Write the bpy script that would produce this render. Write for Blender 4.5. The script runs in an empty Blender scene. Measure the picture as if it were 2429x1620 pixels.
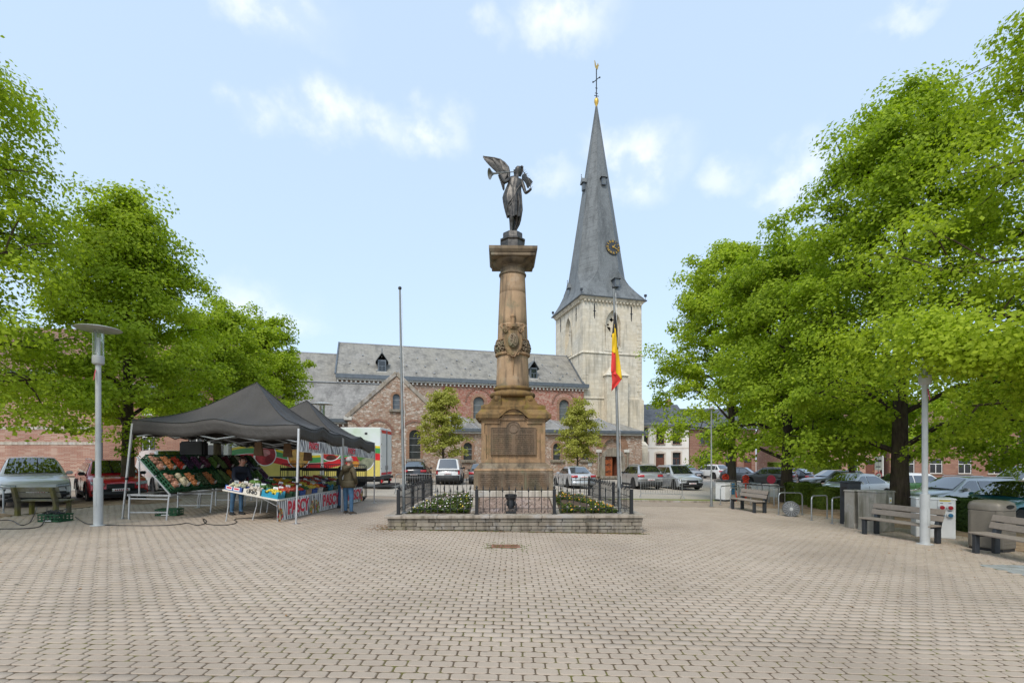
import bpy, bmesh, math, random
import numpy as np
from mathutils import Vector, Matrix, noise
from mathutils.geometry import tessellate_polygon
R = math.radians
rng = random.Random(7)
S = bpy.context.scene
COL = S.collection

# ---------------------------------------------------------------- camera, sky, sun, exposure
F_PX, CX, VH, CAM_H = 1150.0, 1214.5, 1084.0, 1.9
cam_d = bpy.data.cameras.new('camera')
cam = bpy.data.objects.new('camera', cam_d)
COL.objects.link(cam)
cam.location = (0, 0, CAM_H)
cam.rotation_euler = (R(90), 0, 0)
cam_d.sensor_width = 36.0
cam_d.lens = 36.0 * F_PX / 2429.0
cam_d.shift_y = (VH - 810.0) / 2429.0
cam_d.clip_start = 0.1
cam_d.clip_end = 3000
S.camera = cam

SUN_EL, SUN_AZ = R(48), R(200)      # azimuth from +Y towards +X: behind the camera, a little to the left
wd = bpy.data.worlds.new('World')
S.world = wd
wd.use_nodes = True
wd.cycles.sampling_method = 'MANUAL'
wd.cycles.sample_map_resolution = 256
NT = wd.node_tree
NT.nodes.clear()
def wn(t, **k):
    n = NT.nodes.new(t)
    for a, b in k.items():
        setattr(n, a, b)
    return n
def wl(a, b):
    NT.links.new(a, b)
sky = wn('ShaderNodeTexSky', sky_type='NISHITA', sun_disc=False, sun_elevation=SUN_EL, sun_rotation=SUN_AZ,
         altitude=50, air_density=1.0, dust_density=2.2, ozone_density=1.3)
bg = wn('ShaderNodeBackground')
bg.inputs['Strength'].default_value = 0.12
out = wn('ShaderNodeOutputWorld')
tc = wn('ShaderNodeTexCoord')
# soft cumulus: noise over the sky dome, gathered where the photograph shows its clouds
def cloud_dir(u, v):
    d = Vector(((u - CX) / F_PX, 1.0, (VH - v) / F_PX))
    return d.normalized()
noi = wn('ShaderNodeTexNoise')
noi.inputs['Scale'].default_value = 13.0
noi.inputs['Detail'].default_value = 7
noi.inputs['Roughness'].default_value = 0.55
wl(tc.outputs['Generated'], noi.inputs['Vector'])
warp = wn('ShaderNodeVectorMath', operation='MULTIPLY_ADD')
wl(noi.outputs['Color'], warp.inputs[0])
warp.inputs[1].default_value = (0.13, 0.13, 0.10)
wl(tc.outputs['Generated'], warp.inputs[2])
off = wn('ShaderNodeVectorMath', operation='SUBTRACT')
wl(warp.outputs[0], off.inputs[0])
off.inputs[1].default_value = (0.065, 0.065, 0.05)
total = None
for (u, v, ru, rv, amp) in [(600, 255, 70, 38, .8), (790, 270, 120, 48, 1.0), (880, 305, 90, 40, .9), (1030, 310, 85, 42, .9),
                            (1510, 390, 110, 66, 1.0), (1460, 345, 50, 36, .6), (1730, 420, 60, 35, .6), (1900, 410, 75, 66, 1.0), (1850, 440, 70, 30, .7),
                            (630, 15, 150, 45, .9), (1345, 25, 110, 50, 1.0), (2180, 10, 70, 25, .6), (600, 735, 120, 55, .6), (700, 765, 60, 26, .6),
                            (1180, 45, 40, 22, .4), (1320, 420, 60, 30, .5), (180, 580, 80, 40, .5)]:
    d = cloud_dir(u, v)
    k = 1.0 / math.sqrt(((u - CX) / F_PX) ** 2 + 1 + ((VH - v) / F_PX) ** 2)
    sb = wn('ShaderNodeVectorMath', operation='SUBTRACT')
    wl(off.outputs[0], sb.inputs[0])
    sb.inputs[1].default_value = d
    sc_ = wn('ShaderNodeVectorMath', operation='MULTIPLY')
    wl(sb.outputs[0], sc_.inputs[0])
    sc_.inputs[1].default_value = (F_PX / (ru * k), F_PX / (ru * k), F_PX / (rv * k))
    ln = wn('ShaderNodeVectorMath', operation='LENGTH')
    wl(sc_.outputs[0], ln.inputs[0])
    mr = wn('ShaderNodeMapRange', interpolation_type='SMOOTHSTEP')
    wl(ln.outputs['Value'], mr.inputs['Value'])
    mr.inputs['From Min'].default_value = 1.5
    mr.inputs['From Max'].default_value = 0.1
    mr.inputs['To Max'].default_value = amp
    if total is None:
        total = mr.outputs[0]
    else:
        mx = wn('ShaderNodeMath', operation='MAXIMUM')
        wl(total, mx.inputs[0]); wl(mr.outputs[0], mx.inputs[1])
        total = mx.outputs[0]
# the same sort of loose cloud carries on all round, behind the camera and overhead
n2 = wn('ShaderNodeTexNoise')
n2.inputs['Scale'].default_value = 3.2
n2.inputs['Detail'].default_value = 2
wl(tc.outputs['Generated'], n2.inputs['Vector'])
m2 = wn('ShaderNodeMapRange', interpolation_type='SMOOTHSTEP')
wl(n2.outputs['Fac'], m2.inputs['Value'])
m2.inputs['From Min'].default_value = 0.66
m2.inputs['From Max'].default_value = 0.86
m2.inputs['To Max'].default_value = 0.75
mx = wn('ShaderNodeMath', operation='MAXIMUM')
wl(total, mx.inputs[0]); wl(m2.outputs[0], mx.inputs[1])
det = wn('ShaderNodeMapRange', interpolation_type='SMOOTHSTEP')
wl(noi.outputs['Fac'], det.inputs['Value'])
det.inputs['From Min'].default_value = 0.34
det.inputs['From Max'].default_value = 0.62
det.inputs['To Min'].default_value = 0.15
ml = wn('ShaderNodeMath', operation='MULTIPLY')
wl(mx.outputs[0], ml.inputs[0]); wl(det.outputs[0], ml.inputs[1])
mlc = wn('ShaderNodeMath', operation='MULTIPLY')
wl(ml.outputs[0], mlc.inputs[0]); mlc.inputs[1].default_value = 0.62
# thin high veil that pales the blue evenly
veil = wn('ShaderNodeMix', data_type='RGBA')
veil.inputs['Factor'].default_value = 0.62
wl(sky.outputs[0], veil.inputs['A'])
veil.inputs['B'].default_value = (4.4, 5.55, 6.85, 1)
cm = wn('ShaderNodeMix', data_type='RGBA')
wl(mlc.outputs[0], cm.inputs['Factor'])
wl(veil.outputs['Result'], cm.inputs['A'])
cm.inputs['B'].default_value = (7.1, 7.0, 7.0, 1)
wl(cm.outputs['Result'], bg.inputs['Color'])
wl(bg.outputs[0], out.inputs['Surface'])

sun_d = bpy.data.lights.new('sun', 'SUN')
sun = bpy.data.objects.new('sun', sun_d)
COL.objects.link(sun)
sun_d.energy = 1.5
sun_d.angle = R(18)
sun_d.color = (1.0, 0.95, 0.87)
sdir = Vector((math.sin(SUN_AZ) * math.cos(SUN_EL), math.cos(SUN_AZ) * math.cos(SUN_EL), math.sin(SUN_EL)))
sun.rotation_euler = sdir.to_track_quat('Z', 'Y').to_euler()

S.view_settings.view_transform = 'Standard'
S.view_settings.look = 'None'
S.view_settings.gamma = 1.0
S.view_settings.use_curve_mapping = False
S.view_settings.exposure = 0.7
S.cycles.max_bounces = 6
S.cycles.transparent_max_bounces = 8
S.cycles.sample_clamp_indirect = 8

# ---------------------------------------------------------------- measuring helpers
SLX, SLY = -0.018, -0.003            # the square falls gently to the right and to the back
def G(x, y):
    return SLX * x + SLY * y
def W(u, v, Y):                      # a point of the place at depth Y
    return Vector(((u - CX) / F_PX * Y, Y, CAM_H - (v - VH) / F_PX * Y))
def gp(u, v):                        # a point of the ground
    Y = CAM_H * F_PX / ((v - VH) + SLX * (u - CX) + SLY * F_PX)
    x = (u - CX) / F_PX * Y
    return Vector((x, Y, G(x, Y)))

# ---------------------------------------------------------------- mesh helper
class MB:
    def __init__(s):
        s.v = []; s.f = []; s.m = []; s.cur = 0
    def mat(s, i):
        s.cur = i; return s
    def add(s, vs, fs, M=None):
        b = len(s.v)
        if M is not None:
            vs = [M @ Vector(p) for p in vs]
        s.v.extend([tuple(p) for p in vs])
        for f in fs:
            s.f.append([b + i for i in f]); s.m.append(s.cur)
        return s
    def box(s, x0, x1, y0, y1, z0, z1, M=None):
        vs = [(x0, y0, z0), (x1, y0, z0), (x1, y1, z0), (x0, y1, z0), (x0, y0, z1), (x1, y0, z1), (x1, y1, z1), (x0, y1, z1)]
        return s.add(vs, [(3, 2, 1, 0), (4, 5, 6, 7), (0, 1, 5, 4), (1, 2, 6, 5), (2, 3, 7, 6), (3, 0, 4, 7)], M)
    def frustum(s, x0, x1, y0, y1, z0, X0, X1, Y0, Y1, z1, M=None):
        vs = [(x0, y0, z0), (x1, y0, z0), (x1, y1, z0), (x0, y1, z0), (X0, Y0, z1), (X1, Y0, z1), (X1, Y1, z1), (X0, Y1, z1)]
        return s.add(vs, [(3, 2, 1, 0), (4, 5, 6, 7), (0, 1, 5, 4), (1, 2, 6, 5), (2, 3, 7, 6), (3, 0, 4, 7)], M)
    def bar(s, a, b, w, h, up=(0, 0, 1)):
        a = Vector(a); b = Vector(b); d = (b - a); L = d.length
        if L < 1e-6: return s
        z = d / L; up = Vector(up)
        x = z.cross(up)
        if x.length < 1e-4: x = z.cross(Vector((0, 1, 0)))
        x.normalize(); y = x.cross(z)
        M = Matrix(((x.x, y.x, z.x, a.x), (x.y, y.y, z.y, a.y), (x.z, y.z, z.z, a.z), (0, 0, 0, 1)))
        return s.box(-w / 2, w / 2, -h / 2, h / 2, 0, L, M)
    def tube(s, pts, r, n=8, cap=True):
        pts = [Vector(p) for p in pts]
        rs = r if isinstance(r, (list, tuple)) else [r] * len(pts)
        rings = []
        ref = None
        for i, p in enumerate(pts):
            t = (pts[min(i + 1, len(pts) - 1)] - pts[max(i - 1, 0)])
            if t.length < 1e-9: t = Vector((0, 0, 1))
            t.normalize()
            if ref is None or abs(ref.dot(t)) > 0.98:
                ref = Vector((0, 0, 1)) if abs(t.z) < 0.9 else Vector((1, 0, 0))
            x = (ref - t * ref.dot(t)).normalized(); y = t.cross(x)
            ref = x
            rings.append([p + (x * math.cos(2 * math.pi * k / n) + y * math.sin(2 * math.pi * k / n)) * rs[i] for k in range(n)])
        vs = [q for g in rings for q in g]
        fs = []
        for i in range(len(rings) - 1):
            for k in range(n):
                fs.append((i * n + k, i * n + (k + 1) % n, (i + 1) * n + (k + 1) % n, (i + 1) * n + k))
        if cap:
            fs.append(tuple(range(n - 1, -1, -1)))
            fs.append(tuple((len(rings) - 1) * n + k for k in range(n)))
        return s.add(vs, fs)
    def lathe(s, prof, n=24, M=None, cap=True):
        vs = []; fs = []
        for (r, z) in prof:
            for k in range(n):
                a = 2 * math.pi * k / n
                vs.append((r * math.cos(a), r * math.sin(a), z))
        for i in range(len(prof) - 1):
            for k in range(n):
                fs.append((i * n + k, i * n + (k + 1) % n, (i + 1) * n + (k + 1) % n, (i + 1) * n + k))
        if cap:
            fs.append(tuple(range(n - 1, -1, -1)))
            fs.append(tuple((len(prof) - 1) * n + k for k in range(n)))
        return s.add(vs, fs, M)
    def prism(s, poly, d0, d1, fn, holes=()):
        """flat outline with holes, extruded from depth d0 to d1; fn(a, b, d) gives the 3D point"""
        loops = [list(poly)] + [list(h) for h in holes]
        tris = tessellate_polygon([[Vector((a, b, 0)) for a, b in l] for l in loops])
        flat = [p for l in loops for p in l]
        n = len(flat)
        vs = [fn(a, b, d0) for a, b in flat] + [fn(a, b, d1) for a, b in flat]
        fs = [tuple(t) for t in tris] + [tuple(n + i for i in reversed(t)) for t in tris]
        b0 = 0
        for l in loops:
            m = len(l)
            for i in range(m):
                j = (i + 1) % m
                fs.append((b0 + i, b0 + j, n + b0 + j, n + b0 + i))
            b0 += m
        return s.add(vs, fs)
    def grid(s, rows, closed=False):
        n = len(rows[0]); vs = [p for r in rows for p in r]; fs = []
        for i in range(len(rows) - 1):
            for k in range(n if closed else n - 1):
                fs.append((i * n + k, i * n + (k + 1) % n, (i + 1) * n + (k + 1) % n, (i + 1) * n + k))
        return s.add(vs, fs)
    def sphere(s, c, r, n=10, m=6, sz=1.0):
        prof = []
        for i in range(m + 1):
            a = -math.pi / 2 + math.pi * i / m
            prof.append((max(1e-4, math.cos(a)) * r, math.sin(a) * r * sz))
        return s.lathe(prof, n, Matrix.Translation(Vector(c)), cap=False)
    def build(s, name, mats, parent=None, smooth=None, bevel=0, seg=1, fix=True, loc=None):
        me = bpy.data.meshes.new(name)
        me.from_pydata(s.v, [], s.f)
        if not isinstance(mats, (list, tuple)): mats = [mats]
        for m in mats: me.materials.append(m)
        if len(mats) > 1: me.polygons.foreach_set('material_index', s.m)
        if fix or bevel:
            bm = bmesh.new(); bm.from_mesh(me)
            if bevel:
                bmesh.ops.remove_doubles(bm, verts=bm.verts, dist=1e-5)
                bmesh.ops.recalc_face_normals(bm, faces=bm.faces)
                es = [e for e in bm.edges if len(e.link_faces) == 2 and e.calc_face_angle(0) > 0.5]
                bmesh.ops.bevel(bm, geom=es, offset=bevel, segments=seg, affect='EDGES', clamp_overlap=True)
            if fix: bmesh.ops.recalc_face_normals(bm, faces=bm.faces)
            bm.to_mesh(me); bm.free()
        if smooth:
            me.polygons.foreach_set('use_smooth', [True] * len(me.polygons))
            me.set_sharp_from_angle(angle=R(smooth))
        me.update()
        return link(name, me, parent, loc)
def link(name, me, parent=None, loc=None):
    o = bpy.data.objects.new(name, me)
    COL.objects.link(o)
    if parent is not None: o.parent = parent
    if loc is not None: o.location = loc
    return o
def tag(o, label=None, cat=None, group=None, kind=None):
    if label: o['label'] = label
    if cat: o['category'] = cat
    if group: o['group'] = group
    if kind: o['kind'] = kind
    return o
def thing(name, label, cat, loc=(0, 0, 0), rz=0, group=None):
    o = bpy.data.objects.new(name, None)
    o.empty_display_size = 0.2
    COL.objects.link(o)
    o.location = loc
    o.rotation_euler = (0, 0, rz)
    return tag(o, label, cat, group)
def ctree(root, loc, rz=None, label=None):
    def cp(o, par):
        c = o.copy(); COL.objects.link(c); c.parent = par
        for ch in o.children: cp(ch, c)
        return c
    r = cp(root, root.parent)
    r.location = loc
    if rz is not None: r.rotation_euler = (0, 0, rz)
    if label: r['label'] = label
    return r
def arc(cx, cy, r, a0, a1, n):
    return [(cx + r * math.cos(a0 + (a1 - a0) * i / n), cy + r * math.sin(a0 + (a1 - a0) * i / n)) for i in range(n + 1)]
def arched(cx, z0, w, zs, n=12):                # round-headed opening, springing at zs
    return [(cx - w / 2, z0), (cx + w / 2, z0)] + arc(cx, zs, w / 2, 0, math.pi, n)
def pointed(cx, z0, w, zs, n=8, k=1.25):        # pointed opening
    r = w * k; c1 = cx + w / 2 - r; c2 = cx - w / 2 + r
    a = math.acos((cx - c1) / r)
    right = [(c1 + r * math.cos(a * i / n), zs + r * math.sin(a * i / n)) for i in range(n + 1)]
    left = [(c2 - r * math.cos(a * i / n), zs + r * math.sin(a * i / n)) for i in range(n, -1, -1)]
    return [(cx - w / 2, z0), (cx + w / 2, z0)] + right + left[1:]

# ---------------------------------------------------------------- materials
def lin(h):
    c = [int(h[i:i + 2], 16) / 255 for i in (0, 2, 4)]
    return tuple((x / 12.92 if x <= .04045 else ((x + .055) / 1.055) ** 2.4) for x in c)
class NB:
    def __init__(s, name):
        s.m = bpy.data.materials.new(name); s.m.use_nodes = True
        s.t = s.m.node_tree; s.t.nodes.clear()
        s.o = s.n('ShaderNodeOutputMaterial'); s.b = s.n('ShaderNodeBsdfPrincipled')
        s.l(s.b.outputs[0], s.o.inputs['Surface'])
        s.tc = s.n('ShaderNodeTexCoord')
    def n(s, t, **k):
        x = s.t.nodes.new(t)
        for a, b in k.items(): setattr(x, a, b)
        return x
    def l(s, a, b): s.t.links.new(a, b)
    def noise(s, scale, detail=4, rough=.55, vec=None):
        x = s.n('ShaderNodeTexNoise'); x.inputs['Scale'].default_value = scale
        x.inputs['Detail'].default_value = detail; x.inputs['Roughness'].default_value = rough
        s.l(vec if vec is not None else s.tc.outputs['Object'], x.inputs['Vector']); return x.outputs['Fac']
    def ramp(s, fac, stops):
        x = s.n('ShaderNodeValToRGB'); e = x.color_ramp.elements
        while len(e) < len(stops): e.new(0.5)
        for i, (p, c) in enumerate(stops):
            e[i].position = p; e[i].color = (*c, 1) if len(c) == 3 else c
        s.l(fac, x.inputs[0]); return x.outputs['Color']
    def mix(s, fac, a, b, mode='MIX'):
        x = s.n('ShaderNodeMix', data_type='RGBA', blend_type=mode)
        for v, k in ((fac, 'Factor'), (a, 'A'), (b, 'B')):
            if isinstance(v, (int, float)): x.inputs[k].default_value = v
            elif isinstance(v, tuple): x.inputs[k].default_value = (*v, 1)
            else: s.l(v, x.inputs[k])
        return x.outputs['Result']
    def mrange(s, v, a, b, c=0, d=1):
        x = s.n('ShaderNodeMapRange'); s.l(v, x.inputs['Value'])
        for k, q in (('From Min', a), ('From Max', b), ('To Min', c), ('To Max', d)): x.inputs[k].default_value = q
        return x.outputs[0]
    def math(s, op, a, b=None):
        x = s.n('ShaderNodeMath', operation=op)
        for i, v in enumerate((a, b)):
            if v is None: continue
            if isinstance(v, (int, float)): x.inputs[i].default_value = v
            else: s.l(v, x.inputs[i])
        return x.outputs[0]
    def bump(s, h, strength=.4, dist=.02, prev=None):
        x = s.n('ShaderNodeBump'); x.inputs['Strength'].default_value = strength; x.inputs['Distance'].default_value = dist
        s.l(h, x.inputs['Height'])
        if prev is not None: s.l(prev, x.inputs['Normal'])
        s.l(x.outputs[0], s.b.inputs['Normal']); return x.outputs[0]
    def col(s, c):
        if isinstance(c, tuple): s.b.inputs['Base Color'].default_value = (*c, 1)
        else: s.l(c, s.b.inputs['Base Color'])
    def set(s, rough=.6, metal=0, spec=.5):
        s.b.inputs['Roughness'].default_value = rough; s.b.inputs['Metallic'].default_value = metal
        s.b.inputs['Specular IOR Level'].default_value = spec; return s.m
    def wallvec(s):                                # running coordinate along a wall or roof, and height
        sp = s.n('ShaderNodeSeparateXYZ'); s.l(s.tc.outputs['Object'], sp.inputs[0])
        a = s.math('ADD', sp.outputs[0], sp.outputs[1])
        cb = s.n('ShaderNodeCombineXYZ'); s.l(a, cb.inputs[0]); s.l(sp.outputs[2], cb.inputs[1])
        return cb.outputs[0], sp
def pm(name, col, rough=.6, metal=0, var=.25, scale=4, bump=.0, bscale=60, spec=.5, col2=None, coat=0):
    b = NB(name)
    if col2 is None: col2 = tuple(c * (1 - var) for c in col)
    f = b.noise(scale, 5)
    c = b.ramp(f, [(.32, col2), (.68, col)])
    b.col(c)
    if bump: b.bump(b.noise(bscale, 3), bump, .01)
    b.set(rough, metal, spec)
    if coat: b.b.inputs['Coat Weight'].default_value = coat; b.b.inputs['Coat Roughness'].default_value = .04
    return b.m
MAT = {}
def paver_mat(name, tint):
    b = NB(name)
    g = b.n('ShaderNodeNewGeometry')
    n1 = b.noise(.35, 4, vec=g.outputs['Position']); n2 = b.noise(9, 4, vec=g.outputs['Position']); n3 = b.noise(260, 2, .7, vec=g.outputs['Position'])
    isl = g.outputs['Random Per Island']
    c = b.ramp(n1, [(.3, tuple(x * .70 for x in tint)), (.5, tint), (.7, tuple(min(1, x * 1.13) for x in tint))])
    c = b.mix(b.mrange(b.noise(1.7, 5, .7, vec=g.outputs['Position']), .55, .72, 0, .5), c, (tint[0] * .62, tint[1] * .58, tint[2] * .52))
    c = b.mix(b.mrange(n2, .3, .7, 0, .35), c, tuple(x * .72 for x in tint))
    c = b.mix(b.mrange(isl, 0, 1, 0, .48), c, (tint[0] * .80, tint[1] * .76, tint[2] * .70))
    vs = b.n('ShaderNodeTexVoronoi'); vs.inputs['Scale'].default_value = 2.6; b.l(g.outputs['Position'], vs.inputs['Vector'])
    c = b.mix(b.mrange(vs.outputs['Distance'], .075, .05, 0, .55), c, tuple(x * .5 for x in tint))
    c = b.mix(b.mrange(n3, .58, .7, 0, .45), c, (.70, .65, .58))
    c = b.mix(b.mrange(n3, .42, .3, 0, .55), c, tuple(x * .42 for x in tint))
    b.col(c); b.bump(n3, .5, .003); return b.set(.85, 0, .25)
MAT['paver'] = paver_mat('concrete_paver', (.425, .348, .275))
def joint_mat():
    b = NB('joint_sand'); g = b.n('ShaderNodeNewGeometry')
    n1 = b.noise(1.3, 4, vec=g.outputs['Position']); n2 = b.noise(14, 4, vec=g.outputs['Position'])
    c = b.mix(b.mrange(n2, .35, .65), (.095, .07, .045), (.16, .12, .085))
    c = b.mix(b.mrange(b.math('MULTIPLY', n1, n2), .24, .36, 0, .75), c, (.13, .13, .025))
    b.col(c); b.bump(n2, .5, .01); return b.set(.95, 0, .1)
MAT['joint'] = joint_mat()
def far_paving(name, tint, bw=.21, bh=.127):
    b = NB(name); g = b.n('ShaderNodeNewGeometry')
    br = b.n('ShaderNodeTexBrick'); b.l(g.outputs['Position'], br.inputs['Vector'])
    br.inputs['Scale'].default_value = 1; br.inputs['Brick Width'].default_value = bw; br.inputs['Row Height'].default_value = bh
    br.inputs['Mortar Size'].default_value = .008; br.inputs['Mortar Smooth'].default_value = .4
    br.inputs['Color1'].default_value = (*tint, 1); br.inputs['Color2'].default_value = (*[x * .84 for x in tint], 1)
    br.inputs['Mortar'].default_value = (tint[0] * .38, tint[1] * .34, tint[2] * .3, 1)
    n1 = b.noise(.25, 5, vec=g.outputs['Position']); n2 = b.noise(6, 4, vec=g.outputs['Position'])
    c = b.mix(b.mrange(n1, .35, .7, 0, .4), br.outputs['Color'], tuple(x * .68 for x in tint))
    c = b.mix(b.mrange(n2, .5, .75, 0, .35), c, (tint[0] * .78, tint[1] * .72, tint[2] * .62))
    b.col(c); b.bump(br.outputs['Fac'], -.4, .006); return b.set(.9, 0, .2)
MAT['far_paver'] = far_paving('paving_far', (.40, .325, .255))
MAT['road'] = far_paving('parking_setts', (.50, .445, .375), .21, .105)
def gravel_mat():
    b = NB('leaf_litter'); g = b.n('ShaderNodeNewGeometry')
    v = b.n('ShaderNodeTexVoronoi'); v.inputs['Scale'].default_value = 34; b.l(g.outputs['Position'], v.inputs['Vector'])
    n1 = b.noise(2.0, 5, vec=g.outputs['Position'])
    c = b.mix(v.outputs['Color'], (.30, .20, .12), (.50, .36, .25))
    c = b.mix(b.mrange(n1, .45, .7, 0, .8), c, (.13, .08, .045))
    b.col(c); b.bump(v.outputs['Distance'], .8, .02); return b.set(.95, 0, .1)
MAT['gravel'] = gravel_mat()
def stone_mat(name, c1, c2, stain=(.1, .085, .06), moss=(.2, .17, .04), mossw=.5, bs=38, speck=.3):
    b = NB(name); g = b.n('ShaderNodeNewGeometry')
    n1 = b.noise(.9, 6); n2 = b.noise(3.2, 6, .65); n3 = b.noise(bs, 4, .6)
    sp = b.n('ShaderNodeSeparateXYZ'); b.l(b.tc.outputs['Object'], sp.inputs[0])
    mp = b.n('ShaderNodeMapping'); mp.inputs['Scale'].default_value = (5, 5, .5); b.l(b.tc.outputs['Object'], mp.inputs['Vector'])
    ns = b.noise(1.0, 5, .6, vec=mp.outputs[0])
    c = b.ramp(n1, [(.3, c2), (.62, c1)])
    c = b.mix(b.mrange(n2, .5, .72, 0, .55), c, tuple(x * 1.25 for x in c1))
    c = b.mix(b.mrange(ns, .46, .68, 0, .85), c, stain)
    c = b.mix(b.mrange(b.noise(1.6, 6, .7), .52, .66, 0, .6), c, (c1[0] * 1.15, c1[1] * 1.3, c1[2] * 1.6))
    c = b.mix(b.mrange(b.math('MULTIPLY', n2, n1), .27, .36, 0, mossw), c, moss)
    c = b.mix(b.mrange(n3, .45, .25, 0, speck), c, tuple(x * .55 for x in c2))
    b.col(c); h = b.bump(n3, .35, .01); b.bump(n2, .3, .03, h); return b.set(.9, 0, .2)
MAT['sandstone'] = stone_mat('monument_sandstone', (.37, .235, .13), (.24, .15, .085), (.085, .068, .05), (.12, .105, .045), .65)
MAT['shaft'] = stone_mat('pale_shaft_sandstone', (.44, .30, .18), (.30, .205, .125), (.10, .08, .058), (.13, .13, .075), .6)
MAT['sandstone_moss'] = stone_mat('mossy_sandstone', (.24, .145, .06), (.13, .085, .04), (.055, .045, .025), (.19, .14, .025), .8)
MAT['capstone'] = stone_mat('weathered_capital_stone', (.25, .19, .125), (.14, .105, .07), (.06, .05, .04), (.13, .15, .085), .55)
MAT['greystone'] = stone_mat('weathered_limestone', (.31, .27, .215), (.19, .16, .125), (.075, .06, .042), (.15, .13, .06), .45)
MAT['coping'] = stone_mat('coping_concrete', (.39, .335, .27), (.28, .235, .185), (.13, .11, .085), (.15, .13, .07), .3)
MAT['concrete'] = stone_mat('footing_concrete', (.50, .45, .38), (.36, .32, .27), (.2, .17, .13), (.2, .18, .1), .3)
MAT['boxconcrete'] = stone_mat('mouldy_concrete_box', (.40, .37, .32), (.24, .22, .18), (.09, .085, .05), (.12, .11, .05), .6)
MAT['mossplaque'] = stone_mat('bronze_plaque', (.20, .135, .085), (.115, .085, .06), (.07, .06, .045), (.10, .10, .06), .4)
def ashlar(name, c1, c2, bw=.75, bh=.34):
    b = NB(name); vec, sp = b.wallvec()
    br = b.n('ShaderNodeTexBrick'); b.l(vec, br.inputs['Vector'])
    br.inputs['Scale'].default_value = 1; br.inputs['Brick Width'].default_value = bw; br.inputs['Row Height'].default_value = bh
    br.inputs['Mortar Size'].default_value = .012; br.inputs['Mortar Smooth'].default_value = .6; br.inputs['Bias'].default_value = .1
    br.inputs['Color1'].default_value = (*c1, 1); br.inputs['Color2'].default_value = (*c2, 1); br.inputs['Mortar'].default_value = (*[x * .72 for x in c2], 1)
    n1 = b.noise(.35, 6, .6); n2 = b.noise(2.6, 6, .65); n3 = b.noise(18, 4)
    mp = b.n('ShaderNodeMapping'); mp.inputs['Scale'].default_value = (1.6, 1.6, .22); b.l(b.tc.outputs['Object'], mp.inputs['Vector'])
    ns = b.noise(1.0, 5, .6, vec=mp.outputs[0])
    c = b.mix(b.mrange(n1, .35, .62, 0, .6), br.outputs['Color'], (c1[0] * .98, c1[1] * .87, c1[2] * .70))
    c = b.mix(b.mrange(n2, .48, .75, 0, .55), c, tuple(min(1, x * 1.2) for x in c1))
    c = b.mix(b.mrange(ns, .50, .70, 0, .8), c, (c2[0] * .5, c2[1] * .48, c2[2] * .45))
    c = b.mix(b.mrange(n3, .42, .25, 0, .35), c, tuple(x * .6 for x in c2))
    b.col(c); h = b.bump(br.outputs['Fac'], -.35, .02); b.bump(n2, .25, .05, h); return b.set(.9, 0, .2)
MAT['ashlar'] = ashlar('tower_limestone', (.66, .615, .52), (.50, .462, .385))
def rubble(name, cs, scale=3.3, mortar=(.30, .25, .2), squash=1.7):
    b = NB(name)
    mp = b.n('ShaderNodeMapping'); mp.inputs['Scale'].default_value = (scale, scale, scale * squash)
    b.l(b.tc.outputs['Object'], mp.inputs['Vector'])
    w = b.n('ShaderNodeTexNoise'); w.inputs['Scale'].default_value = 1.3; b.l(mp.outputs[0], w.inputs['Vector'])
    va = b.n('ShaderNodeVectorMath', operation='MULTIPLY_ADD'); b.l(w.outputs['Color'], va.inputs[0]); va.inputs[1].default_value = (.7, .7, .7); b.l(mp.outputs[0], va.inputs[2])
    v = b.n('ShaderNodeTexVoronoi'); v.inputs['Scale'].default_value = 1; b.l(va.outputs[0], v.inputs['Vector'])
    ve = b.n('ShaderNodeTexVoronoi', feature='DISTANCE_TO_EDGE'); ve.inputs['Scale'].default_value = 1; b.l(va.outputs[0], ve.inputs['Vector'])
    sp = b.n('ShaderNodeSeparateColor'); b.l(v.outputs['Color'], sp.inputs[0])
    n = len(cs)
    c = b.ramp(sp.outputs[0], [(i / n, q) for i, q in enumerate(cs)])
    c = b.mix(b.mrange(b.noise(22, 4), .3, .7, 0, .45), c, (.2, .13, .095))
    edge = b.mrange(ve.outputs['Distance'], .02, .10)
    c = b.mix(edge, mortar, c)
    big = b.noise(.3, 5)
    c = b.mix(b.mrange(big, .4, .7, 0, .4), c, tuple(x * .6 for x in cs[1]))
    b.col(c); b.bump(edge, .6, .03); return b.set(.92, 0, .15)
MAT['rubble'] = rubble('pudding_stone', [(.31, .17, .11), (.43, .27, .19), (.56, .43, .33), (.37, .2, .135), (.66, .54, .44), (.44, .3, .22), (.72, .62, .53)], 4.1)
MAT['redrubble'] = rubble('red_clerestory_stone', [(.36, .12, .075), (.43, .17, .115), (.50, .27, .2), (.40, .12, .085), (.56, .36, .28)], 4.4, (.44, .29, .24))
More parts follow.
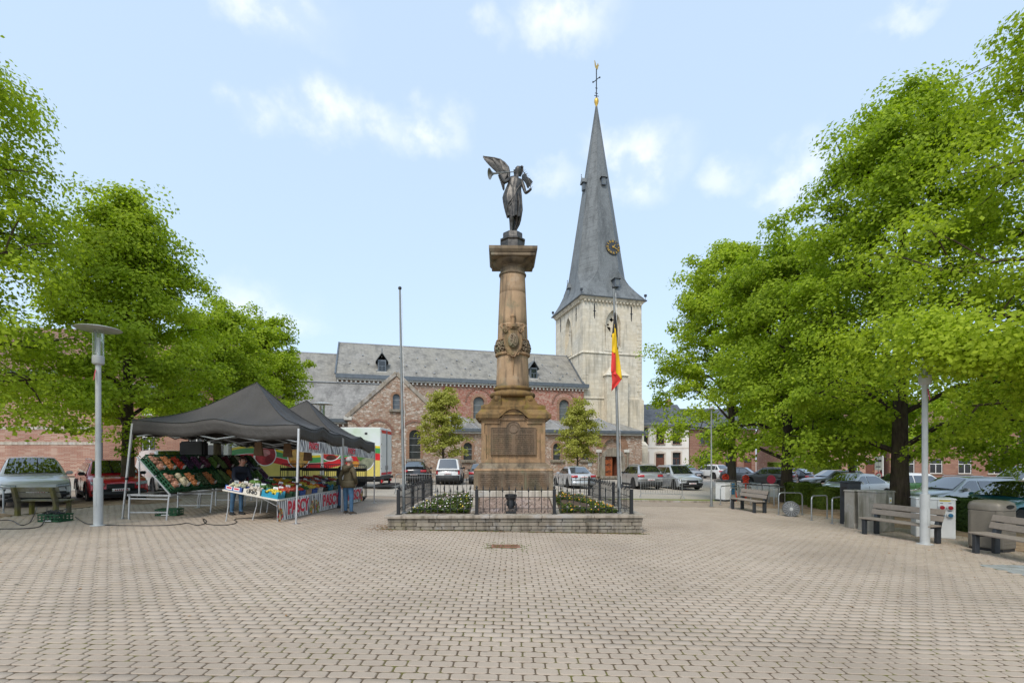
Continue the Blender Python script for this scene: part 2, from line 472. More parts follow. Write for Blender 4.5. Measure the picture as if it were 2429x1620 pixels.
def brick_mat(name, cs, mortar=(.42, .36, .29), bw=.22, bh=.075, soot=.3):
    b = NB(name); vec, sp = b.wallvec()
    br = b.n('ShaderNodeTexBrick'); b.l(vec, br.inputs['Vector'])
    br.inputs['Scale'].default_value = 1; br.inputs['Brick Width'].default_value = bw; br.inputs['Row Height'].default_value = bh
    br.inputs['Mortar Size'].default_value = .010; br.inputs['Bias'].default_value = 0
    br.inputs['Color1'].default_value = (*cs[0], 1); br.inputs['Color2'].default_value = (*cs[1], 1); br.inputs['Mortar'].default_value = (*mortar, 1)
    wn_ = b.n('ShaderNodeTexWhiteNoise', noise_dimensions='2D')
    sc = b.n('ShaderNodeVectorMath', operation='DIVIDE'); b.l(vec, sc.inputs[0]); sc.inputs[1].default_value = (bw * 2, bh, 1)
    fl = b.n('ShaderNodeVectorMath', operation='FLOOR'); b.l(sc.outputs[0], fl.inputs[0]); b.l(fl.outputs[0], wn_.inputs['Vector'])
    c = b.mix(b.mrange(wn_.outputs['Value'], .62, .8, 0, .8), br.outputs['Color'], cs[2])
    c = b.mix(br.outputs['Fac'], c, mortar)
    c = b.mix(b.mrange(b.noise(.5, 5), .4, .7, 0, soot), c, tuple(x * .5 for x in cs[1]))
    b.col(c); b.bump(br.outputs['Fac'], -.5, .01); return b.set(.9, 0, .2)
MAT['brick_light'] = brick_mat('weathered_red_brick', [(.36, .15, .10), (.29, .115, .08), (.46, .30, .23)])
MAT['brick_dark'] = brick_mat('brown_brick', [(.27, .105, .068), (.21, .08, .053), (.35, .18, .12)], (.31, .26, .21))
MAT['brick_arch'] = brick_mat('arch_brick', [(.34, .16, .085), (.27, .12, .065), (.38, .22, .14)], (.36, .27, .2), .11, .06)
def slate_mat(name, c1, c2, bw=.32, bh=.16, lichen=(.33, .32, .27), lw=.5):
    b = NB(name); vec, sp = b.wallvec()
    br = b.n('ShaderNodeTexBrick'); b.l(vec, br.inputs['Vector'])
    br.inputs['Scale'].default_value = 1; br.inputs['Brick Width'].default_value = bw; br.inputs['Row Height'].default_value = bh
    br.inputs['Mortar Size'].default_value = .012; br.inputs['Mortar Smooth'].default_value = .5
    br.inputs['Color1'].default_value = (*c1, 1); br.inputs['Color2'].default_value = (*c2, 1); br.inputs['Mortar'].default_value = (*[x * .55 for x in c2], 1)
    n1 = b.noise(.45, 6, .65); n2 = b.noise(5, 5, .65)
    mp = b.n('ShaderNodeMapping'); mp.inputs['Scale'].default_value = (1.4, 1.4, .28); b.l(b.tc.outputs['Object'], mp.inputs['Vector'])
    ns = b.noise(1.0, 6, .65, vec=mp.outputs[0])
    c = b.mix(b.mrange(n1, .35, .7, 0, lw), br.outputs['Color'], lichen)
    c = b.mix(b.mrange(ns, .47, .66, 0, .75), c, tuple(x * .5 for x in c2))
    c = b.mix(b.mrange(n2, .52, .8, 0, .5), c, tuple(x * 1.35 for x in lichen))
    b.col(c); b.bump(br.outputs['Fac'], -.4, .01); return b.set(.62, 0, .35)
MAT['slate'] = slate_mat('nave_slate', (.30, .285, .255), (.235, .222, .198), lichen=(.29, .265, .205))
MAT['slate_pale'] = slate_mat('pale_chapel_slate', (.30, .29, .27), (.22, .212, .2), .3, .14, (.33, .32, .30), .4)
MAT['slate_blue'] = slate_mat('spire_slate', (.165, .178, .180), (.135, .145, .147), .25, .15, (.19, .20, .20), .5)
MAT['tile_dark'] = slate_mat('glazed_roof_tile', (.10, .11, .125), (.075, .08, .09), .25, .3, (.13, .14, .15), .3)
MAT['tile_red'] = slate_mat('red_roof_tile', (.22, .11, .075), (.17, .085, .06), .25, .28, (.3, .18, .13), .4)
MAT['zinc'] = pm('zinc_gutter', (.155, .175, .195), .45, .4, .25, 3)
MAT['white_trim'] = pm('white_trim', (.66, .63, .57), .7, 0, .25, 3, .2)
MAT['lead'] = pm('lead_flashing', (.40, .41, .42), .5, .3, .25, 5)
MAT['gold'] = pm('gilding', (.75, .46, .10), .35, .8, .3, 9)
MAT['iron'] = pm('black_iron', (.018, .019, .021), .42, .0, .4, 20, spec=.5)
MAT['darkmetal'] = pm('dark_grey_metal', (.05, .053, .058), .45, .3, .3, 12)
MAT['galv'] = pm('galvanised_steel', (.42, .43, .43), .38, .75, .25, 14)
MAT['pole'] = pm('grey_flagpole', (.28, .29, .285), .45, .35, .3, 5)
MAT['alu'] = pm('aluminium', (.62, .62, .62), .38, .7, .18, 12)
MAT['whitepaint'] = pm('white_paint', (.72, .72, .70), .45, 0, .10, 3)
MAT['lamp_paint'] = pm('pale_grey_paint', (.50, .51, .50), .42, 0, .2, 3)
MAT['plaster'] = pm('white_render', (.76, .72, .66), .85, 0, .12, 1.2, .2)
MAT['glassdark'] = pm('window_glass', (.02, .024, .028), .08, 0, .5, 1.5, spec=.8)
MAT['leadglass'] = pm('leaded_glass', (.055, .06, .058), .25, 0, .6, 2.5, .4, 8, spec=.6)
MAT['greyglass'] = pm('clouded_window', (.16, .175, .175), .3, 0, .3, 2, .3, 8)
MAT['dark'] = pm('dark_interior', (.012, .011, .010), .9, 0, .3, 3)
MAT['door_orange'] = pm('varnished_oak', (.40, .105, .030), .45, 0, .45, 7, .2)
MAT['door_brown'] = pm('brown_door_paint', (.16, .055, .03), .45, 0, .3, 6)
MAT['bronze'] = pm('weathered_bronze', (.105, .096, .085), .42, .55, .55, 9, .25, 30, col2=(.04, .038, .036))
MAT['soil'] = pm('planting_soil', (.10, .065, .04), .95, 0, .5, 9, .8, 30)
MAT['cobble'] = stone_mat('pink_sett', (.36, .27, .22), (.26, .19, .155), (.17, .13, .1), (.18, .15, .05), .3, 60)
# ================================================================ ground
def sheet(name, pts, mat, dz, kind='structure'):
    mb = MB()
    mb.prism(pts, 0, 0.001, lambda a, b, d: (a, b, G(a, b) + dz - d))
    return tag(mb.build(name, mat), kind=kind)
def smooth_blob(cx, cy, rx, ry, n=40, seed=1, w=.18):
    r_ = random.Random(seed); ph = [r_.uniform(0, 6.28) for _ in range(4)]
    o = []
    for i in range(n):
        a = 2 * math.pi * i / n
        k = 1 + w * (math.sin(2 * a + ph[0]) * .5 + math.sin(3 * a + ph[1]) * .35 + math.sin(5 * a + ph[2]) * .25)
        o.append((cx + rx * k * math.cos(a), cy + ry * k * math.sin(a)))
    return o
mb = MB()
nx = 24
rows = []
for j in range(nx + 1):
    yy = -60 + 460 * (j / nx) ** 1.0
    rows.append([(-300 + 600 * i / nx, yy, G(max(-60, min(60, -300 + 600 * i / nx)), max(-20, min(90, yy))) - .03) for i in range(nx + 1)])
mb.grid(rows)
ground = tag(mb.build('ground', MAT['far_paver'], fix=False), kind='structure')
road = sheet('road', [(-60, 23.2), (60, 23.2), (60, 88), (-60, 88)], MAT['road'], -.012)
# paving bed and pavers ------------------------------------------------
PV_Y0, PV_Y1, PX, PY = 3.2, 20.6, .212, .1275
paving = sheet('paving', [(-14.5, 2.6), (12.5, 2.6), (12.5, PV_Y1), (-14.5, PV_Y1)], MAT['joint'], -.0062)
MW0, MW1, MY0, MY1 = -3.3, 3.42, 12.72, 19.5      # footprint of the monument's wall
def paver_verts(w, d, h, c, bev):
    hw, hd = w / 2, d / 2
    o = [(-hw + c, -hd), (hw - c, -hd), (hw, -hd + c * .7), (hw, hd - c * .7), (hw - c, hd), (-hw + c, hd), (-hw, hd - c * .7), (-hw, -hd + c * .7)]
    low = [(x, y, -h) for x, y in o]
    top = [(x * (1 - bev / hw), y * (1 - bev / hd), 0) for x, y in o]
    mid = [(x, y, -bev) for x, y in o]
    v = low + mid + top
    f = []
    for r in range(2):
        for i in range(8):
            j = (i + 1) % 8
            f.append((r * 8 + i, r * 8 + j, (r + 1) * 8 + j, (r + 1) * 8 + i))
    f.append(tuple(range(16, 24)))
    return np.array(v), f
spots = []
def hidden_by(x, y):
    if MW0 - .05 < x < MW1 + .05 and y > MY0 - .12 and y < MY1 + .1: return True
    if -.47 < x < .20 and 10.33 < y < 10.71: return True         # the drain grate
    if 9.05 < x < 10.6 and 8.35 < y < 9.5: return True           # slab cover
    return False
nr = int((PV_Y1 - PV_Y0) / PY)
for j in range(nr):
    y = PV_Y0 + j * PY
    lim = 1.10 * y + .8
    i0 = int(-min(lim, 14.3) / PX) - 1; i1 = int(min(lim, 12.3) / PX) + 1
    o_ = (j % 2) * PX * .5 + rng.uniform(-.012, .012)
    for i in range(i0, i1):
        x = i * PX + o_
        if x < -14.3 or x > 12.3 or hidden_by(x, y): continue
        spots.append((x, y))
spots = np.array(spots)
# those that show largest: the nearest ones inside the frame
vis = [(p[1], k) for k, p in enumerate(spots) if p[1] > 4.12 and abs(p[0]) < p[1] * 1.056]
vis.sort()
solo = [k for _, k in vis[:300]]
solo_set = set(solo)
paver_me = []
for q in range(6):
    v, f = paver_verts(PX - .012 + rng.uniform(-.003, .002), PY - .011 + rng.uniform(-.002, .002), .05, .024, .007)
    me = bpy.data.meshes.new('paver'); me.from_pydata([tuple(p) for p in v], [], f); me.materials.append(MAT['paver'])
    paver_me.append(me)
tilt = math.atan(SLX)
for k in solo:
    x, y = spots[k]
    o = link('paver', paver_me[rng.randrange(6)], paving)
    o.location = (x, y, G(x, y) + rng.uniform(-.002, .002))
    o.rotation_euler = (rng.uniform(-.006, .006) + SLY, -tilt + rng.uniform(-.006, .006), rng.uniform(-.012, .012))
rest = np.array([k for k in range(len(spots)) if k not in solo_set])
v8, f8 = paver_verts(PX - .012, PY - .011, .03, .024, .007)
nrng = np.random.default_rng(3)
base = spots[rest]
N = len(rest); nv = len(v8)
VV = np.tile(v8[None], (N, 1, 1))
VV[:, :, 0] *= nrng.uniform(.985, 1.01, (N, 1)); VV[:, :, 1] *= nrng.uniform(.985, 1.015, (N, 1))
ang = nrng.uniform(-.012, .012, (N, 1))
xx = VV[:, :, 0] - ang * VV[:, :, 1] + base[:, 0:1]; yy = VV[:, :, 1] + ang * VV[:, :, 0] + base[:, 1:2]
zz = VV[:, :, 2] + SLX * xx + SLY * yy + nrng.uniform(-.0025, .0025, (N, 1)) + VV[:, :, 0] * nrng.uniform(-.01, .01, (N, 1))
verts = np.stack([xx, yy, zz], -1).reshape(-1, 3)
flat = []; lens = []
for f in f8: flat += list(f); lens.append(len(f))
flat = np.array(flat); lens = np.array(lens)
LI = (np.arange(N)[:, None] * nv + flat[None]).ravel()
LT = np.tile(lens, N); LS = np.concatenate([[0], np.cumsum(LT)[:-1]])
me = bpy.data.meshes.new('pavers')
me.vertices.add(len(verts)); me.vertices.foreach_set('co', verts.ravel())
me.loops.add(len(LI)); me.loops.foreach_set('vertex_index', LI)
me.polygons.add(len(LT)); me.polygons.foreach_set('loop_start', LS); me.polygons.foreach_set('loop_total', LT)
me.update(calc_edges=True); me.validate()
me.materials.append(MAT['paver'])
tag(link('paver_field', me, paving), kind='stuff')
# drain grate
gx0, gx1, gy0, gy1 = -.44, .17, 10.37, 10.67
dg_ = thing('drain_grate', 'rusty red slotted drain grate set in the pavers before the monument', 'drain grate', (0, 0, 0))
MAT['rust'] = pm('rusted_iron', (.34, .15, .10), .8, .1, .35, 14, .4)
m_ = MB(); zf = lambda x, y: G(x, y)
for a in ((gx0, gx0 + .03, gy0, gy1), (gx1 - .03, gx1, gy0, gy1), (gx0 + .03, gx1 - .03, gy0, gy0 + .025), (gx0 + .03, gx1 - .03, gy1 - .025, gy1)):
    z = G(a[0], a[2]); m_.box(a[0], a[1], a[2], a[3], z - .05, z + .004)
m_.build('frame', MAT['rust'], dg_)
m_ = MB().box(0, .014, gy0 + .025, gy1 - .025, -.04, 0)
slat0 = None
for i in range(19):
    x = gx0 + .04 + i * (gx1 - gx0 - .08) / 18.6
    if slat0 is None: slat0 = m_.build('slat', MAT['rust'], dg_); o = slat0
    else: o = link('slat', slat0.data, dg_)
    o.location = (x, 0, G(x, gy0) + .003)
# slab cover at the right
cv = thing('slab_cover', 'square of grey stone slabs with rusty joints sunk in the pavers at the right', 'ground cover', (0, 0, 0))
MAT['slab'] = stone_mat('blue_grey_slab', (.33, .34, .32), (.27, .275, .26), (.2, .2, .18), (.22, .2, .12), .3, 70)
MAT['slabjoint'] = pm('rust_brown_joint', (.19, .10, .04), .95, 0, .5, 9)
m_ = MB().box(9.05, 10.6, 8.35, 9.5, -.3, -.24); m_.v = [(x, y, G(x, y) - (.06 if z < -.27 else .012)) for x, y, z in m_.v]
m_.build('joint_bed', MAT['slabjoint'], cv)
for i in range(5):
    for j in range(3):
        x0 = 9.07 + i * .306; y0 = 8.37 + j * .376
        b_ = MB().box(x0, x0 + .285, y0, y0 + .355, 0, .05)
        b_.v = [(x, y, G(x, y) - .052 + z + rng.uniform(0, .003)) for x, y, z in b_.v]
        b_.build('slab', MAT['slab'], cv, bevel=.006)
# loose ground under the trees
def mound(name, pts, h, mat, kind='structure'):
    c = Vector((sum(p[0] for p in pts) / len(pts), sum(p[1] for p in pts) / len(pts)))
    m_ = MB(); rows = []
    for k in range(7):
        t = k / 6
        rows.append([(c.x + (p[0] - c.x) * (1 - t * .97), c.y + (p[1] - c.y) * (1 - t * .97),
                      G(p[0], p[1]) * (1 - t) + G(c.x, c.y) * t + h * math.sin(t * 1.57) - .02 + .03 * noise.noise(Vector((p[0] * 2.1 + t * 3, p[1] * 2.1, t * 4))) * t) for p in pts])
    m_.grid(rows, True)
    return tag(m_.build(name, mat, fix=True, smooth=60), kind=kind)
mound('tree_bed', smooth_blob(-14.9, 18.6, 1.9, 2.2, seed=4), .10, MAT['gravel'])
mound('tree_bed', smooth_blob(-15.4, 12.9, 1.7, 1.5, seed=5), .08, MAT['gravel'])
mound('tree_bed', smooth_blob(-15.2, 25.5, 1.6, 1.8, seed=9), .08, MAT['gravel'])
mound('tree_bed', smooth_blob(13.4, 19.5, 2.6, 9.5, seed=6, w=.1), .07, MAT['gravel'])
mound('tree_bed', smooth_blob(12.6, 10.4, 1.3, 3.2, seed=8, w=.1), .05, MAT['gravel'])
def grassmat():
    b = NB('thin_grass'); g = b.n('ShaderNodeNewGeometry'); n1 = b.noise(6, 5, vec=g.outputs['Position'])
    b.col(b.ramp(n1, [(.3, (.24, .21, .11)), (.6, (.18, .22, .055))])); b.bump(b.noise(40, 3), .8, .03); return b.set(.95, 0, .1)
MAT['grass'] = grassmat()
sheet('verge', [(4.2, 23.4), (11, 23.6), (11, 24.7), (4.2, 24.2)], MAT['grass'], .004)
kb = MB()
for i in range(16):
    x = 4.0 + i * .5
    kb_ = MB().box(x, x + .49, 22.95, 23.1, -.2, .05); kb_.v = [(a, b, G(a, b) + c) for a, b, c in kb_.v]
    if i == 0: kroot = tag(kb_.build('kerb', MAT['coping'], bevel=.01), kind='structure')
    else: kb_.build('kerb_stone', MAT['coping'], kroot, bevel=.01)

# ================================================================ church
TH = R(15.5)
CH = thing('church', 'brick and rubble church with slate roofs and a limestone tower under a tall grey spire', 'church', (7.52, 51.5, -.35), TH)
CZ = CH.location.z
def zl(z): return z - CZ
def P(name, mb, mat, parent=CH, **k): return mb.build(name, mat, parent, **k)
TW, TD = 7.0, 8.1
ZE, ZS, ZS2 = zl(18.7), zl(13.1), zl(8.25)
fF = lambda y0: (lambda a, b, d: (a, y0 + d, b))       # a wall that faces the square, depth going in
fL = lambda x0, yo=0: (lambda a, b, d: (x0 + d, yo + a, b))   # a wall that faces left
# --- tower
wf = pointed(3.55, zl(13.55), 1.75, zl(16.2), k=1.05)
wl_ = pointed(4.05, zl(13.55), 1.75, zl(16.2), k=1.05)
slit = lambda x: [(x - .07, zl(16.9)), (x + .07, zl(16.9)), (x + .07, zl(18.2)), (x - .07, zl(18.2))]
t = MB()
t.prism([(0, 0), (TW, 0), (TW, ZE), (0, ZE)], 0, .7, fF(0), [wf, slit(1.35), slit(5.75)])
t.prism([(.7, 0), (TD, 0), (TD, ZE), (.7, ZE)], 0, .7, fL(0), [wl_, slit(1.75), slit(6.4)])
t.box(TW - .7, TW, .7, TD, 0, ZE); t.box(.7, TW - .7, TD - .7, TD, 0, ZE)
P('tower_wall', t, MAT['ashlar'])
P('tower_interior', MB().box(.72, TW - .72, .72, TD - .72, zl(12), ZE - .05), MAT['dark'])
# string courses
def string(z, o, h, name='string_course', mat='ashlar'):
    s = MB()
    s.frustum(-o, TW + o, -o, TD + o, z, -o * .2, TW + o * .2, -o * .2, TD + o * .2, z + h)
    P(name, s, MAT[mat], bevel=.015)
string(ZS - .1, .13, .26); string(ZS2 - .1, .12, .24)
# cornice with small corbels
P('cornice', MB().frustum(-.1, TW + .1, -.1, TD + .1, ZE - .02, -.3, TW + .3, -.3, TD + .3, ZE + .28), MAT['ashlar'])
cb = MB().box(-.09, .09, -.26, 0, 0, .2).build('corbel', MAT['ashlar'], CH)
cb.location = (.2, -.02, ZE - .24)
for i in range(1, 17):
    o = link('corbel', cb.data, CH); o.location = (.2 + i * .4125, -.02, ZE - .24)
for i in range(18):
    o = link('corbel', cb.data, CH); o.location = (-.02, .5 + i * .42, ZE - .24); o.rotation_euler = (0, 0, R(-90))
# tracery and louvres
def belfry(fn, cx, nm):
    z0, zs = zl(13.55), zl(16.2)
    tr = MB(); w = 1.75
    outer = pointed(cx, z0, w - .002, zs, k=1.05)
    holes = []
    for sx in (-1, 1):
        c = cx + sx * .41
        holes.append([(c - .3, z0 + .12), (c + .3, z0 + .12), (c + .3, z0 + .98), (c + .18, z0 + 1.12), (c - .18, z0 + 1.12), (c - .3, z0 + .98)])
        holes.append([(c + .14 * math.cos(a), z0 + 1.33 + .14 * math.sin(a)) for a in [i * 6.283 / 10 for i in range(10)]])
        holes.append([(c - .3, z0 + 1.68), (c + .3, z0 + 1.68), (c + .3, z0 + 2.36), (c + .18, z0 + 2.5), (c - .18, z0 + 2.5), (c - .3, z0 + 2.36)])
        holes.append([(c + .13 * math.cos(a), z0 + 2.72 + .13 * math.sin(a)) for a in [i * 6.283 / 10 for i in range(10)]])
    qf = []
    for i in range(24):
        a = i * 6.283 / 24
        r = .16 + .09 * abs(math.cos(2 * a))
        qf.append((cx + r * math.cos(a), z0 + 3.28 + r * math.sin(a)))
    holes.append(qf)
    tr.prism(outer, .38, .52, fn, holes)
    P('tracery', tr, MAT['ashlar'])
    for k in range(8):
        z = z0 + .25 + k * .33
        lo = MB(); pts = [fn(cx - .8, z, .6), fn(cx + .8, z, .6), fn(cx + .8, z + .2, .85), fn(cx - .8, z + .2, .85)]
        lo.add(pts + [(p[0], p[1], p[2] + .03) for p in pts], [(0, 1, 2, 3), (7, 6, 5, 4), (0, 4, 5, 1), (2, 6, 7, 3), (1, 5, 6, 2), (3, 7, 4, 0)])
        P('louvre', lo, MAT['darkmetal'])
    si = MB(); si.prism([(cx - 1.05, z0 - .28), (cx + 1.05, z0 - .28), (cx + 1.05, z0 - .02), (cx - 1.05, z0 - .02)], -.1, .36, fn)
    P('sill', si, MAT['ashlar'], bevel=.02)
    rim = MB(); rim.prism(pointed(cx, z0, 2.05, zs, k=1.05)[1:] + [], -.045, .1, fn, [pointed(cx, z0 + .002, 1.78, zs, k=1.05)])
    P('hood_mould', rim, MAT['ashlar'])
belfry(fF(0), 3.55, 'front'); belfry(fL(0), 4.05, 'left')
for x in (1.35, 5.75):
    P('wall_anchor', MB().box(x - .035, x + .035, -.05, .02, zl(16.75), zl(18.35)).box(x - .15, x + .15, -.045, .0, zl(17.5), zl(17.57)), MAT['iron'])
for y in (1.75, 6.4):
    P('wall_anchor', MB().box(-.05, .02, y - .035, y + .035, zl(16.75), zl(18.35)).box(-.045, 0, y - .15, y + .15, zl(17.5), zl(17.57)), MAT['iron'])
# stair projection with little pitched roof on the front, low buttress, quoins
sp_ = MB(); sp_.prism([(2.45, 0), (4.95, 0), (4.95, zl(10.6)), (2.45, zl(10.6))], -.75, 0, fF(0)); P('stair_turret', sp_, MAT['ashlar'], bevel=.02)
sr = MB(); sr.add([(2.3, -.9, zl(10.6)), (5.1, -.9, zl(10.6)), (5.1, 0, zl(10.6)), (2.3, 0, zl(10.6)), (3.1, 0, zl(11.6)), (4.3, 0, zl(11.6))], [(0, 1, 5, 4), (0, 4, 3), (1, 2, 5), (3, 2, 1, 0), (2, 3, 4, 5)])
P('turret_roof', sr, MAT['ashlar'])
P('buttress', MB().box(4.3, TW + .18, -.22, .5, 0, ZS2 - .12).frustum(5.35, TW + .35, -.75, 0, 0, 5.35, TW + .35, -.75, 0, zl(3.2)).frustum(5.35, TW + .35, -.75, 0, zl(3.2), 5.4, TW + .3, -.25, 0, zl(3.6)), MAT['ashlar'], bevel=.03)
q = None
for i in range(42):
    z = .2 + i * .4
    if z > ZE - .5: break
    L = .62 if i % 2 else .38
    for (x0, x1) in ((TW - L, TW + .03),) + (((-.03, L),) if i % 3 != 1 and z < zl(11.2) else ()):
        P('quoin', MB().box(x0, x1, -.035, .1, z, z + .375), MAT['ashlar'], bevel=.015)
# --- spire
AX, AY, ZA = TW / 2, TD / 2, zl(42.8)
def octo(hx, hy, c, z):
    return [(AX + x, AY + y, z) for x, y in ((-hx + c * hx, -hy), (hx - c * hx, -hy), (hx, -hy + c * hy), (hx, hy - c * hy), (hx - c * hx, hy), (-hx + c * hx, hy), (-hx, hy - c * hy), (-hx, -hy + c * hy))]
levels = [(0.18, 3.98, 4.5, .02), (.75, 3.62, 4.1, .05), (1.4, 3.34, 3.72, .14), (2.2, 3.12, 3.4, .30), (3.0, 2.98, 3.16, .46), (3.6, 2.90, 3.02, .56)]
rows = [octo(a, b, c, ZE + .1 + dz) for dz, a, b, c in levels]
zt = ZE + .1 + 3.6
for k in range(1, 7):
    t_ = k / 6; rows.append(octo(2.90 * (1 - t_ * .985), 3.02 * (1 - t_ * .985), .56 + .02 * t_, zt + (ZA - zt) * t_))
sp = MB(); sp.grid(rows, True); sp.add(rows[0], [tuple(range(7, -1, -1))]); sp.add(rows[-1], [tuple(range(8))])
P('spire', sp, MAT['slate_blue'])
for k in range(8):
    hip = MB(); hip.tube([Vector(r[k]) for r in rows[3:]], .04, 5); P('hip_flashing', hip, MAT['slate_blue'], smooth=60)
P('eave_board', MB().frustum(-.42, TW + .42, -.42, TD + .42, ZE + .26, -.46, TW + .46, -.46, TD + .46, ZE + .36), MAT['zinc'])
def lucarne(x, y, z, rz, s=1.0):
    M = Matrix.Translation((x, y, z)) @ Matrix.Rotation(rz, 4, 'Z')
    l = MB()
    l.box(-.34 * s, .34 * s, -.42 * s, .9, 0, 1.15 * s, M)
    l.mat(1); l.add([(-.55 * s, -.62 * s, 1.05 * s), (0, -.62 * s, 1.95 * s), (.55 * s, -.62 * s, 1.05 * s), (-.55 * s, 1.2, 1.05 * s), (0, 1.2, 1.95 * s), (.55 * s, 1.2, 1.05 * s)],
                     [(0, 1, 4, 3), (1, 2, 5, 4), (0, 2, 1), (3, 4, 5)], M)
    l.mat(2); l.box(-.22 * s, .22 * s, -.45 * s, -.41 * s, .12, 1.0 * s, M)
    l.mat(0); l.lathe([(.03, 1.9 * s), (.05, 2.1 * s), (.02, 2.25 * s), (.06, 2.35 * s), (.01, 2.5 * s)], 6, M @ Matrix.Translation((0, -.6 * s, 0)))
    P('lucarne', l, [MAT['zinc'], MAT['slate_blue'], MAT['greyglass']])
def spire_front(z): return AY - 3.02 * (1 - (z - zt) / (ZA - zt) * .985) if z > zt else AY - 3.6
lucarne(AX + .55, spire_front(zl(22.0)) - .12, zl(20.4), 0, .8)
lucarne(AX - 2.95, AY + .6, zl(20.6), R(-90), .7)
lucarne(AX + .1, spire_front(zl(33.2)) - .05, zl(32.6), 0, .75)
lucarne(AX - 2.90 * (1 - (zl(33) - zt) / (ZA - zt) * .985) - .02, AY, zl(32.6), R(-90), .75)
# clock: gilt numerals and hands on the slate
zc = zl(25.2); slope = math.atan2(3.02 * .985, ZA - zt)
CM = Matrix.Translation((AX + .72, spire_front(zc) - .09, zc)) @ Matrix.Rotation(-slope, 4, 'X')
ck = MB(); ck.lathe([(.86, 0), (.86, .05)], 32, CM @ Matrix.Rotation(R(90), 4, 'X')); clock = P('clock', ck, MAT['darkmetal'], smooth=40)
NUM = {12: 'XII', 1: 'I', 2: 'II', 3: 'III', 4: 'IIII', 5: 'V', 6: 'VI', 7: 'VII', 8: 'VIII', 9: 'IX', 10: 'X', 11: 'XI'}
for h, tx in NUM.items():
    a = R(-30 * h)
    nm = MB(); M = CM @ Matrix.Rotation(a, 4, 'Y').inverted() @ Matrix.Translation((0, -.07, .69))
    wid = {'I': .07, 'V': .15, 'X': .15}; tot = sum(wid[c] for c in tx); x = -tot / 2
    for c in tx:
        w_ = wid[c]; xm = x + w_ / 2
        if c == 'I': nm.box(xm - .016, xm + .016, -.02, .02, -.11, .11, M)
        elif c == 'V':
            nm.frustum(xm - .02, xm + .02, -.02, .02, -.13, xm - .075, xm - .03, -.02, .02, .13, M); nm.frustum(xm - .02, xm + .02, -.017, .017, -.13, xm + .03, xm + .075, -.017, .017, .13, M)
        else:
            nm.frustum(xm - .075, xm - .03, -.02, .02, -.13, xm + .03, xm + .075, -.02, .02, .13, M); nm.frustum(xm + .03, xm + .075, -.017, .017, -.13, xm - .075, xm - .03, -.017, .017, .13, M)
        x += w_
    P('numeral', nm, MAT['gold'], clock)
for hr, L, w_ in ((40, .42, .07), (120, .7, .05)):
    hd = MB(); M = CM @ Matrix.Rotation(R(hr), 4, 'Y') @ Matrix.Translation((0, -.12, 0)); hd.frustum(-w_, w_, -.015, .015, -.14, -.02, .02, -.015, .015, L, M)
    P('clock_hand', hd, MAT['gold'], clock)
P('hub', MB().lathe([(.08, 0), (.08, .16)], 12, CM @ Matrix.Rotation(R(90), 4, 'X')), MAT['gold'], clock)
# ball, cross and weathercock
TP = Vector((AX, AY, ZA))
P('orb', MB().lathe([(.1, -.4), (.12, -.1), (.2, .1), (.26, .3), (.26, .5), (.2, .7), (.08, .8)], 14, Matrix.Translation(TP)), MAT['gold'], smooth=50)
cr = MB(); cr.bar(TP + Vector((0, 0, .8)), TP + Vector((0, 0, 4.15)), .09, .09)
cr.bar(TP + Vector((-.5, -.3, 2.3)), TP + Vector((.5, .3, 3.5)), .09, .09)
for z, w_ in ((1.0, .28), (1.3, .18), (1.9, .14)): cr.box(AX - w_, AX + w_, AY - .03, AY + .03, ZA + z, ZA + z + .05)
for s_ in (-1, 1):
    cr.sphere(TP + Vector((s_ * .57, s_ * .31, 2.9 + s_ * .62)), .1, 6, 4)
P('cross', cr, MAT['iron'])
ckp = [(-.42, .0), (-.3, -.28), (.05, -.36), (.3, -.2), (.4, .12), (.5, .42), (.66, .46), (.52, .56), (.42, .66), (.3, .52), (.16, .18), (-.1, .1), (-.2, .42), (-.34, .62), (-.5, .6), (-.44, .3)]
rc = MB(); rc.prism([(a * .85, b * .85) for a, b in ckp], -.04, .04, lambda a, b, d: (AX + a * .8 + d, AY + a * .45 + d, ZA + 4.42 + b)); P('weathercock', rc, MAT['gold'])
for (x, y) in ((-.3, -.3), (TW + .3, -.3), (-.3, TD + .2)):
    P('floodlight', MB().tube([(x, y, ZE + .35), (x, y, ZE + .75)], .03, 6).box(x - .12, x + .12, y - .1, y + .1, ZE + .75, ZE + 1.0), MAT['darkmetal'])
# --- nave
NL = -24.6; YN0, YN1 = -.25, 8.7; YR = 4.3
ZG, ZR = zl(9.3), zl(13.45)
nv_ = MB(); cw = [arched(-2.2 - i * 4.55, zl(5.7), 1.1, zl(7.35)) for i in range(3)]
nv_.prism([(-15, 0), (0, 0), (0, ZG), (-15, ZG)], 0, .5, fF(YN0), cw)
P('nave_wall', nv_, MAT['redrubble'])
P('nave_wall', MB().box(NL, -15, YN0, YN0 + .5, 0, ZG).box(NL, NL + .5, YN0 + .5, YN1, 0, ZG).box(NL + .5, 0, YN1 - .5, YN1, 0, ZG), MAT['rubble'])
gb = MB(); gb.prism([(YN0, ZG), (YN1, ZG), (YR, ZR - .1)], 0, .5, fL(NL)); P('gable_wall', gb, MAT['slate'])
def gable_roof(x0, x1, y0, y1, yr, ze, zr, ov=.35, th=.14):
    r = MB()
    for (ya, yb) in ((y0 - ov, yr), (y1 + ov, yr)):
        k = (zr - ze) / (yr - y0) if ya < yr else (zr - ze) / (yr - y1)
        za = ze - ov * abs(k)
        a = [(x0, ya, za), (x1, ya, za), (x1, yr, zr), (x0, yr, zr)]
        r.add(a + [(p[0], p[1], p[2] - th) for p in a], [(0, 1, 2, 3), (7, 6, 5, 4), (0, 4, 5, 1), (2, 6, 7, 3), (1, 5, 6, 2), (3, 7, 4, 0)])
    return r
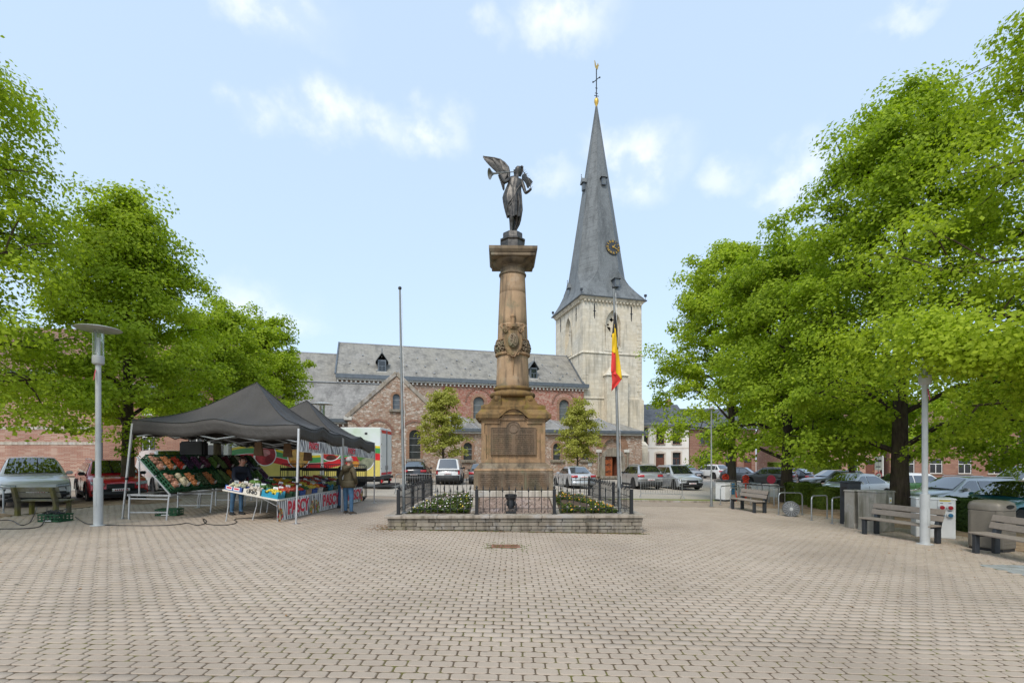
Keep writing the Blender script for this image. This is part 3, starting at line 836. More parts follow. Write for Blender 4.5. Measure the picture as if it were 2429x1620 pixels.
P('nave_roof', gable_roof(NL - .15, 0.02, YN0, YN1, YR, ZG + .25, ZR, .15), MAT['slate'])
P('ridge_cap', MB().tube([(NL - .15, YR, ZR + .02), (0, YR, ZR + .02)], .07, 6), MAT['lead'])
P('verge_flashing', MB().bar((-.03, YN0 - .1, ZG + .3), (-.03, YR, ZR + .1), .25, .06).bar((NL - .17, YN0 - .1, ZG + .28), (NL - .17, YR, ZR + .06), .12, .1), MAT['zinc'])
P('gutter', MB().box(NL - .1, .45, YN0 - .42, YN0 - .1, ZG - .12, ZG + .26), MAT['zinc'])
P('fascia', MB().box(NL, .4, YN0 - .3, YN0 - .002, ZG - .26, ZG - .122), MAT['white_trim'])
cb2 = MB().box(-.075, .075, -.2, 0, 0, .18).build('corbel', MAT['white_trim'], CH); cb2.location = (-.15, YN0 - .01, ZG - .47)
for i in range(1, 62):
    x = -.15 - i * .4
    o = link('corbel', cb2.data, CH); o.location = (x, YN0 - .01, ZG - .47)
P('downpipe', MB().tube([(-.12, YN0 - .1, ZG - .2), (-.12, YN0 - .1, zl(5.0))], .06, 8), MAT['rust'])
def archring(fn, cx, zs, r0, r1, d0, d1, mat, n=15, name='arch_brick', a0=0, a1=math.pi):
    first = True
    for i in range(n):
        b0 = a0 + (a1 - a0) * (i + .05) / n; b1 = a0 + (a1 - a0) * (i + .95) / n
        s = MB(); s.prism([(cx + r0 * math.cos(b0), zs + r0 * math.sin(b0)), (cx + r1 * math.cos(b0), zs + r1 * math.sin(b0)), (cx + r1 * math.cos(b1), zs + r1 * math.sin(b1)), (cx + r0 * math.cos(b1), zs + r0 * math.sin(b1))], d0 + rng.uniform(-.012, .012), d1, fn)
        P(name, s, mat)
def arched_window(fn, cx, z0, w, zs, depth, glass, bars=3, sill=True, ring='brick_arch', rw=.26, jamb=True, sillmat='greystone'):
    g = MB(); g.prism(arched(cx, z0, w, zs), depth, depth + .04, fn); win = P('window', g, glass)
    for k in range(1, bars + 1):
        z = z0 + (zs + w * .35 - z0) * k / (bars + 1)
        b_ = MB(); b_.prism([(cx - w / 2, z - .022), (cx + w / 2, z - .022), (cx + w / 2, z + .022), (cx - w / 2, z + .022)], depth - .03, depth - .002, fn); P('glazing_bar', b_, MAT['lead'], win)
    if ring: archring(fn, cx, zs, w / 2 + .005, w / 2 + rw, -.03, .12, MAT[ring])
    if jamb:
        for s_ in (-1, 1):
            n = max(3, int((zs - z0) / .24))
            for k in range(n):
                L = rw if k % 2 else rw * .72
                a0 = cx + s_ * (w / 2 + .004); a1 = cx + s_ * (w / 2 + L)
                j = MB(); za = z0 + (zs - z0) * k / n; j.prism([(min(a0, a1), za + .01), (max(a0, a1), za + .01), (max(a0, a1), za + (zs - z0) / n - .008), (min(a0, a1), za + (zs - z0) / n - .008)], -.025, .12, fn)
                P('jamb_brick', j, MAT[ring or 'brick_arch'])
    if sill:
        s = MB(); s.prism([(cx - w / 2 - .32, z0 - .26), (cx + w / 2 + .32, z0 - .26), (cx + w / 2 + .32, z0 - .01), (cx - w / 2 - .32, z0 - .01)], -.2, depth, fn); P('sill', s, MAT[sillmat], bevel=.03)
    return win
for i in range(3):
    arched_window(fF(YN0), -2.2 - i * 4.55, zl(5.7), 1.1, zl(7.35), .25, MAT['greyglass'], 2, True, 'brick_arch', .3)
    archring(fF(YN0), -2.2 - i * 4.55, zl(7.35), 1.25, 1.4, -.05, .1, MAT['brick_dark'], 18)
def dormer(x, z, y):
    M = Matrix.Translation((x, y, z))
    d = MB(); d.box(-.38, .38, 0, 1.6, 0, 1.15, M)
    d.mat(1); d.add([(-.6, -.18, .98), (0, -.18, 1.9), (.6, -.18, .98), (-.6, 2.1, .98), (0, 2.1, 1.9), (.6, 2.1, .98), (-.6, -.18, .9), (0, -.18, 1.78), (.6, -.18, .9)], [(0, 1, 4, 3), (1, 2, 5, 4), (6, 7, 1, 0), (7, 8, 2, 1)], M)
    d.mat(2); d.box(-.27, .27, -.03, .0, .12, 1.0, M); d.mat(0); d.box(-.28, .28, -.045, -.03, .52, .58, M); d.box(-.03, .03, -.045, -.031, .12, .52, M)
    d.mat(3); d.box(-.45, .45, -.1, .1, -.06, .0, M); d.mat(0); d.lathe([(.03, 1.85), (.05, 2.1), (.01, 2.3)], 6, M @ Matrix.Translation((0, -.15, 0)))
    P('roof_dormer', d, [MAT['zinc'], MAT['slate_blue'], MAT['glassdark'], MAT['white_trim']])
ks = (ZR - ZG - .25) / (YR - YN0)
dormer(-20.6, ZG + .75, YN0 + .62); dormer(-5.35, ZG + .75, YN0 + .62)
hook = MB().box(-.06, .06, -.1, .05, 0, .12).build('snow_hook', MAT['lead'], CH); hook.location = (-2, YN0 + 1.0, ZG + .32 + 1.0 * ks)
rr = random.Random(5)
for i in range(38):
    t_ = (.6, 1.5, 2.7)[i % 3]; x = -.8 - i * .62 + rr.uniform(-.2, .2)
    o = link('snow_hook', hook.data, CH); o.location = (x, YN0 + t_, ZG + .28 + t_ * ks)
# --- chancel to the left, lower ridge
P('chancel_wall', MB().box(-39, NL - .02, .3, 8.2, 0, zl(8.6)), MAT['rubble'])
P('chancel_roof', gable_roof(-39, NL - .16, .3, 8.2, YR, zl(8.75), zl(12.25), .3), MAT['slate'])
P('gutter', MB().box(-39, NL - .16, -.18, .28, zl(8.45), zl(8.8)), MAT['zinc'])
P('ridge_cap', MB().tube([(-39, YR, zl(12.27)), (NL - .16, YR, zl(12.27))], .07, 6), MAT['lead'])
# --- side chapel lean-to left of the gable
ZC0, ZC1 = zl(5.35), zl(8.75)
P('chapel_wall', MB().box(-37, -22.6, -2.7, -2.3, 0, ZC0).box(-37, -36.6, -2.3, YN0, 0, ZC0), MAT['rubble'])
lr = MB(); a = [(-37.3, -3.0, ZC0 - .18), (-19.0, -3.0, ZC0 - .18), (-19.0, YN0 - .03, ZC1), (-37.3, YN0 - .03, ZC1)]
lr.add(a + [(p[0], p[1], p[2] - .14) for p in a], [(0, 1, 2, 3), (7, 6, 5, 4), (0, 4, 5, 1), (2, 6, 7, 3), (1, 5, 6, 2), (3, 7, 4, 0)])
P('chapel_roof', lr, MAT['slate_pale']); P('ridge_cap', MB().bar((-37.3, YN0 - .08, ZC1 + .02), (-19, YN0 - .08, ZC1 + .02), .16, .08), MAT['lead'])
P('gutter', MB().box(-37.3, -23.6, -3.12, -2.9, ZC0 - .42, ZC0 - .12), MAT['zinc'])
P('fascia', MB().box(-37.3, -23.6, -2.96, -2.72, ZC0 - .55, ZC0 - .425), MAT['white_trim'])
for i in range(24):
    o = link('corbel', cb2.data, CH); o.location = (-23.9 - i * .45, -2.71, ZC0 - .76)
# --- transept gable
TX0, TX1, TYF = -23.5, -15.3, -3.4
ZGF, ZGA = zl(5.4), zl(9.25)
xc = (TX0 + TX1) / 2
wA = [arched(xc + dx, zl(1.75), 1.0, zl(3.85)) for dx in (-1.55, 1.62)]
wT = arched(xc + .0, zl(6.15), .62, zl(7.2))
tg = MB(); tg.prism([(TX0, 0), (TX1, 0), (TX1, ZGF), (xc, ZGA), (TX0, ZGF)], 0, .5, fF(TYF), wA + [wT])
P('gable_wall', tg, MAT['rubble'])
P('transept_wall', MB().box(TX0, TX0 + .5, TYF + .5, YN0, 0, ZGF).box(TX1 - .5, TX1, TYF + .5, YN0, 0, ZGF), MAT['rubble'])
for s_, xa in ((-1, TX0), (1, TX1)):
    cp = MB(); xe = xa + s_ * .12
    cp.bar((xe, TYF - .02, ZGF - .02), (xc, TYF - .02, ZGA + .1), .34, .16, (0, 1, 0)); P('gable_coping', cp, MAT['coping'], bevel=.02)
    rf = MB(); k_ = [(xa + s_ * .1, TYF + .1, ZGF - .02), (xc, TYF + .1, ZGA - .02), (xc, 3.2, ZGA - .02), (xa + s_ * .1, YN0, ZGF - .02)]
    rf.add(k_ + [(p[0], p[1], p[2] - .14) for p in k_], [(0, 1, 2, 3), (7, 6, 5, 4), (0, 4, 5, 1), (2, 6, 7, 3), (1, 5, 6, 2), (3, 7, 4, 0)]); P('transept_roof', rf, MAT['slate_pale'])
P('kneeler', MB().box(TX0 - .32, TX0 + .35, TYF - .1, TYF + .25, ZGF - .3, ZGF + .02), MAT['white_trim'], bevel=.02)
for dx in (-1.55, 1.62):
    arched_window(fF(TYF), xc + dx, zl(1.75), 1.0, zl(3.85), .3, MAT['leadglass'], 3, True, 'brick_arch', .26, True)
    archring(fF(TYF), xc + dx, zl(3.9), 1.15, 1.38, -.05, .1, MAT['brick_dark'], 16)
archring(fF(TYF), xc - 4.2 + .0, zl(3.9), 1.15, 1.38, -.05, .1, MAT['brick_dark'], 8, a1=R(95))
arched_window(fF(TYF), xc, zl(6.15), .62, zl(7.2), .22, MAT['zinc'], 2, True, 'brick_arch', .2)
# --- aisle and porch to the right, in front of the tower
AY0 = -3.0; AX1 = 5.3; ZA0 = zl(4.35)
dz0 = zl(-.2); DX = 1.95
win_x = [-12.9, -8.9, -4.05, -1.0]
ah = [arched(x, zl(1.65), .82, zl(2.85)) for x in win_x]
dh = [(DX - .85, dz0), (DX + .85, dz0), (DX + .85, zl(2.05)), (DX - .85, zl(2.05))]
dh = [(DX - .85, .35), (DX + .85, .35), (DX + .85, zl(1.95)), (DX - .85, zl(1.95))]
ty = arched(DX + .0, zl(2.6), 2.05, zl(2.75))
am = MB(); am.prism([(TX1 + .02, 0), (AX1, 0), (AX1, ZA0), (TX1 + .02, ZA0)], 0, .45, fF(AY0), ah + [dh, ty]); P('aisle_wall', am, MAT['rubble'])
P('aisle_wall', MB().box(AX1 - .45, AX1, AY0 + .45, 0, 0, ZA0), MAT['rubble'])
for x in win_x: arched_window(fF(AY0), x, zl(1.65), .82, zl(2.85), .25, MAT['leadglass'], 2, True, 'brick_arch', .24)
ar = MB(); z1 = zl(5.75)
a = [(TX1 - .1, AY0 - .3, ZA0 + .12), (AX1 + .3, AY0 - .3, ZA0 + .12), (AX1 - 1.9, -.03, z1), (TX1 - .1, -.03 + YN0, z1)]
ar.add(a + [(AX1 + .3, 0, ZA0 + .12)], [(0, 1, 2, 3), (1, 4, 2)]); P('aisle_roof', ar, MAT['slate'])
for px in (-13.6, -4.9, 1.2):          # small hipped cross roofs over the aisle bays
    hr = MB(); b0 = 1.75; zb = ZA0 + .14; zp = zl(5.95)
    hr.add([(px - b0, AY0 - .28, zb), (px + b0, AY0 - .28, zb), (px + b0, -.3, zb + 1.2), (px - b0, -.3, zb + 1.2), (px, -1.2, zp), (px, -.35, zp)], [(0, 1, 4), (1, 2, 5, 4), (3, 0, 4, 5), (2, 3, 5)])
    P('hipped_roof', hr, MAT['slate_pale'])
    for s_ in (-1, 1): P('hip_flashing', MB().tube([(px + s_ * b0, AY0 - .28, zb + .02), (px, -1.2, zp + .02)], .05, 5), MAT['lead'])
P('gutter', MB().box(TX1 - .0, AX1 + .5, AY0 - .5, AY0 - .18, ZA0 - .1, ZA0 + .22), MAT['zinc'], bevel=.03)
P('fascia', MB().box(TX1 + .01, AX1 + .4, AY0 - .34, AY0 - .003, ZA0 - .25, ZA0 - .102), MAT['white_trim'])
# portal
archring(fF(AY0), DX, zl(2.75), 1.03, 1.75, -.04, .2, MAT['brick_arch'], 26, 'voussoir')
arP = MB(); arP.prism(arched(DX, zl(2.6), 2.05, zl(2.75)), .3, .36, fF(AY0)); P('tympanum', arP, MAT['rubble'])
ln_ = MB(); ln_.prism([(DX - 1.25, zl(1.95)), (DX + 1.25, zl(1.95)), (DX + 1.15, zl(2.35)), (DX + .5, zl(2.75)), (DX, zl(2.86)), (DX - .5, zl(2.75)), (DX - 1.15, zl(2.35))], -.12, .28, fF(AY0)); P('lintel', ln_, MAT['greystone'], bevel=.03)
for s_ in (-1, 1):
    j_ = MB(); j_.box(DX + s_ * 1.13 - .27, DX + s_ * 1.13 + .27, AY0 - .1, AY0 + .3, 0, zl(1.94)); P('door_jamb', j_, MAT['greystone'], bevel=.03)
    P('capital', MB().box(DX + s_ * 1.55 - .3, DX + s_ * 1.55 + .3, AY0 - .13, AY0 - .002, zl(2.36), zl(2.66)), MAT['white_trim'], bevel=.03)
    P('colonnette', MB().lathe([(.14, .3), (.14, .6), (.1, .7), (.1, zl(2.1)), (.15, zl(2.35))], 12, Matrix.Translation((DX + s_ * 1.62, AY0 - .1, 0))), MAT['greystone'], smooth=40)
P('doorway_dark', MB().box(DX - .86, DX + .86, AY0 + .8, AY0 + .85, .3, zl(1.95)), MAT['dark'])
dr = MB(); dr.box(DX - .85, DX + .02, AY0 + .12, AY0 + .19, .33, zl(1.94)); door = P('door', dr, MAT['door_orange'])
for k in range(5): P('plank', MB().box(DX - .84 + k * .172, DX - .84 + k * .172 + .158, AY0 + .085, AY0 + .118, .34, zl(1.93)), MAT['door_orange'], door, bevel=.006)
for z in (.75, 1.45, 2.05):
    h_ = MB(); h_.box(DX - .8, DX - .1, AY0 + .062, AY0 + .083, z, z + .05)
    for s_ in (-1, 1): h_.tube([(DX - .62, AY0 + .075, z), (DX - .45, AY0 + .075, z + s_ * .13), (DX - .25, AY0 + .075, z + s_ * .16)], .02, 5)
    P('strap_hinge', h_, MAT['iron'], door)
dr2 = MB(); dr2.bar((DX + .82, AY0 + .15, .33), (DX + .82, AY0 + .15, zl(1.94)), .06, .02); dr2.add([(DX + .84, AY0 + .15, .33), (DX + .5, AY0 + .78, .33), (DX + .5, AY0 + .78, zl(1.94)), (DX + .84, AY0 + .15, zl(1.94)), (DX + .78, AY0 + .13, .33), (DX + .45, AY0 + .75, .33), (DX + .45, AY0 + .75, zl(1.94)), (DX + .78, AY0 + .13, zl(1.94))], [(0, 1, 2, 3), (7, 6, 5, 4), (3, 2, 6, 7), (0, 4, 5, 1), (0, 3, 7, 4), (1, 5, 6, 2)]); P('door', dr2, MAT['door_brown'])
P('doorstep', MB().box(DX - 1.5, DX + 1.5, AY0 - .6, AY0 + .5, .1, .33), MAT['greystone'], bevel=.02)
P('notice_board', MB().box(DX - 2.75, DX - 2.3, AY0 - .06, AY0, 1.35, 1.9), MAT['lamp_paint'], bevel=.01)
# ================================================================ monument enclosure
MRZ = R(1.4)
MC = Vector((0.02, 16.1, 0))
def ML(x, y): # local to world
    return Vector((MC.x + x * math.cos(MRZ) - y * math.sin(MRZ), MC.y + x * math.sin(MRZ) + y * math.cos(MRZ), 0))
HW = 3.36; ZT = .374
wall = thing('plinth_wall', 'low grey stone retaining wall with flat coping round the monument garden', 'wall', MC, MRZ)
core = MB(); t_ = .26
for (x0, x1, y0, y1) in ((-HW + .05, HW - .05, -HW + .05, -HW + t_), (-HW + .05, HW - .05, HW - t_, HW - .05), (-HW + .05, -HW + t_, -HW + t_, HW - t_), (HW - t_, HW - .05, -HW + t_, HW - t_)):
    core.box(x0, x1, y0, y1, -.35, ZT - .076)
core.build('mortar_core', MAT['greystone'], wall)
r2 = random.Random(11)
zc_ = [ZT - .078, ZT - .19, ZT - .295, ZT - .39, ZT - .49, ZT - .6]
for ci in range(5):
    x = -HW
    while x < HW - .02:
        L = r2.uniform(.28, .75) if ci < 2 else r2.uniform(.18, .4)
        x1 = min(x + L, HW)
        if HW - x1 < .12: x1 = HW
        zz = zc_[ci + 1] + .008
        p = ML((x + x1) / 2, -HW)
        if zc_[ci] > G(p.x, p.y) - .02:
            st = MB().box(x + .006, x1 - .006, -HW + r2.uniform(-.018, .006), -HW + .12, zz, zc_[ci])
            st.v = [(a + r2.uniform(-.008, .008), b, c + r2.uniform(-.006, .006)) for a, b, c in st.v]
            st.build('stone', MAT['greystone'], wall, bevel=.012, seg=2)
        x = x1
cw_ = .46; ov = .07
def slabs(x0, x1, y0, y1, alongx):
    n = 5; e = .004
    for i in range(n):
        if alongx: a = (x0 + (x1 - x0) * i / n + e, x0 + (x1 - x0) * (i + 1) / n - e, y0, y1)
        else: a = (x0, x1, y0 + (y1 - y0) * i / n + e, y0 + (y1 - y0) * (i + 1) / n - e)
        MB().box(a[0], a[1], a[2], a[3], ZT - .075 + r2.uniform(-.002, .002), ZT + r2.uniform(-.003, .003)).build('coping_slab', MAT['coping'], wall, bevel=.008)
O = HW + ov
slabs(-O, O, -O, -O + cw_, True); slabs(-O, O, O - cw_, O, True); slabs(-O, -O + cw_, -O + cw_, O - cw_, False); slabs(O - cw_, O, -O + cw_, O - cw_, False)
# railing
rail = thing('iron_railing', 'black iron railing with spear pickets round the monument garden', 'railing', MC, MRZ)
HR = 3.12
pk = MB(); pk.box(-.009, .009, -.009, .009, .04, .60)
pk.lathe([(.009, .585), (.018, .60), (.022, .625), (.014, .66), (.001, .735)], 6)
pk_me = pk.build('picket', MAT['iron'], rail)
pk2 = MB(); pk2.box(-.009, .009, -.009, .009, .04, .66); pk2.lathe([(.009, .645), (.018, .66), (.022, .685), (.014, .72), (.001, .795)], 6); pk2_me = pk2.build('picket', MAT['iron'], rail)
post = MB().box(-.042, .042, -.042, .042, 0, .66).box(-.075, .075, -.06, .06, 0, .012); post_o = post.build('post', MAT['iron'], rail, bevel=.004)
fin = MB().lathe([(.03, .66), (.018, .68), (.03, .70), (.034, .72), (.018, .75), (.002, .775)], 8); fin_o = fin.build('finial', MAT['iron'], post_o, smooth=50)
used = {'p': 0, 'k': 0, 'q': 0}
def put(src, x, y, key):
    o = src if not used[key] else link(src.name.split('.')[0], src.data, rail)
    used[key] = 1
    o.location = (x, y, ZT + .002); return o
sides = [((-HR, -HR), (HR, -HR)), ((HR, -HR), (HR, HR)), ((HR, HR), (-HR, HR)), ((-HR, HR), (-HR, -HR))]
for si, (A, B) in enumerate(sides):
    A = Vector(A); B = Vector(B)
    for k in range(3):
        pa = A.lerp(B, k / 3); pb = A.lerp(B, (k + 1) / 3)
        o = put(post_o, pa.x, pa.y, 'p')
        if not (k == 0 and si in (0, 1)) and o is not post_o: link('finial', fin_o.data, o)
        for z in (.15, .456):
            a = pa.lerp(pb, .014); b = pa.lerp(pb, .986)
            MB().bar((a.x, a.y, ZT + z), (b.x, b.y, ZT + z), .032, .012).build('rail', MAT['iron'], rail)
        n = 12
        for i in range(1, n):
            q_ = pa.lerp(pb, i / n)
            o = put(pk_me if i % 2 == 0 else pk2_me, q_.x, q_.y, 'k' if i % 2 == 0 else 'q')
# garden
def bedz(x, y):      # height inside, rising to the footing
    d = max(abs(x), abs(y)); t = max(0, min(1, (HW - .4 - d) / (HW - .4 - 1.36)))
    return ZT - .02 + .33 * t
gd = MB(); n = 28
gd.grid([[(-HW + .38 + (2 * HW - .76) * i / n, -HW + .38 + (2 * HW - .76) * j / n, bedz(-HW + .38 + (2 * HW - .76) * i / n, -HW + .38 + (2 * HW - .76) * j / n) + r2.uniform(-.015, .015)) for i in range(n + 1)] for j in range(n + 1)])
garden = gd.build('garden_soil', MAT['soil'], None, smooth=70); garden.location = MC; garden.rotation_euler = (0, 0, MRZ); tag(garden, kind='structure')
cs = tag(MB().add([(-1.0, -2.95, ZT - .03), (1.0, -2.95, ZT - .03), (1.05, -1.33, bedz(0, -1.33) - .01), (-1.05, -1.33, bedz(0, -1.33) - .01)], [(0, 1, 2, 3)]).build('cobbled_slope', MAT['joint']), kind='structure')
cs.location = MC; cs.rotation_euler = (0, 0, MRZ); cs.location.z = .006
y = -2.93; row = 0
while y < -1.36:
    dy = .092; x = -1.02 + (row % 2) * .06
    while x < 1.02:
        L = r2.uniform(.10, .17)
        s = MB().box(x + .006, min(x + L, 1.06) - .006, y + .005, y + dy - .004, -.05, .0)
        s.v = [(a + r2.uniform(-.006, .006), b + r2.uniform(-.004, .004), c + bedz(0, b) + .012 + r2.uniform(-.004, .006)) for a, b, c in s.v]
        s.build('cobble', MAT['cobble'], cs, bevel=.012, seg=2)
        x += L
    y += dy; row += 1
for s_ in (-1, 1):
    for i in range(4):
        ya = -2.95 + i * .4
        k = MB().box(s_ * 1.15 - .07, s_ * 1.15 + .07, ya + .01, ya + .39, -.06, .04); k.v = [(a, b, c + bedz(0, b)) for a, b, c in k.v]
        k.build('edging_stone', MAT['coping'], cs, bevel=.01)
# bedding plants
def flower_bed(name, label, x0, x1, y0, y1, cols, seed, n=420):
    q = random.Random(seed); mb = MB()
    mats = [MAT['leaf_dark'], MAT['leaf_mid']] + [pm('petal_' + str(i) + name, c, .6, 0, .2, 30) for i, c in enumerate(cols)]
    for i in range(n):
        x = q.uniform(x0, x1); y = q.uniform(y0, y1); z = bedz(x, y); h = q.uniform(.03, .12)
        dens = noise.noise(Vector((x * 1.3, y * 1.3, seed)))
        if dens < -.25: continue
        for k in range(9):
            a = q.uniform(0, 6.28); r_ = q.uniform(.02, .09); zz = z + h * q.uniform(.15, 1); l = q.uniform(.025, .05)
            c = Vector((x + r_ * math.cos(a), y + r_ * math.sin(a), zz)); d1 = Vector((math.cos(a), math.sin(a), q.uniform(-.3, .6))) * l; d2 = Vector((-math.sin(a), math.cos(a), q.uniform(-.4, .4))) * l * .6
            mb.mat(q.choice((0, 1, 1))); mb.add([c - d1, c + d2, c + d1, c - d2], [(0, 1, 2, 3)])
        ci = int((noise.noise(Vector((x * 1.1 + 9, y * 1.1, seed * 2))) * 1.4 + .5 + q.uniform(-.25, .25)) * len(cols)) % len(cols)
        for k in range(q.choice((0, 0, 0, 1))):
            c = Vector((x + q.uniform(-.07, .07), y + q.uniform(-.07, .07), z + h + q.uniform(-.02, .03))); nrm = Vector((q.uniform(-.5, .5), q.uniform(-1, .2), q.uniform(.4, 1))).normalized()
            u = nrm.orthogonal().normalized(); v = nrm.cross(u); r_ = q.uniform(.016, .03); mb.mat(2 + ci)
            mb.add([c + (u * math.cos(t) + v * math.sin(t)) * r_ + nrm * (.004 if j % 2 else 0) for j, t in enumerate([m * 6.283 / 6 for m in range(6)])], [(0, 1, 2, 3, 4, 5)])
    o = mb.build(name, mats, fix=False); o.location = MC; o.rotation_euler = (0, 0, MRZ)
    return tag(o, label, 'flower bed', kind='stuff')
def leafmat(name, c1, c2, tr=.35, wscale=.5):
    b = NB(name); g = b.n('ShaderNodeNewGeometry')
    n1 = b.noise(wscale, 3, vec=g.outputs['Position'])
    c = b.mix(g.outputs['Random Per Island'], c1, c2)
    c = b.mix(b.mrange(n1, .3, .7, 0, .45), c, tuple(x * 1.25 for x in c2))
    b.col(c); b.set(.6, 0, .18)
    t = b.n('ShaderNodeBsdfTranslucent'); b.l(b.mix(1.0, c, (1.25, 1.3, .5), 'MULTIPLY'), t.inputs['Color'])
    m = b.n('ShaderNodeMixShader'); m.inputs[0].default_value = tr; b.l(b.b.outputs[0], m.inputs[1]); b.l(t.outputs[0], m.inputs[2]); b.l(m.outputs[0], b.o.inputs['Surface'])
    return b.m
MAT['leaf_dark'] = leafmat('bedding_leaf_dark', (.035, .06, .015), (.06, .09, .02)); MAT['leaf_mid'] = leafmat('bedding_leaf', (.09, .13, .025), (.14, .19, .04))
flower_bed('flower_bed', 'pale pink and yellow bedding flowers left of the cobbled slope inside the railing', -2.85, -1.25, -2.9, -.2, [(.75, .55, .58), (.8, .78, .74), (.65, .45, .05), (.75, .72, .70)], 3, 800)
flower_bed('flower_bed', 'orange and yellow bedding flowers right of the cobbled slope inside the railing', 1.25, 2.85, -2.9, -.2, [(.65, .30, .02), (.72, .48, .03), (.5, .16, .02), (.78, .66, .68)], 5, 800)
flower_bed('flower_bed', 'pink bedding flowers behind the monument inside the railing', -2.85, 2.85, 1.5, 2.85, [(.75, .55, .6), (.7, .5, .1)], 8, 300)
# floodlight in front
fl = thing('floodlight', 'black ground floodlight aimed up at the monument behind the front railing', 'floodlight', ML(-.12, -2.88) + Vector((0, 0, ZT)), 0)
MB().box(-.14, .14, -.1, .1, 0, .05).build('base', MAT['iron'], fl, bevel=.01)
MB().tube([(-.15, 0, .05), (-.16, 0, .26)], .012, 6).tube([(.15, 0, .05), (.16, 0, .26)], .012, 6).tube([(-.16, 0, .26), (.16, 0, .26)], .01, 6).build('bracket', MAT['darkmetal'], fl)
hd = MB(); Mh = Matrix.Translation((0, .02, .12)) @ Matrix.Rotation(R(-12), 4, 'X'); hd.lathe([(.05, 0), (.085, .03), (.085, .06), (.1, .07), (.1, .22), (.12, .24), (.165, .33), (.165, .38), (.15, .39), (.12, .37)], 20, Mh); hd.build('lamp_head', MAT['iron'], fl, smooth=40)
for k in range(8):
    a = k * math.pi / 4; MB().box(.095, .125, -.006, .006, .08, .21, Mh @ Matrix.Rotation(a, 4, 'Z')).build('cooling_fin', MAT['iron'], fl)
# ================================================================ monument
MO = thing('memorial_column', 'tall brown sandstone memorial column on a stepped pedestal with bronze plaques', 'monument', MC, MRZ)
def Q(name, mb, mat, parent=MO, **k): return mb.build(name, mat, parent, **k)
Q('footing', MB().box(-1.36, 1.36, -1.36, 1.36, .3, .875), MAT['concrete'], bevel=.015)
Q('base_block', MB().box(-1.225, 1.225, -1.225, 1.225, .877, 1.47), MAT['capstone'], bevel=.012)
Q('base_moulding', MB().frustum(-1.235, 1.235, -1.235, 1.235, 1.472, -1.2, 1.2, -1.2, 1.2, 1.55), MAT['sandstone'], bevel=.012)
Q('splay', MB().frustum(-1.18, 1.18, -1.18, 1.18, 1.552, -1.04, 1.04, -1.04, 1.04, 1.72), MAT['capstone'])
Q('die', MB().box(-1.0, 1.0, -1.0, 1.0, 1.72, 3.06), MAT['sandstone'], bevel=.012)
# panel frame on the die
pf = MB()
pf.prism([(-.99, 1.73), (.99, 1.73), (.99, 3.05), (-.99, 3.05)], -1.045, -1.0, lambda a, b, d: (a, d, b),
         [[(-.85, 1.84), (.85, 1.84), (.85, 2.62), (.9, 2.62), (.9, 2.94), (.42, 2.94)] + arc(0, 2.94, .42, 0, math.pi, 12)[1:-1] + [(-.42, 2.94), (-.9, 2.94), (-.9, 2.62), (-.85, 2.62)]])
Q('panel_frame', pf, MAT['sandstone'], bevel=.008)
pl = MB(); out_ = [(-.71, 1.97), (.71, 1.97), (.71, 2.82), (.24, 2.82)] + arc(0, 2.80, .22, R(5), R(175), 12) + [(-.24, 2.82), (-.71, 2.82)]
pl.prism(out_, -1.05, -1.0, lambda a, b, d: (a, d, b)); plaque = Q('plaque', pl, MAT['mossplaque'], bevel=.006)
rim = MB(); ins = [(a * .965, 2.39 + (b - 2.39) * .955) for a, b in out_]; rim.prism(out_, -1.066, -1.052, lambda a, b, d: (a, d, b), [ins]); Q('plaque_rim', rim, MAT['mossplaque'], plaque)
Q('medallion', MB().lathe([(.15, 0), (.15, .02), (.125, .028), (.12, .015), (.04, .02)], 20, Matrix.Translation((0, -1.05, 2.79)) @ Matrix.Rotation(R(90), 4, 'X')), MAT['mossplaque'], plaque, smooth=40)
r3 = random.Random(21)
def relief_lines(x0, x1, zs, y, par, h=.028):
    for z in zs:
        x = x0
        l = MB()
        while x < x1 - .02:
            w_ = r3.uniform(.012, .03)
            if r3.random() > .10: l.box(x, x + w_, y - .014, y + .002, z, z + h * r3.uniform(.8, 1))
            x += w_ + .008
        if l.v: l.build('relief_lettering', MAT['mossplaque'], par)
relief_lines(-.64, -.2, [2.73, 2.67], -1.052, plaque, .04); relief_lines(.2, .64, [2.73, 2.67], -1.052, plaque, .04)
zs_ = [2.58 - i * .062 for i in range(10)]
relief_lines(-.64, -.05, zs_, -1.052, plaque); relief_lines(.06, .64, zs_, -1.052, plaque)
for i, (x0, x1) in enumerate(((-1.08, -.39), (-.33, .33), (.40, 1.08))):
    b_ = Q('plaque', MB().box(x0, x1, -1.245, -1.2, .91, 1.42), MAT['mossplaque'], bevel=.006)
    relief_lines(x0 + .05, x1 - .05, [1.35 - k * .058 for k in range(7)], -1.247, b_, .024)
# cornice with arched hood, front and back
co = MB()
up = [(1.17, 3.22), (.52, 3.22)] + arc(0, 2.98, .49, R(35), R(145), 14) + [(-.52, 3.22), (-1.17, 3.22)]
lo = [(-1.17, 3.10), (-.46, 3.10)] + arc(0, 2.98, .40, R(145), R(35), 14) + [(.46, 3.10), (1.17, 3.10)]
co.prism(up + lo, -1.17, 1.17, lambda a, b, d: (a, d, b)); Q('cornice', co, MAT['sandstone_moss'], bevel=.012)
co2 = MB(); lo2 = [(-1.08, 3.045), (-.44, 3.045)] + arc(0, 2.95, .37, R(150), R(30), 14) + [(.44, 3.045), (1.08, 3.045)]
co2.prism([(1.08, 3.098), (.45, 3.098)] + arc(0, 2.98, .395, R(20), R(160), 14) + [(-.45, 3.098), (-1.08, 3.098)] + lo2, -1.09, 1.09, lambda a, b, d: (a, d, b)); Q('cornice_moulding', co2, MAT['sandstone'])
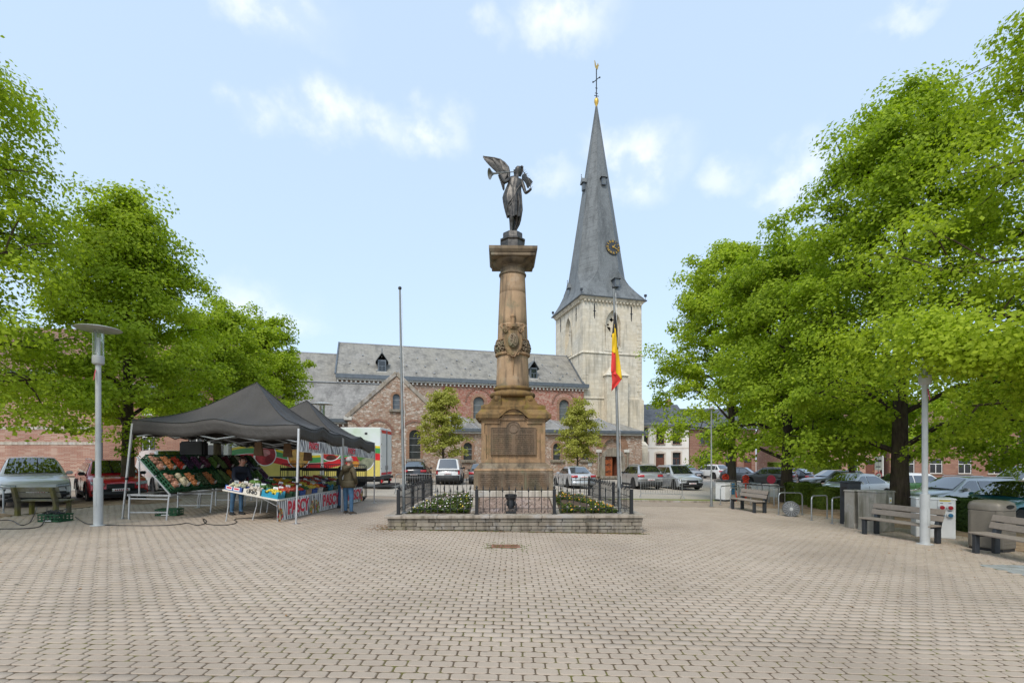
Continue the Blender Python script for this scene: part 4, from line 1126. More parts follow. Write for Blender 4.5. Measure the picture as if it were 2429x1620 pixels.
Q('cornice_slope', MB().frustum(-1.15, 1.15, -1.15, 1.15, 3.222, -1.0, 1.0, -1.0, 1.0, 3.40), MAT['sandstone_moss'])
Q('block_course', MB().box(-1.01, 1.01, -1.01, 1.01, 3.402, 3.51), MAT['sandstone_moss'], bevel=.015)
Q('column_plinth', MB().frustum(-.64, .64, -.64, .64, 3.512, -.52, .52, -.52, .52, 3.84), MAT['sandstone_moss'], bevel=.02)
sc_ = [(.40, 3.512), (1.0, 3.512), (1.0, 3.545), (.93, 3.575), (.86, 3.565), (.80, 3.60), (.74, 3.66), (.70, 3.74), (.62, 3.81), (.52, 3.845), (.40, 3.84)]
for ry in range(4):
    for off_ in (-.6, .6):
        s = MB(); Mz = Matrix.Rotation(ry * math.pi / 2, 4, 'Z')
        if ry % 2 == 0:
            s.prism(sc_, off_ - .1, off_ + .1, lambda a, b, d: Mz @ Vector((a * .98, d, b)))
            s.lathe([(.09, -.12), (.09, .12)], 12, Mz @ Matrix.Translation((.55, off_, 3.765)) @ Matrix.Rotation(R(90), 4, 'X')); s.lathe([(.05, -.14), (.05, .14)], 12, Mz @ Matrix.Translation((.55, off_, 3.765)) @ Matrix.Rotation(R(90), 4, 'X'))
            Q('scroll_bracket', s, MAT['sandstone_moss'], bevel=.01)
Q('column_base', MB().lathe([(.60, 3.83), (.70, 3.845), (.745, 3.89), (.755, 3.94), (.735, 3.99), (.66, 4.02), (.59, 4.05), (.585, 4.085), (.62, 4.10), (.635, 4.14), (.62, 4.185), (.56, 4.205)], 48), MAT['sandstone_moss'], smooth=50)
zsh = [4.2, 5.25, 5.72, 6.25, 7.28, 7.9]
def rsh(z): t = (z - 4.2) / 3.7; return .543 * (1 - t) + .412 * t + .012 * math.sin(t * math.pi)
for i in range(5):
    z0, z1 = zsh[i], zsh[i + 1]; pr = [(rsh(z0) - .006, z0), (rsh(z0 + .01), z0 + .008)] + [(rsh(z0 + (z1 - z0) * k / 5), z0 + (z1 - z0) * k / 5) for k in range(1, 5)] + [(rsh(z1 - .01), z1 - .008), (rsh(z1) - .006, z1)]
    Q('drum', MB().lathe(pr, 48), MAT['shaft'], smooth=40)
Q('necking', MB().lathe([(.41, 7.87), (.445, 7.885), (.455, 7.915), (.445, 7.945), (.412, 7.96), (.405, 8.1), (.43, 8.115), (.43, 8.14), (.47, 8.16), (.56, 8.2), (.64, 8.27), (.66, 8.315)], 48), MAT['capstone'], smooth=40)
Q('abacus', MB().box(-.70, .70, -.70, .70, 8.312, 8.42), MAT['capstone'], bevel=.012)
Q('abacus_top', MB().frustum(-.72, .72, -.72, .72, 8.421, -.77, .77, -.77, .77, 8.5).box(-.77, .77, -.77, .77, 8.5, 8.59), MAT['capstone'])
# wreath band with shield
Q('band_ring', MB().lathe([(rsh(5.25) - .01, 5.2), (rsh(5.25) + .055, 5.22), (rsh(5.25) + .07, 5.26), (rsh(5.25) + .05, 5.30), (rsh(5.25) - .01, 5.32)], 40), MAT['sandstone'], smooth=50)
Q('band_ring', MB().lathe([(rsh(5.72) - .01, 5.68), (rsh(5.72) + .04, 5.69), (rsh(5.72) + .055, 5.72), (rsh(5.72) + .04, 5.75), (rsh(5.72) - .01, 5.77)], 40), MAT['sandstone'], smooth=50)
wr = MB()
for i in range(420):
    a = r3.uniform(0, 6.283); z = r3.uniform(5.33, 5.68); bul = math.sin((z - 5.3) / .4 * math.pi); r_ = rsh(z) + .01 + .06 * bul
    wr.sphere((r_ * math.cos(a), r_ * math.sin(a), z), r3.uniform(.028, .048), 6, 4, r3.uniform(.7, 1.2))
Q('leaf_wreath', wr, MAT['capstone'], smooth=60)['kind'] = 'stuff'
shl = MB(); so = [(0, 5.12), (.14, 5.2), (.26, 5.38), (.30, 5.6), (.27, 5.85), (.30, 6.0), (.16, 6.06), (0, 6.02), (-.16, 6.06), (-.30, 6.0), (-.27, 5.85), (-.30, 5.6), (-.26, 5.38), (-.14, 5.2)]
yf = -rsh(5.6)
shl.prism(so, -.72, yf + .12, lambda a, b, d: (a, d + abs(a) * .35, b)); shield = Q('shield', shl, MAT['sandstone'], bevel=.03, seg=2, smooth=50)
Q('oval_boss', MB().lathe([(.165, -.02), (.165, .02), (.14, .05), (.06, .07), (.001, .075)], 24, Matrix.Translation((0, -.70, 5.6)) @ Matrix.Scale(1.42, 4, (0, 0, 1)) @ Matrix.Rotation(R(90), 4, 'X')), MAT['capstone'], shield, smooth=50)
ln = MB()
for pts, rr_ in (([(-.06, 5.44), (0, 5.55), (.03, 5.66), (0, 5.75)], .03), ([(0, 5.75), (-.05, 5.78)], .035), ([(.02, 5.66), (-.08, 5.70)], .016), ([(.01, 5.6), (-.09, 5.6)], .016), ([(-.02, 5.5), (-.1, 5.42)], .018), ([(-.01, 5.5), (.07, 5.42)], .018), ([(.0, 5.5), (.09, 5.52), (.1, 5.66), (.06, 5.72)], .013)):
    ln.tube([(a, -.775, b) for a, b in pts], rr_, 6)
Q('lion_relief', ln, MAT['capstone'], shield, smooth=60)
vo = MB()
for s_ in (-1, 1):
    vo.tube([(s_ * (.25 + .085 * (1 - k / 14) * math.cos(k * .75)), -.66, 5.93 + .085 * (1 - k / 14) * math.sin(k * .75)) for k in range(13)], .03, 6)
    vo.tube([(s_ * .30, -.6, 5.98), (s_ * .37, -.52, 6.08), (s_ * .33, -.5, 6.18), (s_ * .24, -.52, 6.14)], [.04, .045, .035, .02], 6)
    vo.tube([(s_ * .06, -.66, 5.2), (s_ * .16, -.66, 5.16), (s_ * .2, -.64, 5.24)], .028, 6)
vo.tube([(-.1, -.66, 5.2), (-.05, -.68, 5.1), (.05, -.68, 5.1), (.1, -.66, 5.2)], .03, 6)
Q('strapwork', vo, MAT['sandstone'], shield, smooth=60)
sw = MB(); sw.box(-.2, .2, -.62, -.5, 6.07, 6.16).box(-.05, .05, -.58, -.46, 6.16, 6.36).lathe([(.06, 6.36), (.09, 6.42), (.05, 6.5)], 10, Matrix.Translation((0, -.52, 0)))
sw.frustum(-.035, .035, -.60, -.5, 5.14, -.04, .04, -.60, -.5, 5.2); sw.frustum(-.004, .004, -.56, -.5, 4.52, -.035, .035, -.60, -.5, 5.14)
Q('sword_relief', sw, MAT['sandstone'], bevel=.01)
# ================================================================ statue
SB = ML(.0, 0) + Vector((0, 0, 8.59))
ST = thing('angel_statue', 'dark bronze winged angel blowing a trumpet on top of the column', 'statue', SB, MRZ)
def T(name, mb, parent=ST, mat=None, **k): return mb.build(name, mat or MAT['bronze'], parent, **k)
oz = -8.59; ox = 0.0
def pt(a, b, y=0): k = 1 + y / 16.1; return Vector(((a * .002144 - 1.183 - .02) * k, y, 1.9 + (10.136 - b * .002144) * k + oz))
T('plinth', MB().lathe([(.45, 0), (.45, .05), (.41, .1), (.40, .38), (.44, .42), (.44, .47), (.36, .49), (.345, .52), (.345, .66), (.33, .69)], 8, Matrix.Rotation(R(22.5), 4, 'Z')), smooth=30)
def skin_body(name, joints, bones, mat, parent, sub=2, mats_by=None):
    me = bpy.data.meshes.new(name); keys = list(joints); idx = {k: i for i, k in enumerate(keys)}
    me.from_pydata([joints[k][0] for k in keys], [(idx[a], idx[b]) for a, b in bones], [])
    o = bpy.data.objects.new(name, me); COL.objects.link(o)
    o.modifiers.new('s', 'SKIN'); 
    for i, k in enumerate(keys):
        r_ = joints[k][1]; me.skin_vertices[0].data[i].radius = r_ if isinstance(r_, tuple) else (r_, r_)
    me.skin_vertices[0].data[0].use_root = True
    sb = o.modifiers.new('u', 'SUBSURF'); sb.levels = sub; sb.render_levels = sub
    dgp = bpy.context.evaluated_depsgraph_get(); m2 = bpy.data.meshes.new_from_object(o.evaluated_get(dgp))
    bpy.data.objects.remove(o); bpy.data.meshes.remove(me)
    m2.name = name; m2.materials.clear()
    for m in (mat if isinstance(mat, (list, tuple)) else [mat]): m2.materials.append(m)
    m2.polygons.foreach_set('use_smooth', [True] * len(m2.polygons))
    if mats_by:
        m2.polygons.foreach_set('material_index', [mats_by(p.center) for p in m2.polygons])
    return link(name, m2, parent)
J = {'pel': (pt(565, 720), (.15, .13)), 'wai': (pt(575, 600), (.12, .10)), 'che': (pt(600, 470), (.15, .115)), 'nec': (pt(628, 390), .06), 'hd0': (pt(640, 330, -.01), .075), 'hd1': (pt(652, 270, -.03), (.105, .115)), 'hd2': (pt(655, 225, -.02), .07),
     'sl': (pt(520, 420, -.02), .075), 'el': (pt(425, 490, -.16), .055), 'hl': (pt(365, 385, -.22), .04), 'gl': (pt(345, 352, -.22), .045),
     'sr': (pt(700, 450, 0), .075), 'er': (pt(762, 645, -.05), .055), 'hr': (pt(835, 590, -.2), .04), 'gr': (pt(850, 560, -.22), .045),
     'kl': (pt(545, 1010, -.08), .10), 'cl': (pt(545, 1110, -.02), .078), 'al': (pt(540, 1235, -.02), .05), 'fl': (pt(525, 1275, -.14), .045),
     'kr': (pt(630, 1010, .02), .09), 'cr': (pt(625, 1110, .1), .075), 'ar': (pt(585, 1235, .14), .05), 'fr': (pt(575, 1272, .04), .045)}
skin_body('body', J, [('pel', 'wai'), ('wai', 'che'), ('che', 'nec'), ('nec', 'hd0'), ('hd0', 'hd1'), ('hd1', 'hd2'), ('che', 'sl'), ('sl', 'el'), ('el', 'hl'), ('hl', 'gl'), ('che', 'sr'), ('sr', 'er'), ('er', 'hr'), ('hr', 'gr'), ('pel', 'kl'), ('kl', 'cl'), ('cl', 'al'), ('al', 'fl'), ('pel', 'kr'), ('kr', 'cr'), ('cr', 'ar'), ('ar', 'fr')], MAT['bronze'], ST)
# draped gown with folds
secs = [(440, 500, 705, .12), (480, 492, 706, .135), (540, 470, 700, .14), (600, 445, 692, .15), (660, 425, 697, .165), (720, 412, 702, .18), (800, 425, 706, .185), (880, 440, 704, .18), (950, 455, 696, .175), (1005, 470, 688, .17), (1030, 476, 676, .165)]
rows = []; nn = 56
for (b, l, r_, dp) in secs:
    c = pt((l + r_) / 2, b); hw_ = (r_ - l) * .002144 / 2; row = []
    for k in range(nn):
        a = 2 * math.pi * k / nn; fold = 1 + (.035 + .10 * max(0, (b - 560) / 470)) * (math.sin(a * 7 + b * .006) * .6 + math.sin(a * 13 + 1.3 - b * .004) * .45)
        row.append((c.x + hw_ * math.cos(a) * fold, c.y + dp * math.sin(a) * fold - .02, c.z + .03 * math.sin(a * 5 + .8) * (b > 990)))
    rows.append(row)
T('gown', MB().grid(rows, True), smooth=70)
tr_ = MB()
for pts, w_ in (([(520, 470, -.15), (560, 560, -.16), (575, 700, -.19), (490, 790, -.19), (470, 900, -.14), (490, 1030, -.05)], .03), ([(690, 500, -.12), (620, 600, -.16), (560, 760, -.2), (500, 850, -.18)], .025), ([(600, 640, -.18), (590, 800, -.21), (585, 1000, -.19)], .022), ([(650, 640, -.16), (665, 800, -.18), (640, 1010, -.17)], .024), ([(690, 640, -.08), (700, 900, -.1), (675, 1060, -.02), (655, 1130, .06), (600, 1250, .1)], .04)):
    tr_.tube([pt(a, b, y) for a, b, y in pts], [w_ * .6] + [w_] * (len(pts) - 2) + [w_ * .5], 8)
T('drapery_fold', tr_, smooth=70)
bk = MB(); bk.grid([[pt(a, b, y + .02 * math.sin(i * 2)) for i, (a, y) in enumerate(((lo_, .1), (lo_ + (hi_ - lo_) * .33, .2), (lo_ + (hi_ - lo_) * .66, .22), (hi_, .08)))] for b, lo_, hi_ in ((1000, 560, 688), (1070, 580, 672), (1150, 575, 648), (1230, 560, 615), (1275, 535, 592))]); T('trailing_cloth', bk, smooth=70)
hr_ = MB()
for i in range(60):
    a = r3.uniform(0, 6.283); t = r3.uniform(-.3, 1); c = pt(668, 262, .02); v = Vector((math.cos(a) * math.cos(t), abs(math.sin(a)) * math.cos(t) * .9 + .1 * math.sin(a), math.sin(t))) * .115
    hr_.sphere(c + v, r3.uniform(.025, .04), 6, 4)
for i in range(16):
    x0 = 625 + r3.uniform(-40, 80); hr_.tube([pt(x0, 280, .07), pt(x0 + r3.uniform(-12, 18), 330, .1), pt(x0 + r3.uniform(-25, 25), 385, .09)], [.035, .03, .012], 6)
T('hair', hr_, smooth=70)
fc = MB(); fc.tube([pt(612, 285, -.115), pt(600, 305, -.125), pt(612, 312, -.115)], [.008, .016, .01], 6); T('nose', fc, smooth=60)
# trumpet
tp = MB(); A = pt(606, 311, -.12); B = pt(200, 350, -.42); dv = (B - A)
n_ = 24; pr = []
for k in range(n_ + 1):
    t = k / n_; r_ = .012 + .022 * t + .135 * max(0, (t - .80) / .2) ** 2.2; pr.append((r_, t * dv.length))
pr += [(pr[-1][0] - .012, dv.length - .004), (.06, dv.length - .06), (.03, dv.length - .16)]
Mq = Matrix.Translation(A) @ dv.to_track_quat('Z', 'Y').to_matrix().to_4x4(); tp.lathe(pr, 24, Mq, cap=False)
MAT['bronze_pale'] = pm('rubbed_bronze', (.26, .255, .23), .4, .5, .4, 8); T('trumpet', tp, mat=MAT['bronze_pale'], smooth=60)
# wings, feather by feather
def feather(a, b, w_, y0, y1, thick=.012, bow=.05):
    p0 = Vector((a[0], y0, a[1])); p1 = Vector((b[0], y1, b[1])); d = p1 - p0; nrm = Vector((-d.z, 0, d.x)).normalized(); f = MB(); top = []; n = 6
    for k in range(n + 1):
        t = k / n; c = p0 + d * t + nrm * bow * math.sin(t * math.pi); ww = w_ * (.55 + .45 * math.sin(min(1, t * 1.3) * 1.57)) * (1 if t < .85 else (1 - t) / .15 * .7 + .3)
        top.append((c + nrm * ww, c - nrm * ww))
    up_ = Vector((0, -thick, 0)); rows = [[u, (u + v) / 2 + up_, v, (u + v) / 2 - up_ * .3] for u, v in top]
    f.grid(rows, True); f.add(rows[-1], [(0, 1, 2, 3)]); f.add(rows[0], [(3, 2, 1, 0)])
    return f
def pq(a, b, y=.16): v = pt(a, b, y); return (v.x, v.z)
MB_ = MB(); MB_.prism([pq(a, b, .24) for a, b in ((505, 340), (492, 245), (440, 180), (370, 132), (280, 106), (130, 90), (200, 215), (290, 285), (350, 308), (345, 400), (420, 560), (490, 420))], .22, .25, lambda a, b, d: (a, d, b)); T('wing_base', MB_)
for i in range(9):       # long flight feathers of the raised wing
    t = i / 8; tip = (105 + 230 * t ** 1.2, 82 + 218 * t); root = (495 - 10 * t, 250 + 80 * t)
    T('flight_feather', feather(pq(*root), pq(*tip), .062, .16, .20 + .012 * i, bow=.055 - .05 * t), smooth=60)
for i in range(7):
    t = i / 6; T('covert_feather', feather(pq(500, 270 + 55 * t), pq(260 + 90 * t, 108 + 160 * t), .055, .13, .15 + .008 * i, bow=.06 - .05 * t), smooth=60)
for i in range(5):
    t = i / 4; T('covert_feather', feather(pq(500, 280 + 50 * t), pq(370 + 40 * t, 130 + 130 * t), .05, .10, .12, bow=.05 - .04 * t), smooth=60)
lead = MB(); lead.tube([pt(505, 400, .12), pt(508, 330, .12), pt(492, 245, .13), pt(440, 180, .14), pt(370, 130, .15), pt(280, 103, .16), pt(105, 78, .19)], [.04, .045, .04, .035, .03, .022, .012], 8); T('wing_edge', lead, smooth=60)
for i in range(9):       # lower feathers hanging behind the arm
    t = i / 8; T('flight_feather', feather(pq(490 - 6 * i, 340 + 12 * i), pq(335 + 11 * i, 375 + 27 * i), .04, .14, .17 + .006 * i, bow=-.02), smooth=60)
for i in range(7):       # the far wing, seen end on
    t = i / 6; T('flight_feather', feather(pq(705 + 8 * t, 400 + 25 * t), pq(885 - 75 * t, 402 + 130 * t), .045, .14, .42 - .02 * i, bow=.05), smooth=60)
for i in range(5):
    t = i / 4; T('covert_feather', feather(pq(708, 395 + 18 * t), pq(792 + 8 * t, 296 + 100 * t), .032, .13, .34, bow=.04), smooth=60)
# laurel branch
lb = MB(); stem_ = [pt(845, 590, -.22), pt(835, 500, -.2), pt(800, 420, -.18), pt(765, 350, -.16), pt(725, 305, -.14)]; lb.tube(stem_, .011, 6)
for i in range(16):
    t = i / 15 * 3.99; k = int(t); c = stem_[k].lerp(stem_[k + 1], t - k); s_ = 1 if i % 2 else -1
    e = c + Vector((s_ * .075, -.02, .055)); m = c.lerp(e, .5); w_ = Vector((.012, 0, .02)) ; lb.add([c, m + w_, e, m - w_, m + Vector((0, -.012, 0))], [(0, 1, 4), (1, 2, 4), (2, 3, 4), (3, 0, 4), (0, 3, 2, 1)])
T('laurel_branch', lb)
# flagpoles in the garden
MAT['black_cloth'] = pm('flag_black', (.02, .02, .021), .8, 0, .2, 6); MAT['yellow_cloth'] = pm('flag_yellow', (.80, .50, .01), .8, 0, .12, 6); MAT['red_cloth'] = pm('flag_red', (.68, .04, .03), .8, 0, .12, 6)
def flagpole(label, base, top, r0=.045):
    fp = thing('flagpole', label, 'flagpole', base, 0, 'flagpoles in the monument garden'); d = Vector(top) - Vector(base)
    MB().tube([(0, 0, 0), d * .5, d], [r0, r0 * .8, r0 * .55], 12).build('pole', MAT['pole'], fp, smooth=50)
    MB().sphere(d + Vector((0, 0, .04)), .05, 10, 6).build('truck_cap', MAT['darkmetal'], fp, smooth=60)
    MB().lathe([(.07, 0), (.07, .03), (.05, .04)], 12).build('foot', MAT['galv'], fp)
    hp = MB().tube([(.05, 0, .75), d * .98 + Vector((.05, 0, 0))], .006, 5); hp.build('halyard', MAT['whitepaint'], fp); MB().box(.03, .08, -.02, .02, .7, .8).build('cleat', MAT['darkmetal'], fp)
    return fp
flagpole('bare grey flagpole at the left front corner of the monument garden', (-2.93, 13.15, ZT), (-3.03, 13.1, 6.42))
flagpole('grey flagpole carrying the limp black yellow and red flag', (2.92, 13.15, ZT), (2.75, 13.1, 6.45))
# limp flag: three strips hanging in folds, outline as in the photograph
FY = 12.98
def fpt(u, v, dy=0): return W(u, v, FY + dy)
fg = MB()
def strip(cols, m):
    fg.mat(m); fg.grid(cols)
def edge(pts, n=14):
    o = []; L = len(pts) - 1
    for i in range(n + 1):
        t = i / n * L; k = min(int(t), L - 1); o.append(tuple(pts[k][j] + (pts[k + 1][j] - pts[k][j]) * (t - k) for j in range(3)))
    return o
def patch(e0, e1, m, n=14, wav=.03, k=6):
    a = edge(e0, n); b = edge(e1, n); rows = []
    for i in range(n + 1):
        r_ = []
        for j in range(k + 1):
            s_ = j / k; u = a[i][0] + (b[i][0] - a[i][0]) * s_; v = a[i][1] + (b[i][1] - a[i][1]) * s_; dy = a[i][2] + (b[i][2] - a[i][2]) * s_ + wav * math.sin(s_ * 5 + i * .5) * i / n
            r_.append(tuple(fpt(u, v, dy)))
        rows.append(r_)
    strip(rows, m)
patch([(1457, 742, 0), (1452, 790, .0), (1450, 798, 0)], [(1459, 742, 0), (1462, 770, 0), (1465, 830, .06), (1467, 826, .07)], 0)
patch([(1456, 790, -.04), (1452, 792, -.04), (1451, 838, -.05)], [(1457, 790, -.03), (1458, 822, -.03), (1459, 838, -.03)], 1)
patch([(1457, 770, -.01), (1458, 820, -.02), (1457, 860, .02), (1462, 888, .03)], [(1459, 765, 0), (1464, 820, .05), (1471, 860, .08), (1476, 902, .1)], 1)
patch([(1451, 836, -.05), (1449, 880, -.06), (1450, 885, -.06)], [(1460, 836, -.03), (1461, 880, -.03), (1462, 890, -.03)], 2)
patch([(1450, 883, -.05), (1452, 905, 0), (1450, 928, .02)], [(1462, 885, -.02), (1474, 900, .06), (1466, 912, .05)], 2)
patch([(1459, 745, .02), (1463, 790, .03)], [(1461, 750, .04), (1468, 828, .08)], 0)
flag = fg.build('national_flag', [MAT['black_cloth'], MAT['yellow_cloth'], MAT['red_cloth']], fix=False, smooth=80)
sol = flag.modifiers.new('t', 'SOLIDIFY'); sol.thickness = .006
tag(flag, 'limp black yellow and red flag hanging from the flagpole before the tower', 'flag')
# ================================================================ trees
def barkmat(name, c1, c2, lich):
    b = NB(name); mp = b.n('ShaderNodeMapping'); mp.inputs['Scale'].default_value = (9, 9, 1.6); b.l(b.tc.outputs['Object'], mp.inputs['Vector'])
    n1 = b.noise(1.5, 6, .65, vec=mp.outputs[0]); n2 = b.noise(3, 4)
    c = b.ramp(n1, [(.35, c2), (.65, c1)]); c = b.mix(b.mrange(n2, .45, .7, 0, .5), c, lich)
    b.col(c); b.bump(n1, .7, .03); return b.set(.95, 0, .15)
MAT['bark'] = barkmat('linden_bark', (.10, .075, .05), (.04, .03, .022), (.12, .11, .045))
MAT['bark_dark'] = barkmat('dark_bark', (.075, .058, .045), (.03, .023, .018), (.08, .075, .035))
MAT['linden'] = leafmat('linden_leaf', (.17, .25, .014), (.40, .49, .042), .5, .35)
MAT['linden2'] = leafmat('linden_leaf_deep', (.145, .225, .013), (.35, .45, .038), .5, .35)
MAT['young'] = leafmat('young_tree_leaf', (.20, .21, .035), (.42, .42, .10), .45, .6)
def leaf_mesh(name, C, Nn, size, q, mat, aspect=.72):
    """C centres (n,3), Nn normals (n,3): one folded leaf each"""
    n = len(C)
    a = q.normal(size=(n, 3)); a -= (a * Nn).sum(1, keepdims=True) * Nn; a /= np.linalg.norm(a, axis=1, keepdims=True) + 1e-9
    b = np.cross(Nn, a); s = size * q.uniform(.65, 1.25, (n, 1))
    tip = C + a * s; tail = C - a * s * .8; l = C + b * s * aspect + Nn * s * .16; r = C - b * s * aspect + Nn * s * .16
    V = np.stack([tail, r, tip, l], 1).reshape(-1, 3)
    I = (np.arange(n)[:, None] * 4 + np.array([0, 1, 2, 0, 2, 3])[None]).ravel()
    me = bpy.data.meshes.new(name); me.vertices.add(len(V)); me.vertices.foreach_set('co', V.ravel().astype(np.float32))
    me.loops.add(len(I)); me.loops.foreach_set('vertex_index', I); m = n * 2
    me.polygons.add(m); me.polygons.foreach_set('loop_start', np.arange(m) * 3); me.polygons.foreach_set('loop_total', np.full(m, 3))
    me.update(calc_edges=True); me.materials.append(mat); return me
def tree(name, label, x, y, top, cb, Rr, seed, leaves=38000, lsize=.085, tr=.22, mat='linden', bark='bark', group=None, peak=.45, lean=(0, 0), ncl=330, flat=.55, power=1.0, skirt=0, bough=()):
    z0 = G(x, y) - .05; H = top - z0; cbz = cb - z0
    root = thing(name, label, 'tree', (x, y, z0), 0, group); q = np.random.default_rng(seed); pr = random.Random(seed)
    def env(t): # crown radius at relative height
        t = max(0, min(1, t)); return Rr * (min(1, (t + .14) / .30) ** .55 * (1 - t) ** peak * .97 + .05) * (1 + .10 * math.sin(t * 9 + seed))
    trunk = MB(); tp = []
    for k in range(9):
        t = k / 8; tp.append((lean[0] * t + .12 * math.sin(seed + t * 4) * t, lean[1] * t + .1 * math.cos(seed * 2 + t * 5) * t, H * .86 * t))
    trunk.tube(tp, [tr * 1.35, tr * 1.02] + [tr * (1 - .105 * k) for k in range(1, 8)], 12)
    def axis(z):
        f = min(1, z / (H * .86)) * 8; k = min(7, int(f)); a = Vector(tp[k]); return a.lerp(Vector(tp[k + 1]), f - k)
    cl = []; nl = 30
    for i in range(nl):
        t = (i + pr.uniform(0, 1)) / nl; zb = cbz * .75 + (H * .84 - cbz * .75) * t ** .9; a = i * 2.399 + pr.uniform(-.4, .4); tt = (zb - cbz) / (H - cbz) + pr.uniform(.05, .18)
        rad = env(tt) * pr.uniform(.72, .98); p0 = axis(zb); zt = cbz + (H - cbz) * min(.97, max(.02, tt))
        p3 = p0 + Vector((math.cos(a) * rad, math.sin(a) * rad, 0)); p3.z = max(zt, zb - .6) - (.5 * skirt if tt < .25 else 0); p1 = p0.lerp(p3, .35) + Vector((0, 0, .28 * rad * .5)); p2 = p0.lerp(p3, .7) + Vector((pr.uniform(-.2, .2), pr.uniform(-.2, .2), .2 * rad * .5))
        r0 = tr * (.42 - .22 * t); trunk.tube([p0, p1, p2, p3], [r0, r0 * .7, r0 * .45, r0 * .12], 6, cap=False)
        for k in range(5):
            f = pr.uniform(.35, 1); c = (p0.lerp(p1, f * 3) if f < .34 else p1.lerp(p2, min(1, (f - .34) * 3)) if f < .67 else p2.lerp(p3, (f - .67) * 3)); d = Vector((pr.uniform(-1, 1), pr.uniform(-1, 1), pr.uniform(-.5, .7))) * (.28 * Rr); e = c + d
            trunk.tube([c, c.lerp(e, .5) + Vector((0, 0, .1)), e], [r0 * .3, r0 * .2, .006], 5, cap=False); cl.append(e)
        cl.append(p3); cl.append(p2)
    for (bx, by, bz) in bough:
        e = Vector((bx - x, by - y, bz - z0)); p0 = axis(cbz + .6); trunk.tube([p0, p0.lerp(e, .5) + Vector((0, 0, .35)), e], [.07, .04, .008], 6, cap=False)
        for k in range(5): cl.append(e + Vector((pr.uniform(-.45, .45), pr.uniform(-.3, .3), pr.uniform(-.25, .25))))
    trunk.build('trunk', MAT[bark], root, smooth=60, fix=False)
    while len(cl) < ncl:
        t = pr.random() ** .85; a = pr.uniform(0, 6.283); zc = cbz + (H - cbz) * t; rr_ = env(t) * (1 - .55 * pr.random() ** 2.2); lump = 1 + .22 * noise.noise(Vector((math.cos(a) * 1.7, math.sin(a) * 1.7, zc * .45 + seed)))
        ax = axis(min(zc, H * .86)); cl.append(Vector((ax.x + math.cos(a) * rr_ * lump, ax.y + math.sin(a) * rr_ * lump, zc)))
    C = np.array([tuple(c) for c in cl]); n = len(C); w = q.uniform(.5, 1.5, n); w /= w.sum(); cnt = np.maximum(8, (w * leaves)).astype(int)
    idx = np.repeat(np.arange(n), cnt); m = len(idx); cr_ = (.24 + .28 * q.random(n))[idx][:, None] * (Rr / 4.0) ** .7
    d = q.normal(size=(m, 3)); d /= np.linalg.norm(d, axis=1, keepdims=True); rad = q.random((m, 1)) ** .5
    off_ = d * rad * cr_ * 1.75; off_[:, 2] *= flat; out = C[idx] - np.array([lean[0] * .5, lean[1] * .5, 0]); hor = out.copy(); hor[:, 2] = 0; hor /= np.linalg.norm(hor, axis=1, keepdims=True) + 1e-6
    off_[:, 2] -= .18 * ((off_[:, :2] ** 2).sum(1)) / (cr_[:, 0] * 1.0 + .05)
    pos = C[idx] + off_
    nrm = np.array([0, 0, 1.0])[None] * .62 + hor * .45 + d * .5 + q.normal(size=(m, 3)) * .5; nrm /= np.linalg.norm(nrm, axis=1, keepdims=True)
    keep = pos[:, 2] > .3
    me = leaf_mesh('crown', pos[keep], nrm[keep], lsize, q, MAT[mat]); link('crown', me, root)
    return root
LG, RG = 'lindens along the left of the square', 'lindens along the right of the square'
tree('linden_tree', 'tall linden cut off by the left edge of the picture', -15.6, 11.3, 14.3, 2.7, 5.1, 1, 98000, .060, .25, group=LG, ncl=430, peak=.5)
tree('linden_tree', 'linden whose trunk stands beside the red car left of the stall', -14.9, 18.8, 12.3, 2.9, 4.8, 2, 72000, .072, .21, group=LG, peak=1.05, ncl=330)
tree('linden_tree', 'linden with its crown rising just over the front of the stall tent', -15.3, 25.2, 10.0, 3.2, 3.9, 3, 44000, .082, .2, group=LG, peak=.7, ncl=260)
tree('linden_tree', 'smallest linden of the left row, nearest the church roofs', -16.4, 31.8, 11.4, 3.4, 3.7, 4, 30000, .095, .2, group=LG, peak=.62, ncl=220)
tree('linden_tree', 'linden reaching in over the upper right corner of the picture', 15.5, 11.0, 14.2, 2.6, 7.0, 5, 110000, .060, .28, group=RG, ncl=430, peak=.5, bough=((9.75, 11.0, 4.45), (10.4, 10.9, 4.2), (10.0, 11.2, 4.95), (10.9, 10.8, 4.6), (9.3, 11.1, 4.75), (11.6, 10.9, 3.9), (12.4, 11.2, 3.4)))
tree('linden_tree', 'tallest linden behind the concrete cabinets and the white socket cabinet', 14.4, 18.0, 15.3, 1.6, 5.3, 6, 100000, .072, .27, mat='linden2', bark='bark_dark', group=RG, ncl=380, peak=.55, skirt=1)
tree('linden_tree', 'linden whose dark trunk stands behind the drum and the bike hoops', 13.3, 23.5, 12.8, 1.7, 4.7, 7, 66000, .085, .24, mat='linden2', bark='bark_dark', group=RG, ncl=350, peak=.55, skirt=1)
tree('linden_tree', 'linden nearest the white house, trunk behind the white power box', 15.4, 34.0, 16.8, 2.9, 6.1, 8, 58000, .108, .26, bark='bark_dark', group=RG, ncl=330, peak=.55)
tree('linden_tree', 'low leafy tree closing the view behind the concrete cabinets', 23.5, 33.5, 9.5, 1.6, 4.6, 11, 22000, .13, .2, mat='linden2', bark='bark_dark', group='trees behind the right cars', ncl=200, peak=.5)
tree('linden_tree', 'low leafy tree closing the view behind the white van at the right edge', 31.5, 31, 10.5, 1.4, 5.2, 12, 22000, .13, .2, mat='linden2', bark='bark_dark', group='trees behind the right cars', ncl=200, peak=.5)
